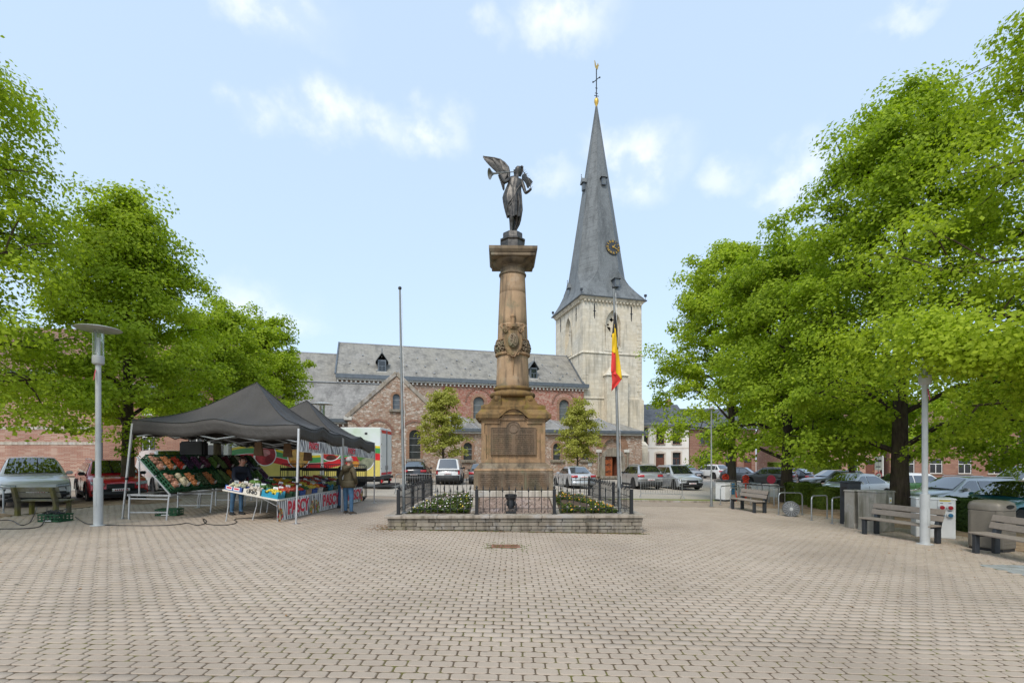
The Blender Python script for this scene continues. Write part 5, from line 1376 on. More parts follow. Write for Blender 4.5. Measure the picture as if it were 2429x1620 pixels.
tree('young_tree', 'slim young tree before the transept gable behind the white van', -5.45, 38.5, 7.7, 2.2, 2.4, 9, 10000, .095, .09, mat='young', group='young trees before the church', ncl=120, peak=.6)
tree('young_tree', 'slim young tree left of the church porch behind the white saloon', 5.5, 40.5, 6.9, 1.9, 2.35, 10, 9000, .095, .09, mat='young', group='young trees before the church', ncl=110, peak=.6)
def shoots(x, y, z0, z1, r_, n, seed, par_name):
    q = np.random.default_rng(seed); a = q.uniform(0, 6.283, n); z = q.uniform(z0, z1, n); rr_ = r_ * q.uniform(.8, 1.9, n)
    C = np.stack([rr_ * np.cos(a), rr_ * np.sin(a), z], 1); nr = np.stack([np.cos(a), np.sin(a), np.full(n, .6)], 1) + q.normal(size=(n, 3)) * .4; nr /= np.linalg.norm(nr, axis=1, keepdims=True)
    return leaf_mesh('trunk_shoots', C, nr, .08, q, MAT['linden2'])
for o in list(bpy.data.objects):
    if o.name.startswith('linden_tree') and 'red car' in o.get('label', ''): link('trunk_shoots', shoots(0, 0, 1.75, 2.9, .22, 260, 5, ''), o)
# hedges
def hedge(label, c, sx, sy, h, seed, mat='hedge'):
    q = np.random.default_rng(seed); n = int(5200 * sx * sy * h) + 1500
    P_ = q.uniform(-1, 1, (n, 3)); k = np.abs(P_).max(1); P_ /= k[:, None] ** .75; nr = P_.copy(); P_ = P_ * np.array([sx / 2, sy / 2, h / 2]) * (1 + .08 * np.sin(P_[:, :1] * 5 + seed) * np.cos(P_[:, 1:2] * 4)) + np.array([0, 0, h / 2]); P_[:, 2] = np.maximum(P_[:, 2], .05)
    nr = nr + q.normal(size=(n, 3)) * .5 + np.array([0, 0, .4]); nr /= np.linalg.norm(nr, axis=1, keepdims=True)
    o = thing('hedge', label, 'hedge', c, 0); link('foliage', leaf_mesh('foliage', P_, nr, .05, q, MAT[mat]), o)
    st = MB()
    for i in range(9): st.tube([(q.uniform(-sx * .35, sx * .35), q.uniform(-sy * .35, sy * .35), 0), (q.uniform(-sx * .4, sx * .4), q.uniform(-sy * .4, sy * .4), h * .8)], .012, 5)
    st.build('stems', MAT['bark_dark'], o)
MAT['hedge'] = leafmat('hedge_leaf', (.07, .12, .015), (.17, .22, .03), .3, .8); MAT['hedge_dark'] = leafmat('hedge_leaf_dark', (.03, .055, .012), (.06, .10, .02), .3, .8)
def gpos(u, v): p = gp(u, v); return (p.x, p.y, p.z)
hedge('square clipped green hedge right of the dark trunk behind the bike hoops', gpos(1903, 1197), 1.1, 1.2, 1.0, 1)
hedge('small rounded hedge before the white car bonnet', gpos(1962, 1208), 1.05, 1.0, .92, 2)
hedge('dark green hedge between the socket cabinet and the litter bin', gpos(2285, 1258), .75, 1.3, .95, 3, 'hedge_dark')
hedge('far green hedge behind the parked grey cars', (31.5, 52, -.7), 7.0, 1.6, 2.0, 4)
# ================================================================ market stall
def clothmat(name, c, tr=.08):
    b = NB(name); g = b.n('ShaderNodeNewGeometry')
    n1 = b.noise(1.1, 5, .6, vec=g.outputs['Position']); n2 = b.noise(300, 2, vec=g.outputs['Position'])
    b.col(b.ramp(n1, [(.3, tuple(x * .8 for x in c)), (.7, tuple(x * 1.15 for x in c))]))
    h = b.bump(b.noise(3.5, 5, .7, vec=g.outputs['Position']), .6, .05); b.bump(n2, .15, .002, h); b.set(.62, 0, .35)
    return b.m
MAT['canvas'] = clothmat('black_tent_canvas', (.058, .053, .048))
MAT['crate_green'] = pm('dark_green_plastic', (.012, .085, .032), .42, 0, .3, 8)
MAT['crate_black'] = pm('black_plastic', (.015, .017, .017), .45, 0, .3, 8)
MAT['crate_blue'] = pm('turquoise_plastic', (.02, .28, .42), .4, 0, .2, 8)
MAT['carton_blue'] = pm('blue_printed_carton', (.05, .11, .36), .6, 0, .3, 5)
MAT['carton_white'] = pm('white_carton', (.72, .66, .56), .7, 0, .15, 6)
MAT['carton_brown'] = pm('brown_carton', (.42, .27, .15), .75, 0, .2, 6)
MAT['card'] = pm('white_card', (.75, .75, .73), .6, 0, .1, 9)
MAT['black_print'] = pm('black_ink', (.02, .02, .02), .6)
MAT['red_print'] = pm('red_ink', (.62, .03, .06), .55, 0, .12, 6)
MAT['white_print'] = pm('white_ink', (.80, .79, .78), .55, 0, .08, 6)
MAT['navy_print'] = pm('navy_ink', (.05, .055, .085), .55, 0, .3, 6)
MAT['kraft'] = pm('kraft_paper', (.20, .115, .06), .8, 0, .3, 9, .3)
SX = -5.92
# corners: feet and eaves (measured), two tents one behind the other
TEN = {'A': dict(foot=[(-11.05, 13.75), (-5.95, 13.36), (-5.80, 16.5), (-10.9, 16.8)], eave=[(-10.72, 13.7, 2.95), (-5.90, 13.42, 2.79), (-5.78, 16.5, 2.66), (-10.6, 16.75, 2.9)], peak=(-7.95, 15.1, 4.22)),
       'B': dict(foot=[(-10.9, 16.9), (-5.79, 16.62), (-5.6, 19.7), (-10.7, 19.9)], eave=[(-10.6, 16.85, 2.85), (-5.78, 16.58, 2.64), (-5.58, 19.68, 2.47), (-10.5, 19.85, 2.7)], peak=(-7.7, 18.2, 4.02))}
def tent(label, T_):
    t = thing('market_tent', label, 'tent', (0, 0, 0), 0, 'black market tents')
    E = [Vector(e) for e in T_['eave']]; PK = Vector(T_['peak']); rows = []; n = 16
    bound = []; ctr = sum(E, Vector()) / 4
    for s in range(4):
        a, b = E[s], E[(s + 1) % 4]
        for k in range(n):
            f = k / n; p = a.lerp(b, f); p.z += .10 * math.exp(-((f - .5) / .10) ** 2) - .05 * math.sin(math.pi * 2 * f) ** 2; bound.append(p)
    for r_ in range(11):
        f = r_ / 10; row = []
        for i, p in enumerate(bound):
            q_ = p.lerp(PK, f); sag = -.42 * math.sin(math.pi * f) ** 1.1 * (1 - .35 * f); crn = abs((i % n) / n - .5) * 2
            q_.z += sag * (.75 + .25 * (1 - crn ** 3)) + .012 * math.sin(i * 1.7 + r_ * .9) * (1 - f)
            row.append(q_)
        rows.append(row)
    cn = MB(); cn.grid(rows, True); c = cn.build('canopy', MAT['canvas'], t, smooth=50, fix=False); c.modifiers.new('t', 'SOLIDIFY').thickness = .008
    vr = []
    for k in range(4):
        row = []
        for i, p in enumerate(bound):
            o_ = (p - ctr); o_.z = 0; o_.normalize(); crn = abs((i % n) / n - .5) * 2
            w_ = .025 * math.sin(i * .9 + k) * (k / 3); row.append(p + o_ * (.01 + w_) + Vector((0, 0, -.13 * k + .018 * math.sin(i * .785) * (k / 3) ** 2)))
        vr.append(row)
    va = MB(); va.grid(vr, True); v = va.build('valance', MAT['canvas'], t, smooth=60, fix=False); v.modifiers.new('t', 'SOLIDIFY').thickness = .006
    MB().tube([p + (p - ctr).normalized() * .012 for p in bound + bound[:1]], .013, 6).build('eave_hem', MAT['crate_black'], t, smooth=60)
    for k in range(4):
        m = [rows[r_][k * n] + Vector((0, 0, .012)) for r_ in range(11)]; MB().tube(m, .009, 5).build('seam', MAT['crate_black'], t)
    for i, (fx, fy) in enumerate(T_['foot']):
        e = E[i] + Vector((0, 0, -.1)); b0 = Vector((fx, fy, G(fx, fy))); mid = b0.lerp(e, .42); l = MB().bar(b0, mid, .038, .038, (0, 1, 0)).bar(mid, e, .05, .05, (0, 1, 0)); leg = l.build('leg', MAT['alu'], t)
        MB().box(fx - .09, fx + .09, fy - .09, fy + .09, b0.z, b0.z + .008).build('foot_plate', MAT['galv'], leg)
        cm_ = Matrix.Translation(mid); MB().box(-.035, .035, -.035, .035, -.03, .03, cm_).build('clamp', MAT['iron'], leg)
    for s in range(4):
        a, b = E[s].lerp(ctr, .035), E[(s + 1) % 4].lerp(ctr, .035); a.z = E[s].z - .46; b.z = E[(s + 1) % 4].z - .46; tr = MB(); m = 4
        for k in range(m):
            p = a.lerp(b, k / m); q_ = a.lerp(b, (k + 1) / m); up_ = Vector((0, 0, .20)); tr.bar(p + (up_ if k % 2 else Vector()), q_ + (Vector() if k % 2 else up_), .022, .03); tr.bar(p + (Vector() if k % 2 else up_), q_ + (up_ if k % 2 else Vector()), .022, .03)
        tr.build('scissor_truss', MAT['galv'], t)
    bt = MB(); bt.bar(PK + Vector((0, 0, -.05)), PK + Vector((0, 0, -1.0)), .05, .05)
    for e in E: bt.bar(e + Vector((0, 0, -.2)), PK + Vector((0, 0, -.95)), .022, .03)
    bt.build('roof_strut', MAT['galv'], t)
    return t
tent('black peaked market tent nearest the camera over the fruit stall', TEN['A'])
tent('black peaked market tent behind the first one, nearest the truck', TEN['B'])
# lettering
def text_mesh(body, size, off=0.0, depth=.004):
    cu = bpy.data.curves.new('lettering', 'FONT'); cu.body = body; cu.size = size; cu.offset = off; cu.extrude = depth; cu.align_x = 'CENTER'; cu.align_y = 'CENTER'; cu.resolution_u = 3
    o = bpy.data.objects.new('tmp', cu); COL.objects.link(o); bpy.context.view_layer.update()
    me = bpy.data.meshes.new_from_object(o.evaluated_get(bpy.context.evaluated_depsgraph_get())); bpy.data.objects.remove(o); bpy.data.curves.remove(cu); return me
def letters(name, body, size, mat, parent, M, off=0, depth=.004):
    me = text_mesh(body, size, off, depth); me.transform(M); me.materials.clear(); me.materials.append(mat); return link(name, me, parent)
def plane_M(o, ux, uz):         # local x -> ux, y -> uz, z -> normal
    ux = Vector(ux).normalized(); uz = Vector(uz).normalized(); n = ux.cross(uz); return Matrix(((ux.x, uz.x, n.x, o[0]), (ux.y, uz.y, n.y, o[1]), (ux.z, uz.z, n.z, o[2]), (0, 0, 0, 1)))
# banners: zebra stripes, word, fruit
PETAL = [pm('print_orange', (.75, .30, .05), .55, 0, .4, 14), pm('print_green', (.25, .36, .06), .55, 0, .4, 14), pm('print_cream', (.75, .58, .36), .55, 0, .3, 14), pm('print_brown', (.30, .20, .12), .55, 0, .4, 14), MAT['red_print']]
def banner(label, A, B, zt0, zt1, zb0, zb1, size, group, fruit=True, wx=.36, seed=1):
    A = Vector(A); B = Vector(B); L = (B - A).length; ux = (B - A) / L; q = random.Random(seed)
    t = thing('banner', label, 'banner', (0, 0, 0), 0, group); n = ux.cross(Vector((0, 0, 1)))
    def p(s, f, d=0): # s along, f 0 bottom 1 top
        b = A.lerp(B, s / L); zb = zb0 + (zb1 - zb0) * s / L; ztp = zt0 + (zt1 - zt0) * s / L; w = .012 * math.sin(s * 7 + seed)
        return Vector((b.x, b.y, zb + (ztp - zb) * f)) + n * (d + w)
    sh = MB(); sh.grid([[p(L * i / 24, f) for i in range(25)] for f in (0, .5, 1)]); o = sh.build('sheet', MAT['white_print'], t, fix=False); o.modifiers.new('t', 'SOLIDIFY').thickness = .004
    st = MB(); s = .03; k = 0
    while s < L - .05:
        w = q.uniform(.045, .065) * (zt0 - zb0) ** .5 * 1.35; am = q.uniform(.006, .03); ph = q.uniform(0, 6)
        cols = []
        for j in range(9):
            f = .02 + .96 * j / 8; x = s + am * math.sin(f * 6 + ph); ww = w * (.65 + .35 * math.sin(f * 3.1 + ph)); cols.append([p(min(L, x), f, .005), p(min(L, x + ww), f, .005)])
        st.grid(cols); s += w * q.uniform(1.75, 2.1)
    st.build('zebra_stripes', MAT['navy_print'], t, fix=False)
    if fruit:
        for (s0, s1) in ((.0, .30), (L - .34, L)):
            fm = MB()
            for k in range(34):
                s_ = q.uniform(s0 + .03, s1 - .03); f = q.uniform(.06, .78) * (1 - .5 * (abs(s_ - (s0 if s0 < .1 else s1)) / .34)); r_ = q.uniform(.025, .06); c = p(s_, f, .008 + .0006 * k); fm.mat(q.randrange(5))
                fm.add([c + ux * (math.cos(a) * r_) + Vector((0, 0, 1)) * math.sin(a) * r_ * q.uniform(.8, 1.2) for a in [i * 6.283 / 9 for i in range(9)]], [tuple(range(9))])
            fm.build('fruit_print', PETAL, t, fix=False)
    mid = p(L * wx if not fruit else L * .52, .52, .034); tilt = Vector((0, 0, 1)); du = (p(L * .9, .5) - p(L * .1, .5)).normalized()
    M = plane_M(mid, du, Vector((0, 0, 1))) @ Matrix.Scale(.82, 4, (1, 0, 0)); letters('lettering_outline', 'PASCY', size, MAT['white_print'], t, M, size * .075); M2 = plane_M(mid + n * .010, du, Vector((0, 0, 1))) @ Matrix.Scale(.82, 4, (1, 0, 0)); letters('lettering', 'PASCY', size, MAT['red_print'], t, M2, size * .035)
    return t
BG = 'zebra striped banners with the red trader name'
banner('large zebra banner with red lettering on the table front behind the near tent pole', (-6.55, 13.5, 0), (-6.42, 15.72, 0), .70, .70, .10, .10, .52, BG, seed=2)
banner('second large zebra banner along the table, left of the standing men', (-6.41, 15.78, 0), (-6.28, 17.95, 0), .70, .70, .10, .10, .52, BG, seed=3)
banner('third large zebra banner partly hidden behind the men in jeans', (-6.27, 18.0, 0), (-6.12, 19.9, 0), .70, .68, .12, .12, .52, BG, seed=4)
banner('narrow zebra banner hanging below the near tent edge', (-5.9, 13.5, 0), (-5.78, 16.45, 0), 2.42, 2.29, 2.05, 1.96, .27, BG, False, .27, seed=5)
banner('narrow zebra banner hanging below the far tent edge', (-5.77, 16.65, 0), (-5.58, 19.6, 0), 2.28, 2.12, 1.96, 1.84, .27, BG, False, .2, seed=6)
# crates -----------------------------------------------------------------
def crate_mesh(w, l, h, slots=True):
    m = MB(); t = .012
    m.box(0, w, 0, l, 0, t)
    def wall(p0, p1, ln, axis):
        # frame with slots
        hs = []
        ns = max(2, int(ln / .10))
        if slots:
            for i in range(ns):
                a0 = ln * (i + .14) / ns; a1 = ln * (i + .86) / ns
                for z0, z1 in ((h * .22, h * .46), (h * .56, h * .8)): hs.append([(a0, z0), (a1, z0), (a1, z1), (a0, z1)])
        if axis == 'x': m.prism([(0, t), (ln, t), (ln, h), (0, h)], p0, p1, lambda a, b, d: (a, d, b), hs)
        else: m.prism([(0, t), (ln, t), (ln, h), (0, h)], p0, p1, lambda a, b, d: (d, a, b), hs)
    wall(0, t, w, 'x'); wall(l - t, l, w, 'x'); wall(0, t, l, 'y'); wall(w - t, w, l, 'y')
    m.box(-.008, w + .008, -.008, .014, h - .022, h + .003); m.box(-.008, w + .008, l - .014, l + .008, h - .022, h + .003); m.box(-.008, .014, .014, l - .014, h - .022, h + .003); m.box(w - .014, w + .008, .014, l - .014, h - .022, h + .003)
    return m
CR = {}
for nm, mt in (('green', 'crate_green'), ('black', 'crate_black')):
    o = crate_mesh(.6, .4, .2).build('wall', MAT[mt]); CR[nm] = o.data; bpy.data.objects.remove(o)
PROD = {'sweet potatoes': (.46, .22, .13, .055, 1.5), 'onions': (.55, .20, .06, .042, 1), 'tomatoes': (.60, .06, .02, .036, .9), 'melons': (.62, .52, .32, .085, 1), 'leeks': (.20, .28, .08, .022, 5), 'red cabbages': (.13, .03, .06, .08, 1), 'lettuces': (.16, .30, .05, .07, .8), 'cucumbers': (.05, .13, .03, .026, 4), 'carrots': (.70, .22, .03, .02, 4), 'beetroots': (.16, .025, .045, .045, 1), 'courgettes': (.06, .14, .03, .028, 4), 'apples': (.55, .10, .06, .042, 1), 'green apples': (.36, .45, .09, .042, 1), 'oranges': (.78, .30, .03, .045, 1), 'lemons': (.80, .62, .06, .036, 1.3), 'bananas': (.80, .58, .06, .024, 4), 'strawberries': (.58, .04, .03, .022, 1), 'grapes': (.10, .05, .12, .016, 1), 'pears': (.50, .48, .12, .042, 1.3), 'peppers': (.60, .08, .03, .045, 1.2), 'mushrooms': (.68, .60, .5, .03, .8), 'chicory': (.78, .74, .5, .028, 3), 'plums': (.16, .05, .12, .03, 1), 'avocados': (.05, .08, .025, .04, 1.3), 'aubergines': (.045, .02, .05, .04, 2.2), 'parsley': (.06, .16, .03, .05, .7), 'wrapped sweets': (.55, .45, .5, .03, 1.2)}
PMAT = {k: pm('produce_' + k.replace(' ', '_'), v[:3], .45, 0, .35, 40) for k, v in PROD.items()}
HEAP = {}
def heap(kind, w, l, h, par, M=None, seed=0, dense=1):
    key = (kind, w, l)
    if key not in HEAP:
        q = random.Random(len(HEAP) * 7 + 1); c = PROD[kind]; r_ = c[3]; el = c[4]; mb = MB(); n = int(min(95, dense * w * l / (r_ * r_ * (2.2 + el * 1.2)) * 1.7))
        for i in range(max(5, n)):
            x = q.uniform(.05 + r_, w - .05 - r_) if w > .1 + 2 * r_ else w / 2; y = q.uniform(.04 + r_, l - .04 - r_) if l > .08 + 2 * r_ else l / 2; z = h * .62 + q.uniform(0, .08) + .03 * math.sin(x / w * 3.14) * math.sin(y / l * 3.14)
            a = q.uniform(0, 3.14) if el < 2.5 else q.gauss(1.57 if l > w * .7 else 0, .2); Mi = Matrix.Translation((x, y, z)) @ Matrix.Rotation(a, 4, 'Z') @ Matrix.Rotation(q.uniform(-.3, .3), 4, 'Y') @ Matrix.Scale(el, 4, (1, 0, 0)); b_ = len(mb.v); mb.sphere((0, 0, 0), r_ * q.uniform(.85, 1.15), 7, 5); mb.v[b_:] = [tuple(Mi @ Vector(p)) for p in mb.v[b_:]]
        o = mb.build('produce', PMAT[kind], None, smooth=60, fix=False); HEAP[key] = o.data; bpy.data.objects.remove(o)
    o = link('produce', HEAP[key], par); o['kind'] = 'stuff'; return o
ORD = ['first', 'second', 'third', 'fourth', 'fifth', 'sixth', 'seventh', 'eighth', 'ninth', 'tenth', 'eleventh', 'twelfth', 'thirteenth', 'fourteenth', 'fifteenth']
card_me = None
def price_card(par, x, y, z, rz=0, tilt=-20, s=1):
    global card_me
    if card_me is None:
        m = MB(); m.box(-.055, .055, -.002, .002, .08, .2); m.mat(1); m.box(-.004, .004, -.003, .003, -.05, .08); m.box(-.035, .035, -.0045, -.0022, .125, .137); m.box(-.03, .03, -.0045, -.0022, .15, .158)
        o = m.build('price_card', [MAT['card'], MAT['darkmetal']]); card_me = o.data; bpy.data.objects.remove(o)
    o = link('price_card', card_me, par); o.location = (x, y, z); o.rotation_euler = (R(tilt), 0, rz); o.scale = (s, s, s); return o
# slanted rack on the left: crates tip towards the customers (+x), two rows receding
rk = thing('display_rack', 'slanted aluminium crate rack on trestles along the left of the stall', 'rack', (0, 0, 0))
rx0, rz0, rx1, rz1 = -10.52, 1.93, -9.62, .86; sl = math.atan2(rz0 - rz1, rx1 - rx0)
for y in (13.62, 15.6, 17.6, 19.4):
    MB().bar((rx0 - .02, y, rz0 - .02), (rx1 + .05, y, rz1 - .05), .03, .04).bar((rx0 + .05, y, rz0 - .1), (rx0 + .05, y, .82), .03, .03).bar((rx0 - .25, y, .84), (rx1 + .06, y, .82), .04, .05).build('side_frame', MAT['alu'], rk)
    for xx in (rx0 - .22, rx1 - .02):
        MB().bar((xx, y, .83), (xx + (.0 if xx < -10 else -.05), y - .03, G(xx, y)), .035, .035).build('leg', MAT['alu'], rk)
    MB().bar((rx0 - .22, y, .35), (rx1 - .05, y, .35), .02, .035).bar((rx0 - .22, y, .74), (rx1 - .05, y, .72), .02, .035).build('brace', MAT['alu'], rk)
MB().bar((rx1 + .06, 13.55, .83), (rx1 + .06, 19.5, .83), .03, .05).bar((rx0 - .22, 13.55, .84), (rx0 - .22, 19.5, .84), .03, .05).build('rail', MAT['alu'], rk)
up = ['sweet potatoes', 'onions', 'tomatoes', 'aubergines', 'plums', 'red cabbages', 'lettuces', 'leeks', 'beetroots', 'avocados', 'chicory', 'grapes', 'courgettes']
lw = ['sweet potatoes', 'melons', 'onions', 'avocados', 'onions', 'courgettes', 'leeks', 'carrots', 'cucumbers', 'beetroots', 'parsley', 'lettuces', 'plums']
def slope_M(row, y):
    a = Vector((rx1, y, rz1)); d = Vector((rx0 - rx1, 0, rz0 - rz1)); L = d.length; d /= L; o = a + d * (.03 + .65 * row); n = Vector((-d.z, 0, d.x)); n = -n if n.z < 0 else n
    return Matrix(((d.x, 0, n.x, o.x), (d.y, 1, n.y, o.y), (d.z, 0, n.z, o.z), (0, 0, 0, 1)))
for row, lst in ((0, lw), (1, up)):
    for i, kind in enumerate(lst):
        y = 13.62 + i * .425
        ct = thing('produce_crate', 'crate of %s, %s from the near end, %s row of the slanted rack' % (kind, ORD[i], ('lower', 'upper')[row]), 'crate', (0, 0, 0), 0, 'crates on the slanted rack'); ct.matrix_world = slope_M(row, y)
        link('crate_body', CR['green' if i < 6 else 'black'], ct); h = heap(kind, .6, .4, .2, ct); 
        if i % 2 == 0 or i < 3: price_card(ct, .03, .2, .12, R(90), 20)
# the tilted counter tables on the right
tx0, tz0, tx1, tz1 = -8.1, 1.0, -6.52, .70
def tabz(x): return tz0 + (tz1 - tz0) * (x - tx0) / (tx1 - tx0)
for k, (ya, yb) in enumerate(((13.55, 15.65), (15.7, 17.8), (17.85, 19.9))):
    o_ = .16 * (ya - 13.55) / 6
    tb = thing('trestle_table', ['pale folding table at the near end of the counter', 'pale folding table in the middle of the counter', 'pale folding table at the far end of the counter'][k], 'table', (0, 0, 0), 0, 'folding tables of the counter')
    m = MB(); m.add([(tx0 + o_, ya, tz0), (tx1 + o_, ya, tz1), (tx1 + o_, yb, tz1), (tx0 + o_, yb, tz0), (tx0 + o_, ya, tz0 - .04), (tx1 + o_, ya, tz1 - .04), (tx1 + o_, yb, tz1 - .04), (tx0 + o_, yb, tz0 - .04)], [(0, 1, 2, 3), (7, 6, 5, 4), (0, 4, 5, 1), (1, 5, 6, 2), (2, 6, 7, 3), (3, 7, 4, 0)]); m.build('table_top', MAT['carton_white'], tb, bevel=.006)
    for (x, yy, dx) in ((tx0 + .12, ya + .1, -.05), (tx0 + .75, ya + .45, -.12), (tx0 + .12, yb - .15, -.05), (tx1 - .2, ya + .5, .02), (tx1 - .2, yb - .2, .02)):
        x += o_; MB().tube([(x, yy, tabz(x - o_) - .04), (x + dx * .2, yy, .5), (x + dx, yy - .04, G(x, yy))], .016, 8).build('leg', MAT['alu'], tb, smooth=60)
    MB().bar((tx0 + .8 + o_, ya + .3, .82), (tx1 - .1 + o_, ya + .3, .45), .02, .02).build('brace', MAT['alu'], tb)
rows_k = [['lemons', 'peppers', 'apples', 'tomatoes', 'cucumbers', 'bananas', 'oranges', 'strawberries', 'grapes', 'green apples', 'pears', 'peppers', 'lettuces', 'oranges'],
          ['mushrooms', 'parsley', 'courgettes', 'strawberries', 'bananas', 'tomatoes', 'bananas', 'peppers', 'chicory', 'apples', 'wrapped sweets', 'plums', 'tomatoes', 'lemons'],
          ['chicory', 'mushrooms', 'lettuces', 'aubergines', 'parsley', 'oranges', 'bananas', 'cucumbers', 'wrapped sweets', 'beetroots', 'peppers', 'carrots', 'apples', 'pears']]
rown = ['banner row', 'middle row of the counter', 'vendor side of the counter']
boxc = ['crate_blue', 'carton_blue', 'carton_white', 'crate_green', 'carton_brown', 'crate_black', 'crate_green', 'carton_blue']
bname = {'crate_blue': 'turquoise', 'carton_blue': 'blue', 'carton_white': 'white', 'crate_green': 'green', 'carton_brown': 'brown', 'crate_black': 'black'}
tb_sl = math.atan2(tz1 - tz0, tx1 - tx0)
q_ = random.Random(77)
for r_ in range(3):
    for i in range(14):
        kind = rows_k[r_][i]; bm_ = boxc[(i * 3 + r_ * 5) % 8]
        if r_ == 0 and i == 0: bm_ = 'crate_blue'
        if r_ == 1 and i == 0: bm_ = 'carton_white'
        if r_ == 2 and i == 0: bm_ = 'carton_blue'
        y = 13.62 + i * .44; xl = tx1 - .03 - (r_ + 1) * .51 + .16 * (y - 13.55) / 6; w, l, h = .49, .40, (.13 if r_ else .15)
        M = Matrix.Translation((xl, y, tabz(xl - .16 * (y - 13.55) / 6) + .004)) @ Matrix.Rotation(-tb_sl, 4, 'Y')
        ct = thing('produce_box', '%s box of %s, %s from the near end, %s' % (bname[bm_], kind, ORD[i], rown[r_]), 'box', (0, 0, 0), 0, 'boxes on the counter'); ct.matrix_world = M
        m = MB(); t = .01; m.box(0, w, 0, l, 0, t)
        if bm_ == 'crate_blue':      # moulded crate with dipped sides and corner posts
            for (d0, d1, fn, L) in ((0, t, lambda a, b, d: (a, d, b), w), (l - t, l, lambda a, b, d: (a, d, b), w), (0, t, lambda a, b, d: (d, a, b), l), (w - t, w, lambda a, b, d: (d, a, b), l)):
                m.prism([(0, t), (L, t), (L, h + .05), (L * .86, h + .05), (L * .8, h * .72), (L * .62, h * .72), (L * .56, h + .02), (L * .44, h + .02), (L * .38, h * .72), (L * .2, h * .72), (L * .14, h + .05), (0, h + .05)], d0, d1, fn)
                m.prism([(.01, h * .42), (L - .01, h * .42), (L - .01, h * .5), (.01, h * .5)], d0 - .006, d1 + .006, fn)
        else:
            for (d0, d1, fn, L) in ((0, t, lambda a, b, d: (a, d, b), w), (l - t, l, lambda a, b, d: (a, d, b), w), (0, t, lambda a, b, d: (d, a, b), l), (w - t, w, lambda a, b, d: (d, a, b), l)):
                m.prism([(0, t), (L, t), (L, h), (L * .8, h), (L * .74, h - .03), (L * .26, h - .03), (L * .2, h), (0, h)], d0, d1, fn)
        m.build('box_body', MAT[bm_], ct)
        heap(kind, w, l, h, ct)
        if (i + r_) % 2 == 0 or i < 2: price_card(ct, w * .5, l * q_.uniform(.3, .7), h * .5, R(q_.uniform(0, 60)), q_.uniform(-35, -10), q_.uniform(.9, 1.2))
        if r_ == 1 and i == 0:
            letters('lettering', 'UNIO', .12, MAT['black_print'], ct, plane_M((w * .52, -.007, h * .42), (1, 0, 0), (0, 0, 1)), .004); MB().box(w * .40, w * .62, -.006, -.001, h * .84, h * .88).build('printed_line', MAT['black_print'], ct)
        if r_ == 2 and i == 0:
            for xx in (.08, .29): MB().box(xx - .04, xx + .13, -.006, -.001, h * .15, h * .85).build('printed_panel', MAT['white_print'], ct); MB().box(xx - .02, xx + .11, -.010, -.0062, h * .35, h * .7).build('printed_panel', MAT['red_print'], ct)
# spare crates on the ground
def ground_crate(label, u, v, rz, white=True):
    p = gp(u, v); ct = thing('plastic_crate', label, 'crate', p, rz, 'green crates on the ground'); b = link('crate_body', CR['green'], ct); b.location = (-.3, -.2, .004)
    MB().box(-.12, .1, -.216, -.211, .025, .05).build('label_strip', MAT['card'], ct); MB().box(-.29, .29, -.19, .19, .015, .02).build('floor_panel', MAT['crate_green'], ct); return ct
ground_crate('empty green crate on the ground under the slanted rack', 402, 1222, R(8))
cable_crate = ground_crate('green crate full of black cable beside the mossy bench', 132, 1236, R(-4))
cb_ = MB(); qc = random.Random(9)
for k in range(7):
    r_ = qc.uniform(.10, .2); z = .14 + k * .018; cx_, cy_ = qc.uniform(-.08, .08), qc.uniform(-.05, .05); cb_.tube([(cx_ + 1.25 * r_ * math.cos(a), cy_ + .85 * r_ * math.sin(a), z + .05 * math.sin(a * 2 + k)) for a in [i * 6.283 / 22 for i in range(23)]], .009, 6)
cbo = cb_.build('coiled_cable', MAT['iron'], None, smooth=60); cbo.location = cable_crate.location + Vector((0, 0, .02)); tag(cbo, 'tangle of black cable heaped in the green crate', 'cable')
def cable(label, pts, lift=None, r_=.011):
    P_ = []
    for i, (u, v) in enumerate(pts): p = gp(u, v); p.z += r_ + (lift or {}).get(i, 0); P_.append(p)
    sm = []
    for i in range(len(P_) - 1):
        a, b, c, d = P_[max(0, i - 1)], P_[i], P_[i + 1], P_[min(len(P_) - 1, i + 2)]
        for k in range(6):
            t = k / 6; sm.append(.5 * ((2 * b) + (c - a) * t + (2 * a - 5 * b + 4 * c - d) * t * t + (3 * b - 3 * c + d - a) * t ** 3))
    sm.append(P_[-1]); o = MB().tube(sm, r_, 6).build('power_cable', MAT['iron'], None, smooth=60); tag(o, label, 'cable', 'black cables on the ground')
cable('black cable running from the crate across the pavers to the counter banner', [(178, 1226), (200, 1240), (225, 1245), (300, 1247), (380, 1247), (425, 1244), (445, 1241), (465, 1246), (484, 1243), (489, 1236), (484, 1231), (482, 1236), (490, 1243), (520, 1246), (550, 1244), (562, 1238), (556, 1233), (570, 1230), (620, 1229), (650, 1226)], {11: .02})
cable('black cable looping from the crate towards the left edge, nearest the camera', [(112, 1222), (104, 1240), (92, 1250), (60, 1254), (20, 1255), (-20, 1255)], {0: .2, 1: .03})
cable('thin black cable curling left of the crate behind the other one', [(88, 1216), (72, 1238), (50, 1246), (30, 1236), (10, 1234), (-20, 1238)], {0: .16})
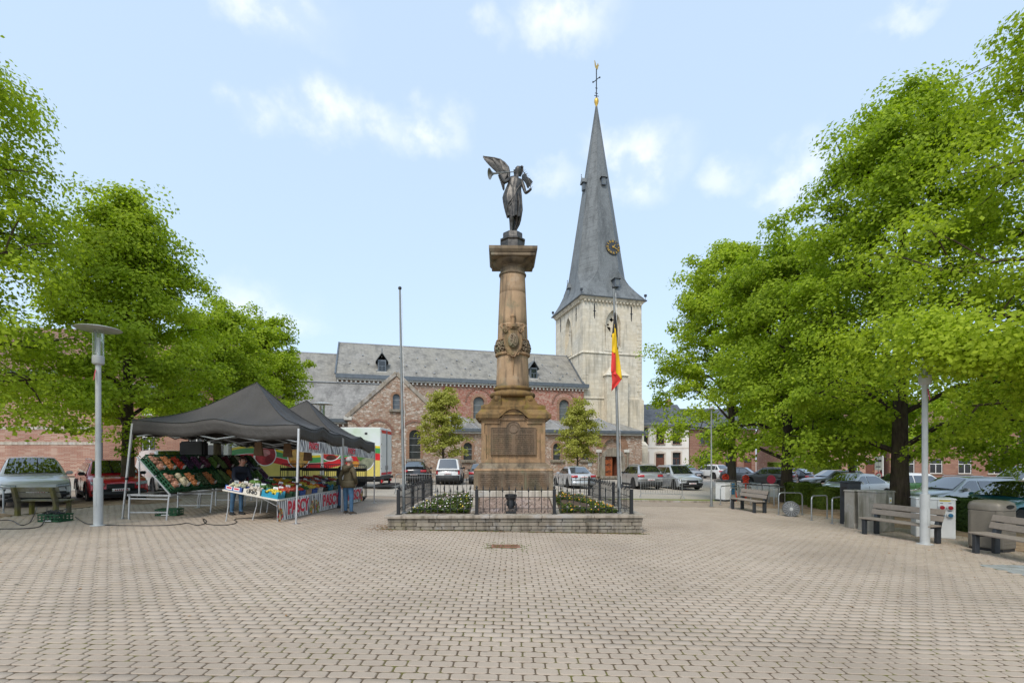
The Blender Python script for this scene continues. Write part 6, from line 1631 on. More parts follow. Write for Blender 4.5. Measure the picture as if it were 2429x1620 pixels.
# paper bags hanging under the tent
for k, (u, v, Y, lab) in enumerate(((613, 1048, 15.0, 'brown paper bags hanging leftmost under the tent'), (682, 1052, 15.4, 'brown paper bags hanging in the middle under the tent'), (730, 1062, 15.8, 'dark paper bags hanging just right of the near pole'))):
    p = W(u, v, Y); bg_ = thing('paper_bags', lab, 'paper bag', p, R(20 * k), 'paper bags under the tent')
    m = MB(); m.add([(-.10, -.03, 0), (.10, -.04, 0), (.14, -.05, -.42), (-.14, -.05, -.42), (-.10, .03, 0), (.10, .03, 0), (.15, .06, -.44), (-.13, .06, -.42)], [(0, 1, 2, 3), (7, 6, 5, 4), (0, 4, 5, 1), (1, 5, 6, 2), (2, 6, 7, 3), (3, 7, 4, 0)]); m.build('bag_stack', MAT['kraft'], bg_, bevel=.01); MB().tube([(0, 0, 0), (0, 0, .30)], .006, 5).build('string', MAT['crate_black'], bg_)
pp = W(460, 1048, 16.6); hb = thing('storage_box', 'dark grey cloth bag hanging under the far side of the first tent', 'bag', pp, 0); MB().box(-.42, .42, -.15, .15, -.5, .02).build('bag_body', pm('charcoal_cloth', (.035, .035, .037), .85, 0, .3, 6, .3), hb, bevel=.05, seg=2); MB().tube([(-.2, 0, .02), (0, 0, .35), (.2, 0, .02)], .01, 5).build('handle', MAT['iron'], hb)
# wire cage trolleys behind the counter
MAT['cage'] = pm('black_cage_steel', (.02, .02, .021), .45, .3, .3, 9)
def trolley(label, x, y, rz):
    t = thing('cage_trolley', label, 'trolley', (x, y, G(x, y)), rz, 'roll cages behind the counter'); w, h = .78, 1.52
    for yy in (-.33, .33):
        f = MB(); f.tube([(-w / 2, yy, .1), (-w / 2, yy, h - .08), (-w / 2 + .08, yy, h), (w / 2 - .08, yy, h), (w / 2, yy, h - .08), (w / 2, yy, .1)], .016, 7); f.build('end_frame', MAT['cage'], t, smooth=60)
        for i in range(1, 9): MB().box(-w / 2 + w * i / 9 - .005, -w / 2 + w * i / 9 + .005, yy - .005, yy + .005, .12, h - .02).build('wire', MAT['cage'], t)
        MB().box(-w / 2, w / 2, yy - .008, yy + .008, h - .28, h - .16).build('name_plate', MAT['cage'], t); MB().box(-w / 2, w / 2, yy - .007, yy + .007, .6, .62).box(-w / 2, w / 2, yy - .007, yy + .007, .9, .92).build('cross_wire', MAT['cage'], t)
    MB().box(-w / 2, w / 2, -.34, .34, .12, .16).build('deck', MAT['cage'], t)
    for xx in (-.3, .3):
        for yy in (-.28, .28): MB().lathe([(.05, -.015), (.05, .015)], 12, Matrix.Translation((xx, yy, .06)) @ Matrix.Rotation(R(90), 4, 'X')).build('castor', MAT['crate_black'], t)
for k in range(4): trolley(['black roll cage nearest the vendor', 'second black roll cage from the vendor', 'third black roll cage from the vendor', 'black roll cage furthest from the vendor, before the apple print'][k], -9.15 + k * .84, 20.3 + k * .12, R(4 * k))
# ================================================================ truck
trk = thing('box_truck', 'white box truck with fruit and vegetable pictures parked behind the stall', 'truck', (-7.6, 28.0, G(-7.6, 28)), 0)
tz = -trk.location.z; TL, TWd = 8.6, 2.5; zb, zt_ = .78 + tz, 3.62 + tz
MB().box(-TL, 0, 0, TWd, zb, zt_).build('cargo_box', MAT['whitepaint'], trk, bevel=.03)
pr_ = []
def pside(name, pts, mat, d=.004): m = MB(); m.prism(pts, -d - .004, -.0005 - d * .5, lambda a, b, dd: (a, dd, b + tz)); o = m.build(name, mat, trk); return o
C_ = {k: pm('truck_' + k, c, .35, 0, .15, 2) for k, c in dict(sky=(.70, .76, .76), leaf=(.22, .36, .06), yellow=(.80, .62, .02), green=(.07, .33, .10), red=(.66, .02, .03), sand=(.74, .62, .16)).items()}
b_ = NB('truck_sky_print'); n1 = b_.noise(.55, 3); b_.col(b_.ramp(n1, [(.35, (.74, .79, .80)), (.6, (.62, .72, .62)), (.75, (.35, .5, .18))])); C_['sky'] = b_.set(.35)
pside('sky_print', [(-TL + .02, 1.2), (-.02, 1.2), (-.02, 3.58), (-TL + .02, 3.58)], C_['sky'], .002)
def band(f0, f1, mat, d): xs = [-TL + .02 + (TL - .04) * i / 30 for i in range(31)]; pside('colour_band', [(x, f0(x)) for x in xs] + [(x, f1(x)) for x in reversed(xs)], mat, d)
wv = lambda x, o: o + .28 * math.sin((x + 2.2) * .9)
band(lambda x: .80, lambda x: wv(x, 1.45), C_['sand'], .004); band(lambda x: wv(x, 1.45), lambda x: wv(x, 1.85) + .05 * x * .1, C_['red'], .006); band(lambda x: wv(x, 1.85), lambda x: wv(x, 2.15), C_['green'], .007); band(lambda x: wv(x, 2.15), lambda x: wv(x, 2.28), C_['yellow'], .008)
def disc_print(cx, cz, r_, parts, k):
    m = MB(); m.prism([(cx + r_ * math.cos(a), cz + r_ * math.sin(a)) for a in [i * 6.283 / 40 for i in range(40)]], -.016, -.010, lambda a, b, d: (a, d, b + tz)); root_ = m.build('round_picture', MAT['white_print'], trk)
    for j, (dx, dz, rr_, ez, c) in enumerate(parts):
        pm_ = pm('truck_fruit_%d_%d' % (k, j), c, .35, 0, .5, 4); pts = []
        for i in range(28):
            a = i * 6.283 / 28; x = dx + rr_ * math.cos(a); z = dz + rr_ * ez * math.sin(a); L = math.hypot(x, z); lim = r_ * .92
            if L > lim: x *= lim / L; z *= lim / L
            pts.append((cx + x, cz + z))
        f = MB(); f.prism(pts, -.0185 - .0015 * j, -.0165, lambda a, b, d: (a, d, b + tz)); f.build('fruit_picture', pm_, root_)
X = lambda u: (u - CX) / F_PX * 28 + 7.6
Zp = lambda v: CAM_H - (v - VH) / F_PX * 28
disc_print(X(629), Zp(1078), .66, [(0, 0, .7, 1, (.5, .04, .05)), (-.1, -.05, .4, 1.2, (.62, .05, .06)), (.05, .1, .25, .8, (.75, .3, .3)), (-.35, .35, .22, .8, (.3, .42, .08)), (.3, -.3, .3, 1, (.35, .02, .03))], 0)
disc_print(X(709), Zp(1085), .66, [(0, 0, .7, 1, (.78, .30, .03)), (0, 0, .5, 1, (.85, .48, .12)), (.0, .0, .08, 1, (.85, .7, .4)), (-.3, -.3, .2, .8, (.7, .25, .02))], 1)
disc_print(X(784), Zp(1066), .68, [(0, 0, .7, 1, (.62, .04, .04)), (-.25, .1, .38, 1, (.75, .45, .2)), (.1, -.05, .34, 1.1, (.55, .02, .03)), (.42, -.1, .30, .9, (.42, .5, .12)), (.05, -.5, .3, .6, (.1, .03, .02))], 2)
disc_print(X(860), Zp(1088), .72, [(0, 0, .75, 1, (.34, .30, .20)), (-.35, .2, .36, 1, (.64, .02, .03)), (.2, .4, .38, .7, (.6, .03, .04)), (-.05, .1, .26, .9, (.1, .22, .05)), (.3, -.25, .42, .75, (.30, .32, .22)), (-.4, -.3, .22, .8, (.72, .3, .04))], 3)
MB().box(-.9, -.75, -.02, 0, 3.2 + tz, 3.32 + tz).build('marker_lamp', MAT['darkmetal'], trk)
rd = MB(); rd.box(.0, .03, .03, TWd / 2 - .02, zb + .05, zt_ - .1); d1 = rd.build('door', MAT['whitepaint'], trk, bevel=.008); rd = MB(); rd.box(.0, .03, TWd / 2 + .02, TWd - .03, zb + .05, zt_ - .1); d2 = rd.build('door', MAT['whitepaint'], trk, bevel=.008)
for dd, ya, yb in ((d1, .06, TWd / 2 - .05), (d2, TWd / 2 + .05, TWd - .06)):
    MB().box(.031, .035, ya, yb, zt_ - .32, zt_ - .14).box(.031, .035, ya, yb, zb + .08, zb + .22).build('red_band', C_['red'], dd)
    MB().tube([(.05, yb if dd is d1 else ya, zb + .05), (.05, yb if dd is d1 else ya, zt_ - .1)], .02, 6).build('lock_bar', MAT['galv'], dd)
    for z in (1.2, 1.9, 2.6, 3.3): MB().box(.02, .06, ya - .03 if dd is d1 else yb - .03, ya + .03 if dd is d1 else yb + .03, z + tz, z + .1 + tz).build('hinge', MAT['galv'], dd)
MB().box(.031, .05, TWd / 2 - .3, TWd / 2 + .3, 1.15 + tz, 1.4 + tz).build('lock_plate', MAT['galv'], trk)
MB().box(-TL - 1.5, 0, .5, .7, .45 + tz, .76 + tz).box(-TL - 1.5, 0, TWd - .7, TWd - .5, .45 + tz, .76 + tz).box(-TL, .15, .1, TWd - .1, .62 + tz, .775 + tz).build('chassis', MAT['darkmetal'], trk)
MB().box(-.4, .55, .05, TWd - .05, .18 + tz, .3 + tz).box(-.1, .0, .2, .4, .3 + tz, .7 + tz).box(-.1, .0, TWd - .4, TWd - .2, .3 + tz, .7 + tz).build('tail_lift', MAT['darkmetal'], trk)
for yy in (.12, TWd - .42): MB().box(.0, .06, yy, yy + .3, .42 + tz, .58 + tz).build('tail_lamp', C_['red'], trk)
def twheel(x, y, r_=.46):
    w = MB().lathe([(r_ * .55, -.13), (r_ * .95, -.14), (r_, -.09), (r_, .09), (r_ * .95, .14), (r_ * .55, .13)], 24, Matrix.Translation((x, y, r_)) @ Matrix.Rotation(R(90), 4, 'X')).build('wheel', MAT['crate_black'], trk, smooth=40); MB().lathe([(.05, .0), (.25, .02), (.26, .1)], 16, Matrix.Translation((x, y - .02 if y < 1 else y + .02, r_)) @ Matrix.Rotation(R(90 if y < 1 else -90), 4, 'X')).build('rim', MAT['galv'], w)
for x in (-1.9, -TL - .9):
    for y in (.2, TWd - .2): twheel(x, y)
cbm = MB(); cbm.prism([(-TL - .15, .5), (-TL - .15, 2.9), (-TL - 1.6, 2.9), (-TL - 2.1, 1.7), (-TL - 2.15, .5)], .05, TWd - .05, lambda a, b, d: (a, d, b + tz)); cbm.build('cab', MAT['whitepaint'], trk, bevel=.06, seg=2)
MB().prism([(-TL - .5, 1.75), (-TL - .5, 2.6), (-TL - 1.5, 2.6), (-TL - 1.85, 1.75)], .03, .06, lambda a, b, d: (a, d, b + tz)).build('side_window', MAT['glassdark'], trk)
# ================================================================ cars
def carpaint(name, c, metal=.35):
    b = NB(name); b.col(b.mix(b.mrange(b.noise(2, 3), .3, .7, 0, .12), c, tuple(x * .8 for x in c))); b.set(.32, metal, .5)
    b.b.inputs['Coat Weight'].default_value = 1; b.b.inputs['Coat Roughness'].default_value = .03; return b.m
CG = NB('car_glass'); CG.col((.012, .015, .016)); CG.set(.03, 0, .5); CG.b.inputs['IOR'].default_value = 2.0; CG.b.inputs['Coat Weight'].default_value = 1; CG.b.inputs['Coat IOR'].default_value = 1.8; CARGLASS = CG.m
MAT['tyre'] = pm('tyre_rubber', (.018, .018, .019), .8, 0, .3, 9); MAT['plastic'] = pm('black_bumper_plastic', (.022, .023, .024), .6, 0, .3, 9)
MAT['rim'] = pm('alloy_rim', (.45, .46, .47), .3, .8, .2, 6); MAT['rim_dark'] = pm('dark_alloy_rim', (.08, .08, .085), .35, .6, .2, 6)
MAT['headlamp'] = pm('headlamp_lens', (.45, .48, .5), .08, .3, .5, 25, spec=.8); MAT['taillamp'] = pm('tail_lamp_lens', (.45, .012, .018), .12, 0, .35, 20, spec=.8)
MAT['plate'] = pm('number_plate_white', (.75, .73, .72), .4, 0, .08, 20); MAT['chrome'] = pm('chrome', (.7, .7, .7), .12, 1, .1, 6); MAT['plate_ink'] = pm('plate_red_ink', (.42, .05, .06), .5)
STY = {  # length, width, height, belt, hood z, cowl x, roof front x, roof rear x, tail x(top of rear glass base), wheel r, front axle, rear axle, tail deck z
 'suv':   dict(L=4.45, W=1.84, H=1.64, belt=1.02, nose=.78, cowl=1.15, rf=1.95, rr=3.75, tg=4.28, deck=1.08, r=.35, fa=.86, ra=3.55),
 'crossover': dict(L=4.30, W=1.80, H=1.56, belt=.99, nose=.80, cowl=1.12, rf=1.9, rr=3.5, tg=4.15, deck=1.05, r=.34, fa=.84, ra=3.45),
 'hatch': dict(L=4.05, W=1.74, H=1.48, belt=.93, nose=.68, cowl=1.0, rf=1.75, rr=3.2, tg=3.85, deck=.98, r=.31, fa=.78, ra=3.3),
 'sedan': dict(L=4.58, W=1.78, H=1.44, belt=.92, nose=.70, cowl=1.25, rf=2.05, rr=3.05, tg=3.85, deck=.98, r=.32, fa=.82, ra=3.58),
 'estate': dict(L=4.70, W=1.82, H=1.47, belt=.93, nose=.70, cowl=1.25, rf=2.05, rr=4.1, tg=4.55, deck=.96, r=.33, fa=.86, ra=3.66),
 'van':   dict(L=4.15, W=1.73, H=1.82, belt=1.06, nose=.82, cowl=.85, rf=1.55, rr=3.95, tg=4.12, deck=1.0, r=.31, fa=.82, ra=3.52),
 'bigvan': dict(L=5.0, W=1.95, H=2.0, belt=1.15, nose=.95, cowl=.85, rf=1.65, rr=4.8, tg=4.97, deck=1.05, r=.34, fa=.9, ra=4.0)}
def lerp_tab(tab, x):
    for (a, va), (b, vb) in zip(tab, tab[1:]):
        if x <= b: t = (x - a) / (b - a) if b > a else 0; return va + (vb - va) * max(0, t)
    return tab[-1][1]
def car(label, sty, x, y, head, paint, rims='rim', group='cars parked behind the square', clad=True, roofpaint=None, cat='car', plate=True, rails=False, bars=5, lampstyle=0, closed=False):
    s = STY[sty]; L, Wd, H = s['L'], s['W'], s['H']; hw = Wd / 2
    hd = math.atan2(head[1], head[0])          # direction the nose points
    root = thing('parked_car', label, cat, (x, y, G(x, y)), hd + math.pi, group)
    # local: nose at x=0, tail at +L, up z; slope of the ground
    root.rotation_euler = (0, -math.asin(max(-.05, min(.05, -(SLX * head[0] + SLY * head[1])))), hd + math.pi)
    zs = .22; dk = s['deck']
    top = [(0, s['nose'] - .30), (.02, s['nose'] - .12), (.10, s['nose']), (.35, s['nose'] + .09), (s['cowl'], s['belt'] - .02), (s['cowl'] + .15, s['belt']), (s['tg'] - .2, dk), (L - .10, dk - .04 if sty == 'sedan' else dk), (L - .02, dk - .16), (L, dk - .40)]
    def bow(yy, xx):  # plan rounding of nose and tail
        f = abs(yy) / hw; k = max(0, 1 - xx / .9) * .24 * f ** 2.6 - max(0, 1 - (L - xx) / .7) * .17 * f ** 2.8; return xx + k
    def zb(xx):
        z = zs + (.05 if xx < .25 or xx > L - .25 else 0)
        for a in (s['fa'], s['ra']):
            d = abs(xx - a); ra = s['r'] + .055
            if d < ra: z = max(z, s['r'] + math.sqrt(ra * ra - d * d) - .0)
        return z
    xs = sorted(set([0, .03, .08, .16, .28, .42] + [round(.5 + .095 * i, 3) for i in range(int((L - .8) / .095))] + [L - .28, L - .16, L - .07, L - .02, L] + [a + k * (s['r'] + .054) for a in (s['fa'], s['ra']) for k in (-1, -.97, -.85, .85, .97, 1)]))
    rows = []
    for xx in xs:
        zt = lerp_tab(top, xx); b0 = zb(xx); wn_ = hw * (1 - .04 * max(0, 1 - xx / .5) - .04 * max(0, 1 - (L - xx) / .5)); zm = min(.62, zt - .12); b0 = min(b0, zt - .16); zm = max(zm, b0 + .03)
        sec = [(wn_ * .80, b0 - .0), (wn_ * .955, b0), (wn_ * .985, b0 + (zm - b0) * .4), (wn_, zm), (wn_ * .985, zm + (zt - zm) * .55), (wn_ * .955, zt - .035), (wn_ * .90, zt), (wn_ * .5, zt + .025), (0, zt + .032)]
        full = sec + [(-a, b) for a, b in reversed(sec[:-1])]
        rows.append([(bow(a, xx), a, b) for a, b in full])
    bd = MB(); bd.grid(rows); bd.add(rows[0], [tuple(range(len(rows[0])))]); bd.add(rows[-1], [tuple(reversed(range(len(rows[0]))))])
    body = bd.build('body', paint, root, smooth=38)
    # underbody and arches
    ub = MB(); ub.box(.15, L - .15, -hw * .82, hw * .82, .18, .62)
    ub.build('underbody', MAT['plastic'], root)
    # greenhouse
    g0, g1 = s['cowl'], s['tg'] + (.0 if sty == 'sedan' else .05); gtop = [(g0, s['belt']), (s['rf'], H - .04), ((s['rf'] + s['rr']) / 2 - .1, H), (s['rr'], H - .03), (g1, dk - .0)]
    def gz(xx): return lerp_tab(gtop, xx) + (.02 * math.sin(math.pi * max(0, min(1, (xx - g0) / (g1 - g0)))))
    tum = .20 if sty not in ('van', 'bigvan') else .12
    def gsec(xx, f): # f 0 belt .. 1 roof edge, side surface
        zt = gz(xx); zb_ = s['belt'] - .03; h = max(.001, (zt - .05 - zb_)); zz = zb_ + (H - .05 - zb_) * f; k = (zz - zb_) / (H - .05 - zb_); return hw * (.93 - tum * k - .06 * k * k), min(zz, zb_ + h)
    gx = sorted(set([g0 + (g1 - g0) * i / 26 for i in range(27)] + [s['rf'], s['rr']])); grow = []
    for xx in gx:
        zt = gz(xx); zb_ = s['belt'] - .03; k = max(0, min(1, (zt - .05 - zb_) / (H - .05 - zb_))); wt = hw * (.93 - tum * k - .06 * k * k); ww = hw * .93
        sec = [(ww, zb_ - .05), (ww * .998, zb_), ((ww + wt) / 2 + .012 * k, (zb_ + max(zt - .05, zb_)) / 2), (wt, max(zt - .055, zb_)), (wt * .93, max(zt - .012, zb_ + .01)), (wt * .5, max(zt + .012 * k, zb_ + .012)), (0, max(zt + .02 * k, zb_ + .014))]
        grow.append([(bow(a * .6, xx), a, b) for a, b in sec + [(-a, b) for a, b in reversed(sec[:-1])]])
    gh = MB(); gh.grid(grow); gh.build('roof', roofpaint or paint, root, smooth=38)
    # panes
    def side_pane(xa, xb, nm='side_window'):
        for sgn in (-1, 1):
            rws = []; n = 12
            for i in range(n + 1):
                xx = xa + (xb - xa) * i / n; zt = min(gz(xx) - .10, H - .13); z0 = s['belt'] + .02; r_ = []
                for j in range(4):
                    zz = z0 + max(.0, zt - z0) * j / 3; k = max(0, min(1, (zz - s['belt'] + .03) / (H - .02 - s['belt']))); wy = hw * (.93 - tum * k - .06 * k * k) + .016; r_.append((bow(wy * .6, xx), sgn * wy, zz))
                rws.append(r_)
            p = MB(); p.grid(rws); p.build(nm, CARGLASS, root, smooth=60)
    a0 = g0 + .40; a1 = g1 - (.30 if sty in ('sedan',) else .22); md = (s['fa'] + s['ra']) / 2 + .12
    if sty == 'van' or sty == 'bigvan': side_pane(a0 - .05, md - .05)
    else: side_pane(a0, md - .035); side_pane(md + .035, min(a1, s['ra'] + .12)); 
    if sty in ('suv', 'estate', 'crossover') and a1 - s['ra'] > .3: side_pane(s['ra'] + .19, a1 - .05)
    def cross_pane(xa, za, xb, zb_, wa, wb, nm, sg):
        rws = []
        for i in range(7):
            t = i / 6; xx = xa + (xb - xa) * t; zz = za + (zb_ - za) * t; w_ = wa + (wb - wa) * t; r_ = []
            for j in range(9):
                yy = -w_ + 2 * w_ * j / 8; cr = .02 * (1 - (yy / max(w_, .01)) ** 2); r_.append((bow(yy * .6, xx) - sg * (.012 + cr * .6), yy, zz + .016 + cr))
            rws.append(r_)
        p = MB(); p.grid(rws); return p.build(nm, CARGLASS, root, smooth=60)
    cross_pane(g0 + .06, s['belt'] + .045, s['rf'] - .03, H - .055, hw * .80, hw * .645, 'windscreen', 1)
    wsh = .16 if sty != 'sedan' else .05
    rg = cross_pane(g1 - (.04), dk + wsh * .7, s['rr'] + .06, H - .075, hw * .76, hw * .63, 'rear_window', -1)
    MB().tube([(g1 - .0, .05, dk + wsh), (g1 - .1, .28, dk + wsh + .1)], .008, 5).build('wiper', MAT['plastic'], rg)
    # nose: position of a point on the front skin
    def fx(yy, zz):
        for (xa, za), (xb, zb2) in zip(top, top[1:]):
            if zz <= zb2 or xb > .5: xx = xa + (xb - xa) * max(0, min(1, (zz - za) / max(1e-4, zb2 - za))); break
        if zz < top[0][1]: xx = 0
        return bow(yy, xx)
    def front_patch(nm, y0, y1, z0, z1, mat, par=root, d=.012, n=8, sk=0):
        rws = []
        for j in range(3):
            r_ = []
            for i in range(n + 1):
                yy = y0 + (y1 - y0) * i / n; zz = z0 + (z1 - z0) * j / 2 + sk * (i / n - .5); r_.append((fx(yy, zz) - d, yy, zz))
            rws.append(r_)
        o = MB().grid(rws).build(nm, mat, par, smooth=60, fix=False); m = o.modifiers.new('t', 'SOLIDIFY'); m.thickness = .02; m.offset = -1; return o
    def rx(yy, zz):
        xx = L if zz < dk - .40 else L - .02 * (zz - dk + .40) / .24 if zz < dk - .16 else L - .05; return bow(yy, xx)
    def rear_patch(nm, y0, y1, z0, z1, mat, par=root, d=.012, n=8, sk=0):
        rws = []
        for j in range(3):
            r_ = []
            for i in range(n + 1):
                yy = y0 + (y1 - y0) * i / n; zz = z0 + (z1 - z0) * j / 2 + sk * (i / n - .5); r_.append((rx(yy, zz) + d, yy, zz))
            rws.append(r_)
        o = MB().grid(rws).build(nm, mat, par, smooth=60, fix=False); m = o.modifiers.new('t', 'SOLIDIFY'); m.thickness = .02; m.offset = 1; return o
    nz = s['nose']
    gr = front_patch('grille', -hw * .46, hw * .46, nz - .30, nz - .10 if not closed else nz - .27, MAT['plastic'])
    if closed:
        for k in range(3): front_patch('grille_slit', -hw * (.62 - .08 * k), hw * (.62 - .08 * k), nz - .36 - k * .05, nz - .345 - k * .05, MAT['plastic'], gr, .014)
    for i in range(bars): front_patch('grille_bar', -hw * .44, hw * .44, nz - .285 + i * .17 / max(1, bars), nz - .285 + i * .17 / max(1, bars) + .01, MAT['chrome'] if lampstyle == 0 else MAT['plastic'], gr, .022)
    front_patch('bumper_intake', -hw * .72, hw * .72, .27, nz - .38 if not closed else .36, MAT['plastic'], d=.008)
    for sg in (-1, 1):
        a, b = sg * hw * .52, sg * hw * .93; o = front_patch('headlight', min(a, b), max(a, b), nz - .15, nz - .035, MAT['headlamp'], d=.012, sk=.05 * sg); 
        front_patch('fog_lamp_trim', min(sg * hw * .66, sg * hw * .9), max(sg * hw * .66, sg * hw * .9), .34, .44, MAT['plastic'], d=.014)
        if sty in ('van', 'bigvan'): rear_patch('tail_light', min(sg * hw * .80, sg * hw * .94), max(sg * hw * .80, sg * hw * .94), .72, 1.0, MAT['taillamp'], d=.014, n=4)
        else: rear_patch('tail_light', min(sg * hw * .50, sg * hw * .95), max(sg * hw * .50, sg * hw * .95), dk - .24, dk - .09, MAT['taillamp'], d=.014)
        rear_patch('reflector', min(sg * hw * .72, sg * hw * .88), max(sg * hw * .72, sg * hw * .88), .36, .41, MAT['taillamp'], d=.016)
        mr = MB(); mr.box(-.08, .08, -.10, .10, -.06, .07, Matrix.Translation((g0 + .42, sg * (hw * .93 + .11), s['belt'] + .05))); mm = mr.build('wing_mirror', MAT['plastic'] if clad else paint, root, bevel=.03, seg=2)
        MB().box(g0 + .40, g0 + .46, min(sg * hw * .85, sg * (hw * .93 + .04)), max(sg * hw * .85, sg * (hw * .93 + .04)), s['belt'] - .01, s['belt'] + .03).build('mirror_arm', MAT['plastic'], mm)
        if clad:
            cl = MB(); n = 14
            for a_ in (s['fa'], s['ra']):
                ra = s['r'] + .05; rws = []
                for i in range(n + 1):
                    t = math.pi * i / n; rws.append([(bow(hw, a_ + (ra + k) * math.cos(t)), sg * (hw * (.99) + .012), s['r'] + (ra + k) * math.sin(t) * (1 if k == 0 else 1)) for k in (0, .07)])
                cl.grid(rws)
            cl.build('arch_cladding', MAT['plastic'], root, fix=False).modifiers.new('t', 'SOLIDIFY').thickness = .03
            MB().box(s['fa'] + s['r'] + .03, s['ra'] - s['r'] - .03, min(sg * hw * .95, sg * (hw + .012)), max(sg * hw * .95, sg * (hw + .012)), .22, .36).build('sill_cladding', MAT['plastic'], root)
        for dxx in (md - .02,): MB().box(dxx - .004, dxx + .004, min(sg * (hw + .001), sg * (hw - .03)), max(sg * (hw + .001), sg * (hw - .03)), .40, s['belt'] - .12).build('door_gap', MAT['plastic'], root)
        for dxx in (md - .30, md + .75): MB().box(dxx, dxx + .17, min(sg * (hw - .01), sg * (hw + .018)), max(sg * (hw - .01), sg * (hw + .018)), s['belt'] - .20, s['belt'] - .175).build('door_handle', paint, root, bevel=.006)
        if rails: MB().tube([(s['rf'] + .1, sg * hw * .66, H - .03), (s['rf'] + .2, sg * hw * .66, H + .035), (s['rr'] - .1, sg * hw * .66, H + .035), (s['rr'], sg * hw * .66, H - .03)], .015, 6).build('roof_rail', MAT['alu'], root)
    rb = rear_patch('rear_bumper', -hw * .93, hw * .93, .24, .52 if sty not in ('van',) else .66, MAT['plastic'] if clad else paint, d=.03, n=12)
    if plate:
        for pt_, zz in ((front_patch, nz - .38), (rear_patch, .60 if sty not in ('sedan', 'van') else .72)):
            po = pt_('number_plate', -.26, .26, zz, zz + .11, MAT['plate'], d=.034, n=4)
            for k in range(7): pt_('plate_character', -.2 + k * .058, -.2 + k * .058 + .035, zz + .03, zz + .085, MAT['plate_ink'], po, .0365, 1)
    # wheels
    for a_ in (s['fa'], s['ra']):
        for sg in (-1, 1):
            r_ = s['r']; Mw = Matrix.Translation((a_, sg * (hw - .115), r_)) @ Matrix.Rotation(R(-90 * sg), 4, 'X')
            w = MB().lathe([(r_ * .66, -.10), (r_ * .95, -.105), (r_, -.07), (r_, .07), (r_ * .95, .105), (r_ * .70, .11), (r_ * .66, .09)], 28, Mw).build('wheel', MAT['tyre'], root, smooth=40)
            MB().lathe([(.02, .02), (r_ * .66, .02), (r_ * .70, .09), (r_ * .70, .105), (r_ * .66, .10)], 28, Mw).build('rim', MAT['rim_dark'] if rims == 'rim_dark' else MAT['plastic'], w, smooth=40)
            sp = MB()
            for k in range(10 if rims == 'rim' else 5):
                aa = k * 6.283 / (10 if rims == 'rim' else 5); sp.frustum(.03, .06, -.03, .03, .06, .03, .06, -.03, .03, .08, Mw @ Matrix.Rotation(aa, 4, 'Z')); sp.box(.03, r_ * .68, -.022, .022, .05, .085, Mw @ Matrix.Rotation(aa, 4, 'Z'))
            sp.lathe([(.06, .04), (.06, .095), (.02, .1)], 10, Mw); sp.build('spokes', MAT[rims], w)
    return root
PT = {k: carpaint('paint_' + k, c, m) for k, (c, m) in dict(pearl=((.58, .57, .55), .15), red=((.46, .012, .02), .15), white=((.66, .67, .67), .0), black=((.022, .023, .026), .3), silver=((.40, .405, .41), .5), pale=((.52, .54, .56), .4), grey=((.075, .073, .075), .4), mid=((.20, .20, .205), .5), teal=((.03, .16, .19), .4), blue=((.02, .06, .11), .4), green=((.06, .16, .05), .3)).items()}
HL = (.74, -.67)
g1_ = 'cars parked left of the stall'
car('pale pearl grey crossover facing the mossy bench at the left edge', 'suv', -15.98, 16.3, HL, PT['pearl'], 'rim_dark', g1_, clad=False, bars=0, lampstyle=1, closed=True)
car('shiny red crossover with black grille behind the left lamp post', 'crossover', -14.6, 18.1, HL, PT['red'], 'rim_dark', g1_, rails=True, lampstyle=1)
car('white van parked behind the red crossover', 'bigvan', -14.9, 22.0, HL, PT['white'], 'rim', g1_, cat='van')
g2_ = 'cars parked before the church'
# rear-facing cars: nose points away; x,y is the nose position
def rear_at(lab, sty, xr, yr, head, *a, **k):
    L = STY[sty]['L']; h = Vector((head[0], head[1])).normalized(); return car(lab, sty, xr + h.x * L, yr + h.y * L, (h.x, h.y), *a, **k)
rear_at('dark grey hatchback with red tail lamps behind the left flagpole', 'crossover', -6.95, 34.4, (-.08, 1), PT['black'], 'rim', g2_, rails=True)
rear_at('white high roofed car with black bumper seen from behind by the rubble wall', 'van', -4.45, 33.6, (-.03, 1), PT['white'], 'rim', g2_)
rear_at('grey car almost hidden behind the monument pedestal', 'hatch', -2.25, 34.6, (-.05, 1), PT['mid'], 'rim', g2_)
rear_at('white saloon seen from behind right of the monument', 'sedan', 4.75, 31.8, (-.20, 1), PT['pale'], 'rim', g2_, clad=False)
rear_at('silver crossover seen from behind before the church door', 'suv', 9.25, 32.2, (-.12, 1), PT['silver'], 'rim', g2_, rails=True)
car('pale silver crossover facing the square with a broad chrome grille', 'suv', 12.0, 32.2, (.16, -1), PT['pale'], 'rim', g2_, clad=False, bars=1)
g3_ = 'cars parked by the houses'
car('small silver crossover parked before the white house', 'crossover', 20.6, 53.5, (.35, -1), PT['silver'], 'rim', g3_)
rear_at('white crossover parked before the brick house', 'suv', 23.8, 54.0, (-.5, 1), PT['white'], 'rim', g3_)
car('dark hatchback left of the orange hydrant pole', 'hatch', 23.6, 45.0, (.75, -.75), PT['grey'], 'rim', g3_, clad=False)
rear_at('dark grey crossover left of the dark linden trunk', 'crossover', 23.6, 40.2, (-.72, .70), PT['grey'], 'rim', g3_, clad=False)
rear_at('black car showing red lamps right of the dark linden trunk', 'hatch', 26.3, 42.5, (-.5, .85), PT['black'], 'rim', g3_, clad=False)
car('grey estate car behind the clipped hedges', 'estate', 22.3, 37.0, (-1, -.1), PT['mid'], 'rim', g3_, clad=False)
car('white saloon with its bonnet behind the small hedge', 'sedan', 16.0, 25.2, (-.95, -.3), PT['white'], 'rim', g3_, clad=False)
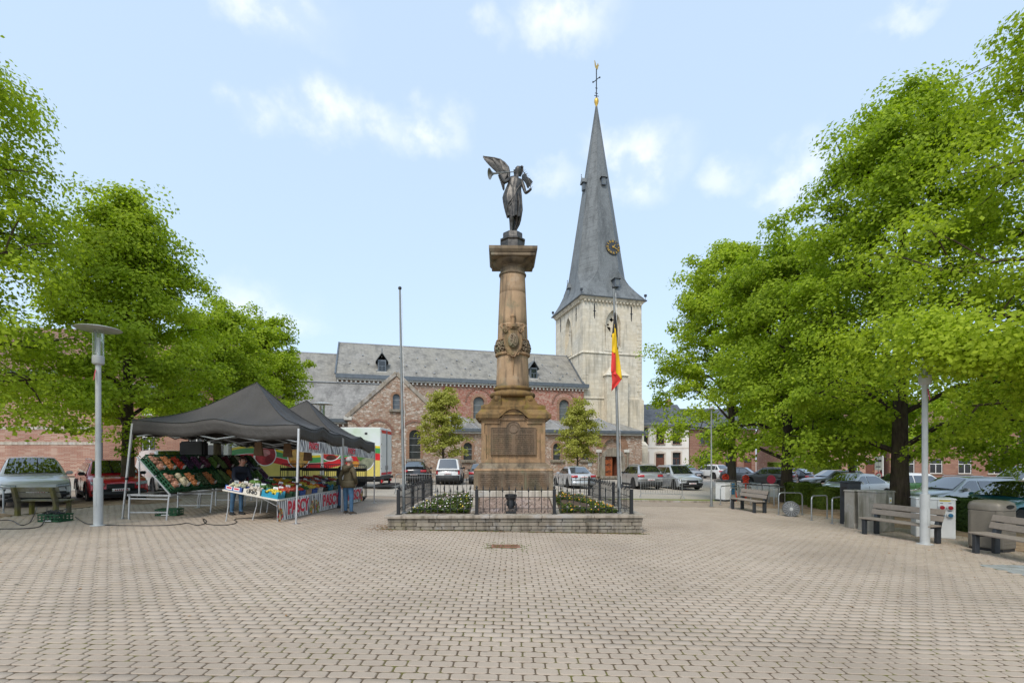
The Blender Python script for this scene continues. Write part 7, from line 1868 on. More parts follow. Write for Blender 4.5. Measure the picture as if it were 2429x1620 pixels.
car('green car with a white roof behind the concrete cabinets', 'hatch', 20.6, 28.2, (-1, .0), PT['green'], 'rim', g3_, clad=False, roofpaint=PT['white'])
g4_ = 'cars parked behind the right benches'
car('silver blue estate car behind the white socket cabinet', 'estate', 16.4, 20.2, (-1, -.05), PT['pale'], 'rim', g4_, clad=False, rails=True)
car('teal car behind the litter bin at the right edge', 'estate', 14.2, 15.2, (-.98, -.2), PT['teal'], 'rim', g4_, clad=False)
car('tall white van behind the teal car at the right edge', 'bigvan', 23.6, 24.2, (-1, .1), PT['white'], 'rim', g4_, cat='van')
# ================================================================ street furniture
def woodmat(name, c1, c2, moss=None, mw=0):
    b = NB(name); mp = b.n('ShaderNodeMapping'); mp.inputs['Scale'].default_value = (2, 2, 2); b.l(b.tc.outputs['Object'], mp.inputs['Vector'])
    n1 = b.noise(6, 6, .65, vec=mp.outputs[0]); n2 = b.noise(60, 3)
    c = b.ramp(n1, [(.3, c2), (.7, c1)])
    if moss: c = b.mix(b.mrange(b.noise(2.2, 4), .4, .65, 0, mw), c, moss)
    b.col(c); b.bump(n2, .3, .004); return b.set(.8, 0, .25)
MAT['slatwood'] = woodmat('grey_composite_slat', (.30, .255, .21), (.235, .195, .16)); MAT['slatdark'] = pm('anthracite_steel', (.035, .040, .046), .5, .1, .25, 8)
MAT['mosswood'] = woodmat('mossy_bench_wood', (.25, .235, .20), (.15, .14, .11), (.19, .17, .045), .8); MAT['mossleg'] = woodmat('mossy_bench_post', (.16, .14, .09), (.09, .08, .05), (.20, .18, .03), .9)
def bench(label, loc, rz, L=1.85, slat='slatwood', leg='slatdark', group='benches with grey slats and dark steel legs'):
    b = thing('park_bench', label, 'bench', loc, rz, group)       # local: x along the seat, front at -y
    for sx in (-1, 1):
        x = sx * (L / 2 - .13)
        MB().box(x - .045, x + .045, -.27, -.17, 0, .40).build('leg', MAT[leg], b, bevel=.008)
        MB().box(x - .045, x + .045, .14, .26, 0, .40).build('leg', MAT[leg], b, bevel=.008)
        MB().box(x - .045, x + .045, -.27, .26, .37, .415).build('seat_bearer', MAT[leg], b)
        m = MB(); m.add([(x - .045, .13, .40), (x + .045, .13, .40), (x + .045, .26, .36), (x - .045, .26, .36), (x - .045, .27, .84), (x + .045, .27, .84), (x + .045, .37, .82), (x - .045, .37, .82)], [(3, 2, 1, 0), (4, 5, 6, 7), (0, 1, 5, 4), (1, 2, 6, 5), (2, 3, 7, 6), (3, 0, 4, 7)]); m.build('back_post', MAT[leg], b, bevel=.006)
    for k in range(4): MB().box(-L / 2, L / 2, -.28 + k * .108, -.28 + k * .108 + .098, .417, .457).build('seat_slat', MAT[slat], b, bevel=.008)
    for k in range(2):
        z = .53 + k * .16; y = .155 + (z - .40) * .315; M = Matrix.Translation((0, y, z)) @ Matrix.Rotation(R(-17.5), 4, 'X'); MB().box(-L / 2, L / 2, -.042, -.005, 0, .145, M).build('back_slat', MAT[slat], b, bevel=.008)
    return b
pA = (gp(2053, 1266.5) + gp(2183, 1288)) / 2; pA.z = G(pA.x, pA.y)
def bench_between(label, u0, v0, u1, v1, extra=.32, **k):
    a = gp(u0, v0); c = gp(u1, v1); d = (c - a); L = d.length + extra; m = (a + c) / 2; rz = math.atan2(d.y, d.x); n = Vector((-math.sin(rz), math.cos(rz), 0)); m = m + n * .22; m.z = G(m.x, m.y); return bench(label, m, rz, L, **k)
bench_between('slatted bench with the pale lamp post standing at its near end', 2053, 1266.5, 2190, 1289)
bench_between('slatted bench cut off by the right edge beside the litter bin', 2318, 1312, 2600, 1372)
bench_between('slatted bench farthest back, before the bike hoops', 1739, 1207, 1788, 1216)
# mossy bench seen from behind
a = gp(45, 1223); c = gp(122, 1216); pm_ = gp(98, 1213)
mb_ = bench('mossy wooden bench seen from behind beside the green cable crate', (-13.68, 14.15, G(-13.68, 14.15)), R(181), 1.34, 'mosswood', 'mossleg', 'mossy bench by the left lamp')
# lamp posts
def lamp(label, p, z_top=5.25, group='round topped lamp posts'):
    l = thing('street_lamp', label, 'street lamp', p, 0, group); h = z_top - p.z
    MB().lathe([(.10, 0), (.10, 1.22), (.062, 1.225), (.060, h - .98)], 24).build('post', MAT['lamp_paint'], l, smooth=40)
    MB().lathe([(.17, 0), (.17, .012), (.12, .015)], 20).build('base_plate', MAT['lamp_paint'], l); MB().box(-.03, .03, -.104, -.097, .5, .85).build('service_hatch', MAT['lamp_paint'], l)
    MB().lathe([(.07, h - 1.0), (.11, h - .98), (.128, h - .95), (.128, h - .78), (.11, h - .76)], 24).build('collar', MAT['lamp_paint'], l, smooth=40)
    gl = NB('lamp_glass_' + str(len(bpy.data.materials))); gl.col((.80, .85, .83)); gl.set(.05, 0, .5); gl.b.inputs['Transmission Weight'].default_value = .9; gl.b.inputs['IOR'].default_value = 1.2
    MB().lathe([(.118, h - .765), (.118, h - .12)], 24, cap=False).build('glass_cylinder', gl.m, l, smooth=60)
    MB().tube([(0, 0, h - .76), (0, 0, h - .3)], .035, 10).build('bulb', MAT['whitepaint'], l, smooth=60)
    for k in range(3): MB().tube([(.09 * math.cos(k * 2.1 + .5), .09 * math.sin(k * 2.1 + .5), h - .76), (.09 * math.cos(k * 2.1 + .5), .09 * math.sin(k * 2.1 + .5), h - .1)], .008, 5).build('stay', MAT['galv'], l)
    MB().lathe([(.06, h - .12), (.47, h - .10), (.495, h - .085), (.47, h - .07), (.2, h - .01), (.02, h)], 40).build('disc_hood', MAT['lamp_paint'], l, smooth=50)
    return l
lp = gp(233, 1246); ll = lamp('pale lamp post with a flat disc hood left of the stall', lp, 5.25); lr_ = gp(2194, 1290); lr2 = lamp('pale lamp post before the slatted bench, lantern lost in the leaves', lr_, 4.65)
def ribbon(par, z, cols):
    for k, c in enumerate(cols):
        m = MB(); a = -.14 + .09 * k; m.grid([[(.078 * math.sin(a + j * .1) + .0, -.078 * math.cos(a + j * .1) - .02 * i, z - .09 * i + .01 * j) for j in range(4)] for i in range(4)]); o = m.build('ribbon_scrap', c, par, fix=False); o.modifiers.new('t', 'SOLIDIFY').thickness = .004
MAT['pinkrib'] = pm('pink_ribbon', (.6, .05, .1), .7); MAT['bluerib'] = pm('blue_ribbon', (.03, .25, .5), .7)
ribbon(ll, 3.95, [MAT['pinkrib']]); ribbon(lr2, 3.75, [MAT['pinkrib'], MAT['bluerib']])
for (u, v, zt, lab) in ((1687.5, 1200, 4.2, 'slim grey pole with a thicker foot beside the white power box'),):
    p = gp(u, v); l = thing('grey_pole', lab, 'pole', p, 0); MB().lathe([(.09, 0), (.09, .015), (.055, .02), (.055, .8), (.05, .82), (.034, .84), (.03, zt)], 14).build('post', MAT['pole'], l, smooth=40); MB().lathe([(.06, zt - .01), (.12, zt + .02), (.12, zt + .05), (.02, zt + .12)], 12).build('top_lamp', MAT['lamp_paint'], l)
p = gp(707, 1187); p = Vector((-8.85, 22.6, G(-8.85, 22.6))); lamp('disc hooded lamp showing over the tents before the chapel roof', p, 4.45)
# utility boxes
def cab(label, u, v, w, d, h, rz, mat, top=.04, cat='cabinet', extra=None, name='utility_cabinet', group=None):
    p = gp(u, v); c = thing(name, label, cat, p, rz, group); MB().box(-w / 2, w / 2, -d / 2, d / 2, 0, h - top).build('casing', mat, c, bevel=.015); MB().frustum(-w / 2 - .02, w / 2 + .02, -d / 2 - .02, d / 2 + .02, h - top + .002, -w / 2, w / 2, -d / 2, d / 2, h).build('lid', mat, c); return c
MAT['warn'] = pm('yellow_warning', (.78, .60, .04), .6)
def warn(par, x, y, z, rzf=0):
    MB().box(x - .045, x + .045, y - .006, y, z, z + .16).build('warning_label', MAT['card'], par); m = MB(); m.prism([(x - .035, z + .05), (x + .035, z + .05), (x, z + .11)], y - .010, y - .0065, lambda a, b, d: (a, d, b)); m.build('warning_triangle', MAT['warn'], par)
c1 = cab('narrow concrete cabinet beside the black charging pillar', 2027, 1251, .40, .34, 1.14, R(12), MAT['boxconcrete']); warn(c1, .02, -.171, .78)
MB().box(-.19, .19, -.18, .18, 0, .16).build('plinth', MAT['concrete'], c1)
c2 = cab('larger mouldy concrete cabinet with a yellow warning label', 2078, 1258, .70, .55, 1.17, R(14), MAT['boxconcrete']); warn(c2, .18, -.276, .82); MB().box(-.28, -.25, -.285, -.27, .45, .6).build('lock', MAT['iron'], c2)
ch = cab('black charging pillar left of the concrete cabinets', 2017, 1243, .46, .34, 1.38, R(10), MAT['slatdark'], cat='charging pillar', name='charging_pillar'); MB().box(-.235, -.228, -.1, .1, .9, 1.2).build('screen', MAT['iron'], ch); MB().box(-.1, .1, -.18, -.171, .95, 1.15).build('socket_panel', MAT['iron'], ch)
for z in (1.0, 1.12): MB().lathe([(.035, 0), (.035, .012)], 14, Matrix.Translation((-.02, -.18, z)) @ Matrix.Rotation(R(90), 4, 'X')).build('socket', MAT['darkmetal'], ch)
MAT['sock_red'] = pm('red_socket', (.38, .01, .02), .4); MAT['sock_blue'] = pm('blue_socket', (.03, .15, .28), .4)
we = cab('white power cabinet with two red and two blue sockets behind the bench', 2212, 1272, .82, .56, 1.06, R(-28), MAT['whitepaint'], cat='power cabinet', name='socket_cabinet'); MB().box(-.40, .40, -.27, .27, -.02, .16).build('plinth', MAT['concrete'], we)
for i, (x, z, mt) in enumerate(((.12, .82, 'sock_red'), (.29, .82, 'sock_red'), (.12, .62, 'sock_blue'), (.29, .62, 'sock_blue'))):
    so_ = MB().lathe([(.075, 0), (.075, .05), (.065, .06)], 18, Matrix.Translation((x, -.28, z)) @ Matrix.Rotation(R(90), 4, 'X')).build('socket', MAT['whitepaint'], we, smooth=40); MB().lathe([(.05, .055), (.05, .085), (.03, .09)], 16, Matrix.Translation((x, -.28, z)) @ Matrix.Rotation(R(90), 4, 'X')).build('socket_cap', MAT[mt], so_, smooth=40); MB().box(x - .03, x + .03, -.286, -.281, z + .10, z + .115).build('name_strip', MAT['iron'], we)
MB().box(.08, .3, -.288, -.281, .98, 1.01).build('yellow_strip', MAT['warn'], we); MB().box(.03, .035, -.2835, -.281, .2, 1.0).build('door_gap', MAT['iron'], we)
# litter bin
pb = gp(2352, 1303); bn = thing('litter_bin', 'brown grey litter bin with studded sides and a dark slot beside the right bench', 'litter bin', pb, R(20)); MAT['bin'] = pm('taupe_steel', (.20, .175, .14), .5, .2, .2, 6)
pro = [(-.33, -.24), (-.24, -.33), (.24, -.33), (.33, -.24), (.33, .24), (.24, .33), (-.24, .33), (-.33, .24)]
bb = MB(); bb.prism(pro, .06, .92, lambda a, b, d: (a, b, d)); bb.build('casing', MAT['bin'], bn, bevel=.02); MB().prism([(x * .94, y * .94) for x, y in pro], 0, .06, lambda a, b, d: (a, b, d)).build('base', MAT['iron'], bn)
rows = [[(x * k, y * k, z) for x, y in pro] for k, z in ((1.0, .925), (1.0, 1.02), (.93, 1.09), (.75, 1.13), (.4, 1.145))]; hdm = MB(); hdm.grid(rows, True); hdm.add(rows[-1], [tuple(range(8))]); hdm.build('lid', MAT['bin'], bn, smooth=50)
sl_ = MB(); sl_.prism([(-.17 + .16 * math.cos(t) * .0 + .15 * math.cos(t) + .17, 1.015 + .045 * math.sin(t)) for t in [i * 6.283 / 20 for i in range(20)]], -.339, -.331, lambda a, b, d: (a, d, b)); sl_.build('slot', MAT['dark'], bn)
stud = MB().sphere((0, 0, 0), .013, 6, 4).build('stud', MAT['bin'], bn); first = True
for i in range(8):
    for j in range(9):
        o = stud if first else link('stud', stud.data, bn); first = False; o.location = (-.2 + i * .057, -.332, .18 + j * .075)
MB().tube([(-.332, -.245, .06), (-.332, -.245, .92)], .012, 6).build('hinge', MAT['bin'], bn); MB().sphere((-.27, -.30, .62), .018, 8, 5).build('lock', MAT['chrome'], bn)
# bike hoops
def hoop(label, u0, v0, u1, v1, h=.82):
    a = gp(u0, v0); b = gp(u1, v1); t = thing('bike_hoop', label, 'bike hoop', a, 0, 'steel bike hoops'); d = b - a; d0 = Vector((d.x, d.y, 0)).normalized() * .12; z = Vector((0, 0, h))
    pts = [Vector((0, 0, 0)), z - Vector((0, 0, .12)), z - Vector((0, 0, .035)) + d0 * .3, z + d0, z + d - d0, d + z - Vector((0, 0, .035)) - d0 * .3, d + z - Vector((0, 0, .12)), d]
    MB().tube(pts, .024, 10).build('tube', MAT['galv'], t, smooth=60)
    for p in (Vector((0, 0, 0)), d): MB().lathe([(.06, 0), (.06, .01)], 12, Matrix.Translation(p)).build('flange', MAT['galv'], t)
H_ = [('bike hoop directly before the dark linden trunk and the drum', 1847, 1221, 1903, 1221), ('bike hoop before the small rounded hedge', 1925, 1234, 1962, 1230), ('bike hoop beside the black charging pillar', 1974, 1242, 2001, 1233), ('leftmost bike hoop, before the white power box', 1709, 1196, 1753, 1190), ('second bike hoop from the white power box, over the bench', 1733, 1203, 1781, 1196), ('tallest looking bike hoop behind the bench back', 1761, 1184, 1808, 1183), ('small far bike hoop behind the bench back', 1776, 1180, 1796, 1182), ('bike hoop just left of the dark trunk, farther one', 1824, 1193, 1846, 1188), ('bike hoop just left of the dark trunk, nearer one', 1836, 1200, 1862, 1196)]
for h in H_: hoop(*h)
hoop('bent steel hoop at the left edge beside the mossy bench', 8, 1216, -60, 1205, .72)
# drum wheel
pd = gp(1876, 1224); dr = thing('cable_drum', 'grey plastic drum with a spoked side lying before the bike hoop', 'drum', pd + Vector((0, 0, .27)), R(-25)); MAT['drum'] = pm('grey_drum_plastic', (.16, .165, .17), .5, 0, .25, 8); Mx = Matrix.Rotation(R(90), 4, 'X')
MB().lathe([(.255, -.16), (.27, -.15), (.27, .15), (.255, .16)], 28, Mx).build('shell', MAT['drum'], dr, smooth=40)
for k in range(16): MB().box(.05, .25, -.008, .008, .158, .172, Mx @ Matrix.Rotation(k * 6.283 / 16, 4, 'Z')).build('spoke', MAT['galv'], dr)
MB().lathe([(.25, .16), (.268, .175), (.25, .178), (.235, .165)], 28, Mx, cap=False).build('ring', MAT['drum'], dr, smooth=40); MB().lathe([(.06, .158), (.06, .185), (.03, .19)], 14, Mx).build('hub', MAT['lamp_paint'], dr)
# white power box on skids with blue sockets, red hose
pw = gp(1721, 1190); pbx = thing('power_box', 'white wheeled power box with a row of blue sockets and a red hose', 'power box', pw, R(25)); MB().box(-.36, .36, -.28, .28, .12, 1.0).build('casing', MAT['whitepaint'], pbx, bevel=.015); MB().box(-.42, .42, -.33, .33, 1.0, 1.05).build('lid', MAT['darkmetal'], pbx); MB().box(-.40, .40, -.3, .3, .06, .12).build('skid', MAT['darkmetal'], pbx)
MB().box(.362, .375, -.2, .2, .15, .98).build('socket_panel', MAT['boxconcrete'], pbx); MB().box(.0, .34, -.295, -.282, .2, .96).build('side_panel', MAT['boxconcrete'], pbx)
for k in range(5): MB().box(.06, .26, -.32, -.296, .38 + k * .11, .47 + k * .11).build('blue_socket', MAT['sock_blue'], pbx, bevel=.008)
for x in (-.3, .3): MB().lathe([(.06, -.03), (.06, .03)], 12, Matrix.Translation((x, -.26, .06)) @ Mx).build('wheel', MAT['tyre'], pbx)
MAT['orange'] = pm('signal_orange', (.80, .06, .02), .45, 0, .15, 6)
MB().tube([(.38, -.1, .7), (.5, -.15, .5), (.56, -.15, .2), (.6, -.1, .02)], .03, 8).build('red_hose', MAT['orange'], pbx)
def hyd(label, p, zb_):
    h = thing('hydrant_post', label, 'hydrant post', p, 0, 'orange hydrant posts'); MB().lathe([(.045, 0), (.045, zb_)], 12).build('stem', MAT['orange'], h, smooth=40)
    m = MB(); m.lathe([(.10, zb_), (.15, zb_ + .03), (.15, zb_ + .10), (.09, zb_ + .14), (.08, zb_ + .2)], 16); m.tube([(-.15, 0, zb_ + .28), (-.11, 0, zb_ + .38), (0, 0, zb_ + .43), (.11, 0, zb_ + .38), (.15, 0, zb_ + .28), (.11, 0, zb_ + .19), (0, 0, zb_ + .15), (-.11, 0, zb_ + .19), (-.15, 0, zb_ + .28)], .05, 8); m.sphere((0, 0, zb_ + .28), .08, 10, 6); m.build('head', MAT['orange'], h, smooth=50)
hyd('orange round headed hydrant post showing above the white power box', Vector((11.1, 25.2, G(11.1, 25.2))), .85); hyd('orange hydrant post standing alone left of the dark trunk', gp(1769, 1182), .8)
# crowd barriers
def barrier(label, u0, v0, u1, v1, h=1.02, n=17):
    a = gp(u0, v0); b = gp(u1, v1); t = thing('crowd_barrier', label, 'barrier', a, 0, 'steel crowd barriers'); d = b - a; z = Vector((0, 0, 1)); e = d.normalized() * .1
    MB().tube([z * .14 , z * (h - .12), z * (h - .02) + e * .5, z * h + e, d + z * h - e, d + z * (h - .02) - e * .5, d + z * (h - .12), d + z * .14], .019, 8).tube([z * .22, d + z * .22], .016, 8).build('frame', MAT['galv'], t, smooth=60)
    for i in range(1, n): p = d * (i / n); MB().tube([p + z * .22, p + z * (h - .01)], .008, 6).build('bar', MAT['galv'], t)
    for p in (Vector(), d): nn_ = Vector((-d.y, d.x, 0)).normalized(); MB().tube([p + z * .16, p - nn_ * .28 - d.normalized() * (.06 if p.length < .1 else -.06)], .014, 6).tube([p + z * .16, p + nn_ * .28], .014, 6).build('foot', MAT['galv'], t)
barrier('steel crowd barrier before the two silver crossovers', 1520, 1180, 1618, 1182); barrier('steel crowd barrier behind the left railing corner', 938, 1172, 1034, 1170)
barrier('steel crowd barrier beside the white saloon right of the pedestal', 1300, 1160, 1336, 1160, 1.0, 6)
# signs far right
ps = Vector((27.2, 36, G(27.2, 36))); sg = thing('road_sign', 'white sign board over a round red bordered sign on a grey post', 'road sign', ps, 0); MB().tube([(0, 0, 0), (0, 0, 2.6)], .035, 8).build('post', MAT['galv'], sg); MB().box(-.28, .28, -.03, -.01, 1.55, 2.55).build('white_board', MAT['card'], sg); MB().box(-.2, .2, -.036, -.031, 2.15, 2.3).box(-.2, .15, -.036, -.031, 1.75, 1.82).build('printed_lines', MAT['darkmetal'], sg)
MB().lathe([(.27, 0), (.27, .012)], 24, Matrix.Translation((0, -.03, 1.12)) @ Mx).build('sign_disc', MAT['red_print'], sg); MB().lathe([(.19, 0), (.19, .006)], 24, Matrix.Translation((0, -.045, 1.12)) @ Mx).build('sign_face', MAT['card'], sg); MB().bar((-.1, -.055, 1.03), (.1, -.055, 1.2), .05, .006, (0, 1, 0)).build('sign_arrow', MAT['iron'], sg)
pf_ = Vector((30.6, 40, G(30.6, 40))); ff = thing('flagpole', 'far white flagpole with a furled flag behind the right lindens', 'flagpole', pf_, 0); MB().tube([(0, 0, 0), (0, 0, 7.2)], [.06, .04], 8).build('pole', MAT['whitepaint'], ff)
flm = MB()
for k, (z0, z1) in enumerate(((6.3, 6.9), (5.6, 6.3), (4.6, 5.6))):
    flm.mat(k); flm.grid([[(-.05 - .3 * j / 3 * (1.2 - (z0 + (z1 - z0) * i / 3 - 4.6) / 3), .06 * math.sin(j * 2 + i), z0 + (z1 - z0) * i / 3 - .15 * j / 3) for j in range(4)] for i in range(4)])
fl_ = flm.build('flag', [MAT['red_cloth'], MAT['yellow_cloth'], MAT['black_cloth']], ff, fix=False); fl_.modifiers.new('t', 'SOLIDIFY').thickness = .01
pt_ = Vector((15.0, 27.5, G(15, 27.5))); st_ = thing('grey_pole', 'grey street pole with a red disc sign behind the dark trunk', 'pole', Vector((16.4, 29, G(16.4, 29))), 0); MB().tube([(0, 0, 0), (0, 0, 2.4)], .04, 8).build('post', MAT['galv'], st_); MB().lathe([(.26, 0), (.26, .02)], 20, Matrix.Translation((-.9, 0, .95)) @ Mx).build('disc', MAT['red_print'], st_); MB().bar((-.9, .02, .95), (0, .02, .95), .03, .03).build('arm', MAT['galv'], st_)
# ================================================================ houses round the square
def house(label, x0, y0, L, D, zw, rz, wall, roof, ridge, wins, door=None, cat='house', frame='door_brown', chim=True, bands=(), surround=None):
    h = thing('house', label, cat, (x0, y0, G(x0, y0) - .3), rz); b = .3 - 0
    hs = [[(a, z), (a + w, z), (a + w, z + hh), (a, z + hh)] for a, z, w, hh in wins] + ([[(door[0], .3), (door[0] + door[1], .3), (door[0] + door[1], door[2]), (door[0], door[2])]] if door else [])
    m = MB(); m.prism([(0, 0), (L, 0), (L, zw), (0, zw)], 0, .35, lambda a, z, d: (a, d, z), hs); m.box(0, .35, .35, D, 0, zw); m.box(L - .35, L, .35, D, 0, zw); m.box(.35, L - .35, D - .35, D, 0, zw)
    m.prism([(.02, zw), (D - .02, zw), (D / 2, ridge - .05)], 0, .3, lambda a, z, d: (d, a, z)); m.prism([(.02, zw), (D - .02, zw), (D / 2, ridge - .05)], L - .3, L, lambda a, z, d: (d, a, z)); m.build('wall', wall, h)
    r_ = MB()
    for (ya, yb) in ((-.3, D / 2), (D + .3, D / 2)):
        k = (ridge - zw) / (D / 2); za = zw - .3 * k + .12; a = [(-.1, ya, za), (L + .1, ya, za), (L + .1, D / 2, ridge + .12), (-.1, D / 2, ridge + .12)]; r_.add(a + [(p[0], p[1], p[2] - .12) for p in a], [(0, 1, 2, 3), (7, 6, 5, 4), (0, 4, 5, 1), (2, 6, 7, 3), (1, 5, 6, 2), (3, 7, 4, 0)])
    rf = r_.build('roof', roof, h); 
    if chim: MB().box(L * .8, L * .8 + .6, D / 2 - .3, D / 2 + .3, ridge - .4, ridge + .9).build('chimney', MAT['brick_dark'], rf)
    MB().box(-.1, L + .1, -.42, -.28, zw - .3, zw - .12).build('gutter', MAT['zinc'], h)
    MB().box(0, L, -.28, -.002, zw - .32, zw - .02).build('cornice', MAT['white_trim'], h)
    for a, z, w, hh in wins:
        f = MB(); t = .07; f.prism([(a, z), (a + w, z), (a + w, z + hh), (a, z + hh)], .14, .2, lambda p, q, d: (p, d, q), [[(a + t, z + t), (a + w / 2 - .03, z + t), (a + w / 2 - .03, z + hh * .62), (a + t, z + hh * .62)], [(a + w / 2 + .03, z + t), (a + w - t, z + t), (a + w - t, z + hh * .62), (a + w / 2 + .03, z + hh * .62)], [(a + t, z + hh * .66), (a + w - t, z + hh * .66), (a + w - t, z + hh - t), (a + t, z + hh - t)]])
        wi = f.build('window', MAT[frame], h); MB().box(a + .02, a + w - .02, .205, .22, z + .02, z + hh - .02).build('pane', MAT['glassdark'], wi); MB().box(a + .05, a + w - .05, .24, .26, z + .03, z + hh * .5).build('curtain', MAT['whitepaint'], wi)
        MB().box(a - .08, a + w + .08, -.1, .14, z - .1, z - .005).build('sill', MAT['greystone'], wi)
        if surround: 
            s_ = MB(); s_.prism([(a - .16, z - .02), (a + w + .16, z - .02), (a + w + .16, z + hh + .14), (a + w / 2, z + hh + .3), (a - .16, z + hh + .14)], -.05, .0, lambda p, q, d: (p, d, q), [[(a - .01, z - .005), (a + w + .01, z - .005), (a + w + .01, z + hh + .01), (a - .01, z + hh + .01)]]); s_.build('surround', MAT[surround], wi)
    if door:
        a, w, zt = door; d_ = MB().box(a, a + w, .12, .2, .3, zt).build('door', MAT['door_brown'], h); MB().box(a + .12, a + w - .12, .10, .12, zt - .5, zt - .12).build('fanlight', MAT['glassdark'], d_); MB().box(a + .1, a + w - .1, .10, .118, .5, 1.1).box(a + .1, a + w - .1, .10, .118, 1.25, zt - .62).build('panel', MAT['door_brown'], d_); MB().sphere((a + w - .12, .09, 1.25), .05, 8, 5).build('door_knob', MAT['gold'], d_)
        if surround: s_ = MB(); s_.prism([(a - .2, .25), (a + w + .2, .25), (a + w + .2, zt + .16), (a + w / 2, zt + .36), (a - .2, zt + .16)], -.05, .0, lambda p, q, d: (p, d, q), [[(a - .01, .26), (a + w + .01, .26), (a + w + .01, zt + .01), (a - .01, zt + .01)]]); s_.build('surround', MAT[surround], d_); MB().box(a - .1, a + w + .1, -.5, -.06, .05, .28).build('doorstep', MAT['greystone'], d_)
    for z0, z1 in bands: MB().box(-.01, L + .01, -.03, .0, z0, z1).build('stone_band', MAT['concrete'], h)
    return h
MAT['surround'] = pm('sand_surround', (.60, .52, .44), .8, 0, .15, 4)
wh = house('white rendered house with brown door beside the tower', 15.2, 61, 7.2, 8, 6.9, R(3), MAT['plaster'], MAT['tile_dark'], 9.6, [(.9, 1.15, 1.05, 2.1), (5.1, 1.15, 1.05, 2.1), (.9, 4.3, 1.05, 2.1), (3.0, 4.3, 1.05, 2.1), (5.1, 4.3, 1.05, 2.1)], (2.95, 1.1, 3.1), surround='surround')
MB().box(0, 7.2, -.04, .0, 3.75, 3.85).build('string_course', MAT['surround'], wh)
house('red brick house right of the white house', 22.5, 61.4, 8.5, 8, 6.6, R(2), MAT['brick_dark'], MAT['tile_dark'], 9.2, [(1.3, 1.5, 1.5, 1.5), (4.6, 1.5, 1.5, 1.5), (1.3, 4.4, 1.3, 1.6), (4.6, 4.4, 1.3, 1.6)], (7.0, 1.0, 2.6))
house('pinkish brick house with tall shutters far behind the right lindens', 33.5, 60, 11, 9, 6.4, R(-8), MAT['brick_light'], MAT['tile_red'], 9.6, [(1.2, 1.2, 1.2, 1.8), (4.2, 1.2, 1.2, 1.8), (7.4, 1.2, 1.2, 1.8), (1.2, 4.2, 1.2, 1.5), (4.2, 4.2, 1.2, 1.5), (7.4, 4.2, 1.2, 1.5)], (9.4, 1.0, 2.6), frame='whitepaint')
house('brown brick terrace behind the road sign at the far right', 44.8, 57.5, 16, 9, 6.8, R(-22), MAT['brick_dark'], MAT['tile_red'], 10.2, [(1.2 + 2.6 * i, z, 1.2, 1.7) for i in range(5) for z in (1.3, 4.3)], (14.4, 1.0, 2.6), frame='whitepaint')
house('brick row house at the far right edge behind the parked cars', 54, 44, 18, 9, 6.6, R(-55), MAT['brick_light'], MAT['tile_red'], 9.9, [(1.2 + 2.8 * i, z, 1.2, 1.7) for i in range(6) for z in (1.3, 4.3)], None, frame='whitepaint')
lh = house('long weathered red brick building with stone bands at the far left', -52, 33.5, 22.6, 9, 7.6, R(4), MAT['brick_light'], MAT['tile_red'], 11.6, [], None, bands=((2.25, 2.45), (3.35, 3.55)))
MB().box(22.3, 22.62, -.25, -.001, 0, 7.4).build('drainpipe', MAT['darkmetal'], lh)
lh2 = house('darker brown brick house with white sash windows behind the red car', -29.2, 34.6, 9.5, 9, 7.0, R(3), MAT['brick_dark'], MAT['tile_red'], 10.8, [(2.6, 1.9, 1.0, 2.1), (5.9, 1.9, 1.0, 2.1), (2.6, 4.8, 1.0, 1.6), (5.9, 4.8, 1.0, 1.6)], None, frame='whitepaint')
house('cream house glimpsed under the tent roof', -19, 46, 9, 8, 6.0, R(3), MAT['plaster'], MAT['slate'], 8.8, [(1.2, 1.2, 1.3, 1.6), (5, 1.2, 1.3, 1.6), (1.2, 3.9, 1.3, 1.5), (5, 3.9, 1.3, 1.5)], (3.3, 1.0, 2.5), frame='whitepaint')
# ================================================================ people
MAT['skin'] = pm('skin', (.52, .27, .19), .55, 0, .15, 12); MAT['jeans'] = pm('blue_denim', (.075, .17, .29), .85, 0, .4, 7, .3, 60); MAT['olive'] = pm('olive_jacket', (.085, .065, .030), .75, 0, .3, 5, .4, 18); MAT['greycoat'] = pm('dark_grey_jacket', (.05, .048, .045), .8, 0, .3, 5, .3, 18); MAT['navycoat'] = pm('navy_pullover', (.014, .018, .032), .85, 0, .3, 5)
MAT['shoe'] = pm('grey_brown_shoe', (.10, .075, .055), .7, 0, .4, 12); MAT['sole'] = pm('pale_sole', (.5, .47, .42), .7); MAT['blackshoe'] = pm('black_shoe', (.015, .015, .016), .5); MAT['hairgrey'] = pm('grey_hair', (.42, .40, .38), .8, 0, .3, 30, .4, 60); MAT['hairbrown'] = pm('brown_hair', (.10, .05, .03), .8, 0, .3, 30, .4, 60)
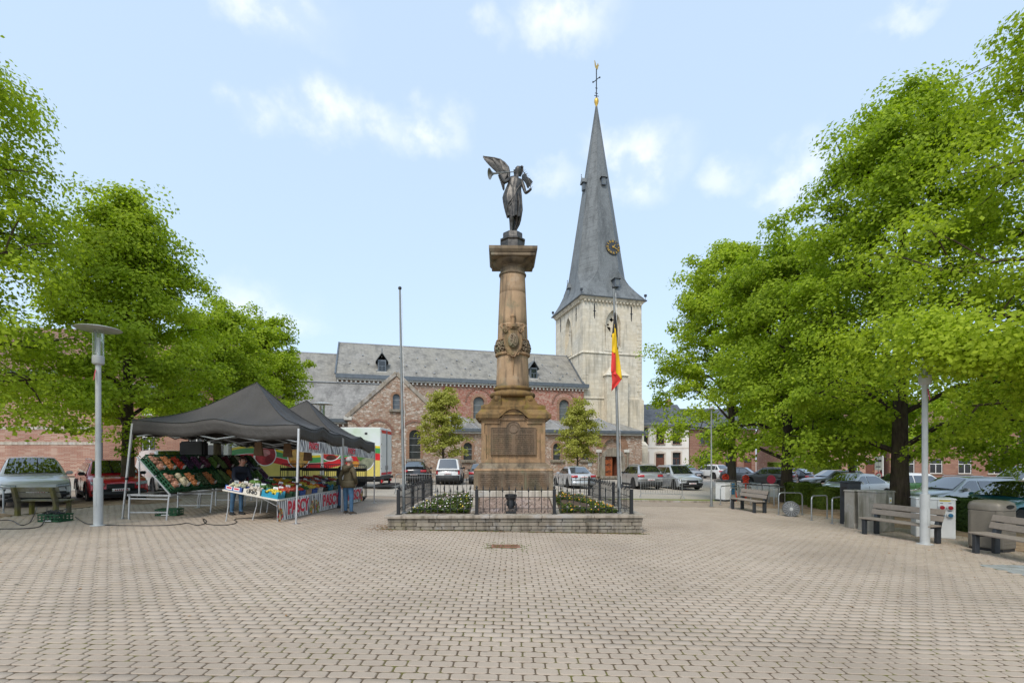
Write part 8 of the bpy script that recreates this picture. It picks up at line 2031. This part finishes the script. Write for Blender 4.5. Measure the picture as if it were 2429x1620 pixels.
def person(label, p, rz, h, coat, pants, hair, shoe, pose, hood=None):
    t = thing('person', label, 'person', p, rz); k = h / 1.78; V = lambda x, y, z: Vector((x * k, y * k, z * k)); po = pose
    lean = po.get('lean', 0)
    J = {'pel': (V(0, 0, .95), (.165 * k, .125 * k)), 'wai': (V(0, lean * .25, 1.10), (.17 * k, .125 * k)), 'che': (V(0, lean * .65, 1.33), (.185 * k, .135 * k)), 'upc': (V(0, lean * .85, 1.45), (.15 * k, .11 * k)), 'nec': (V(0, lean * 1.0, 1.53), .062 * k), 'hd0': (V(po.get('hx', 0) * .4, lean * 1.1 - .01, 1.60), .075 * k), 'hd1': (V(po.get('hx', 0), lean * 1.25 - .015, 1.68), (.088 * k, .10 * k)), 'hd2': (V(po.get('hx', 0), lean * 1.3, 1.745), .06 * k)}
    B = [('pel', 'wai'), ('wai', 'che'), ('che', 'upc'), ('upc', 'nec'), ('nec', 'hd0'), ('hd0', 'hd1'), ('hd1', 'hd2')]
    for s_, n in ((-1, 'l'), (1, 'r')):
        a = po['arm' + n]; J['s' + n] = (V(s_ * .185, lean * .8, 1.42), .085 * k); J['e' + n] = (V(*a[0]), .062 * k); J['w' + n] = (V(*a[1]), .045 * k); J['h' + n] = (V(*a[2]), .038 * k); B += [('upc', 's' + n), ('s' + n, 'e' + n), ('e' + n, 'w' + n), ('w' + n, 'h' + n)]
        g = po['leg' + n]; J['t' + n] = (V(s_ * .10, 0, .88), .105 * k); J['k' + n] = (V(*g[0]), .072 * k); J['a' + n] = (V(*g[1]), .055 * k); J['f' + n] = (V(*g[2]), .045 * k); B += [('pel', 't' + n), ('t' + n, 'k' + n), ('k' + n, 'a' + n), ('a' + n, 'f' + n)]
    wl_ = {n: J['w' + n][0] for n in 'lr'}
    def mb_(c):
        if c.z > 1.52 * k and abs(c.x - po.get('hx', 0) * k * .6) < .16: return 2
        for n in 'lr':
            if (c - J['h' + n][0]).length < (J['w' + n][0] - J['h' + n][0]).length * .95: return 2
        if c.z < .10 * k: return 3
        if c.z < .86 * k and not any((c - (J['e' + n][0].lerp(J['w' + n][0], f))).length < .10 * k for n in 'lr' for f in (0, .5, 1)): return 1
        return 0
    skin_body('body', J, B, [coat, pants, MAT['skin'], shoe], t, 2, mb_)
    # jacket skirt, hood, collar
    rows = []; 
    for z, w, d in ((1.06, .205, .155), (.98, .215, .165), (.90, .225, .172), (.84, .222, .17)):
        rows.append([V(w * math.cos(a) * (1 + .02 * math.sin(a * 6 + z * 9)), d * math.sin(a) + lean * .1, z) for a in [i * 6.283 / 28 for i in range(28)]])
    j = MB().grid(rows, True).build('jacket_hem', coat, t, smooth=60, fix=False); j.modifiers.new('t', 'SOLIDIFY').thickness = .02
    if hood:
        m = MB(); m.tube([V(.13 * math.cos(a), lean * .9 + .02 + .13 * math.sin(a) * 1.0 + .03, 1.50 - .05 * math.sin(a)) for a in [i * 6.283 / 16 for i in range(17)]], [.055 * k] * 17, 8); m.sphere(V(0, lean * .9 + .13, 1.43), .12 * k, 12, 8, .9); m.build('hood', hood, t, smooth=60)
    hm = MB(); hc = J['hd1'][0] + Vector((0, .012, .018)); rows = []
    for i in range(7):
        a = R(-20 + 110 * i / 6); rows.append([hc + Vector((math.cos(a) * .104 * math.cos(b), math.cos(a) * .118 * math.sin(b) + .01, math.sin(a) * .112)) * k for b in [R(-25) + R(230) * q / 16 for q in range(17)]])
    hr = hm.grid(rows).build('hair', hair, t, smooth=60, fix=False); hr.modifiers.new('t', 'SOLIDIFY').thickness = .012
    for s_ in (-1, 1): MB().sphere(J['hd1'][0] + Vector((s_ * .092, .005, -.015)) * k, .03 * k, 8, 6, 1.4).build('ear', MAT['skin'], t, smooth=60)
    MB().tube([J['hd1'][0] + Vector((0, -.098, .01)) * k, J['hd1'][0] + Vector((0, -.125, -.025)) * k, J['hd1'][0] + Vector((0, -.1, -.035)) * k], [.01, .018, .012], 6).build('nose', MAT['skin'], t, smooth=60)
    for s_ in (-1, 1): MB().sphere(J['hd1'][0] + Vector((s_ * .035, -.088, .012)) * k, .012 * k, 6, 4).build('eye', MAT['iron'], t)
    MB().tube([J['hd1'][0] + Vector((-.03, -.092, -.06)) * k, J['hd1'][0] + Vector((.03, -.092, -.06)) * k], .007, 5).build('mouth', MAT['red_print'], t)
    for n, s_ in (('l', -1), ('r', 1)):   # hands with fingers
        wpt, hpt = J['w' + n][0], J['h' + n][0]; d = (hpt - wpt).normalized(); side = d.cross(Vector((0, 1, 0))).normalized() if abs(d.y) < .9 else Vector((1, 0, 0)); f = MB()
        for q in range(4): b0 = hpt + side * (-.024 + .016 * q) * k; L_ = (.075, .085, .08, .062)[q] * k; f.tube([b0, b0 + d * L_ * .5 + Vector((0, -.008, 0)), b0 + d * L_ + Vector((0, -.028, 0))], [.010 * k, .009 * k, .007 * k], 6)
        b0 = wpt.lerp(hpt, .6) + side * .034 * k; f.tube([b0, b0 + (d * .03 + side * .02) * k, b0 + (d * .06 + side * .015) * k], [.012 * k, .011 * k, .008 * k], 6); f.build('fingers', MAT['skin'], t, smooth=60)
        a_, ff = J['a' + n][0], J['f' + n][0]; dv_ = Vector((ff.x - a_.x, ff.y - a_.y, 0)); dv_ = dv_.normalized() if dv_.length > .01 else Vector((0, -1, 0)); sd = Vector((-dv_.y, dv_.x, 0)); base = Vector((a_.x, a_.y, 0)); lift = max(0, min(a_.z - .09 * k, ff.z - .05 * k)); sh = MB(); ring = []
        for (l_, w_, hh) in ((-.08, .035, .075), (-.05, .045, .09), (.02, .047, .095), (.09, .05, .07), (.16, .048, .05), (.2, .03, .035)): ring.append([base + dv_ * l_ * k + sd * w_ * k * math.cos(q) + Vector((0, 0, lift + .012 + max(0, hh * math.sin(q)) * k)) for q in [i * math.pi / 7 for i in range(8)]])
        sh.grid(ring); sh.add(ring[0], [tuple(range(8))]); sh.add(ring[-1], [tuple(reversed(range(8)))]); so = sh.build('shoe', shoe, t, smooth=60); sm = MB(); sm.prism([(base + dv_ * l_ * k + sd * w_ * k).to_2d()[:] for l_, w_ in ((-.085, -.03), (.0, -.05), (.12, -.052), (.2, -.03), (.21, .0), (.2, .03), (.12, .052), (0, .05), (-.085, .03))], lift, lift + .022, lambda a, b, d: (a, b, d)); sm.build('sole', MAT['sole'] if shoe is MAT['shoe'] else shoe, so)
    return t
pman = gp(826, 1219)
person('person in an olive jacket and blue jeans seen from behind before the third banner', pman, R(155), 1.84, MAT['olive'], MAT['jeans'], MAT['hairgrey'], MAT['shoe'],
       dict(lean=-.03, hx=-.02, arml=((-.30, .02, 1.16), (-.23, -.12, .98), (-.16, -.17, .95)), armr=((.32, .02, 1.16), (.30, -.02, .90), (.29, -.05, .80)), legl=((-.13, .0, .49), (-.16, .04, .10), (-.17, -.06, .05)), legr=((.12, -.02, .49), (.15, -.04, .10), (.18, -.14, .05))), hood=MAT['olive'])
p2 = gp(812, 1211); p2 = Vector((-6.12, 17.5, G(-6.12, 17.5)))
person('person in a dark jacket and jeans half hidden behind the one in olive', p2, R(150), 1.80, MAT['greycoat'], MAT['jeans'], MAT['hairgrey'], MAT['blackshoe'],
       dict(lean=-.04, hx=.0, arml=((-.28, .0, 1.16), (-.25, -.14, .98), (-.22, -.2, .95)), armr=((.28, -.02, 1.16), (.22, -.18, 1.02), (.18, -.24, 1.0)), legl=((-.11, .0, .49), (-.12, .03, .10), (-.12, -.07, .05)), legr=((.11, .0, .49), (.13, .03, .10), (.14, -.07, .05))))
pv = Vector((-8.55, 15.1, G(-8.55, 15.1)))
vend = person('vendor in a navy pullover bending over the counter in the shade of the tent', pv, R(55), 1.78, MAT['navycoat'], MAT['jeans'], MAT['hairbrown'], MAT['blackshoe'],
       dict(lean=-.26, hx=.0, arml=((-.26, -.30, 1.16), (-.20, -.52, 1.02), (-.18, -.60, 1.0)), armr=((.26, -.28, 1.16), (.18, -.48, 1.0), (.16, -.56, .98)), legl=((-.12, .05, .49), (-.13, .10, .10), (-.13, .0, .05)), legr=((.12, .02, .49), (.13, .06, .10), (.14, -.04, .05))))
# dry leaves and twigs blown against the wall and over the pavers
MAT['dryleaf'] = pm('dry_leaf', (.30, .16, .06), .9, 0, .4, 20)
lv = MB(); ql = random.Random(31)
for i in range(900):
    r_ = ql.random()
    if r_ < .35: x = ql.gauss(-3.45, .25); y = ql.gauss(12.8, .35)
    elif r_ < .55: x = ql.uniform(-3.4, 3.5); y = ql.gauss(12.62, .06)
    elif r_ < .8: x = ql.gauss(10.6, .8); y = ql.uniform(9.5, 19)
    else: x = ql.uniform(-13, 10); y = ql.uniform(5, 20)
    if MW0 < x < MW1 and y > MY0 - .03: continue
    s_ = ql.uniform(.012, .035); a = ql.uniform(0, 6.28); c = Vector((x, y, G(x, y) + .006 + ql.uniform(0, .008))); d1 = Vector((math.cos(a), math.sin(a), ql.uniform(-.15, .25))) * s_; d2 = Vector((-math.sin(a), math.cos(a), ql.uniform(-.2, .2))) * s_ * .55; lv.add([c - d1, c + d2, c + d1, c - d2], [(0, 1, 2, 3)])
tag(lv.build('fallen_leaves', MAT['dryleaf'], fix=False), 'scattered dry brown leaves on the pavers and against the wall', 'leaves', kind='stuff')
wd_ = MB()
for i in range(700):
    r_ = ql.random()
    if r_ < .5: x = ql.uniform(-3.5, 3.6); y = ql.gauss(12.66, .05)
    elif r_ < .7: x = ql.uniform(-.6, .4); y = ql.gauss(10.5, .25)
    else: x = round(ql.uniform(-9, 9) / PX) * PX + PX / 2; y = ql.uniform(4.6, 13)
    if MW0 < x < MW1 and y > MY0 - .05: continue
    for k in range(4):
        a = ql.uniform(0, 6.28); h_ = ql.uniform(.006, .035 if r_ < .7 else .014); c = Vector((x + ql.gauss(0, .012), y + ql.gauss(0, .012), G(x, y) - .004)); d = Vector((math.cos(a), math.sin(a), 0)) * .006; wd_.add([c - d, c + d, c + Vector((math.cos(a + 1) * h_ * .6, math.sin(a + 1) * h_ * .6, h_))], [(0, 1, 2)])
tag(wd_.build('joint_weeds', MAT['leaf_mid'], fix=False), 'tiny weeds growing in the paver joints and along the wall', 'weeds', kind='stuff')
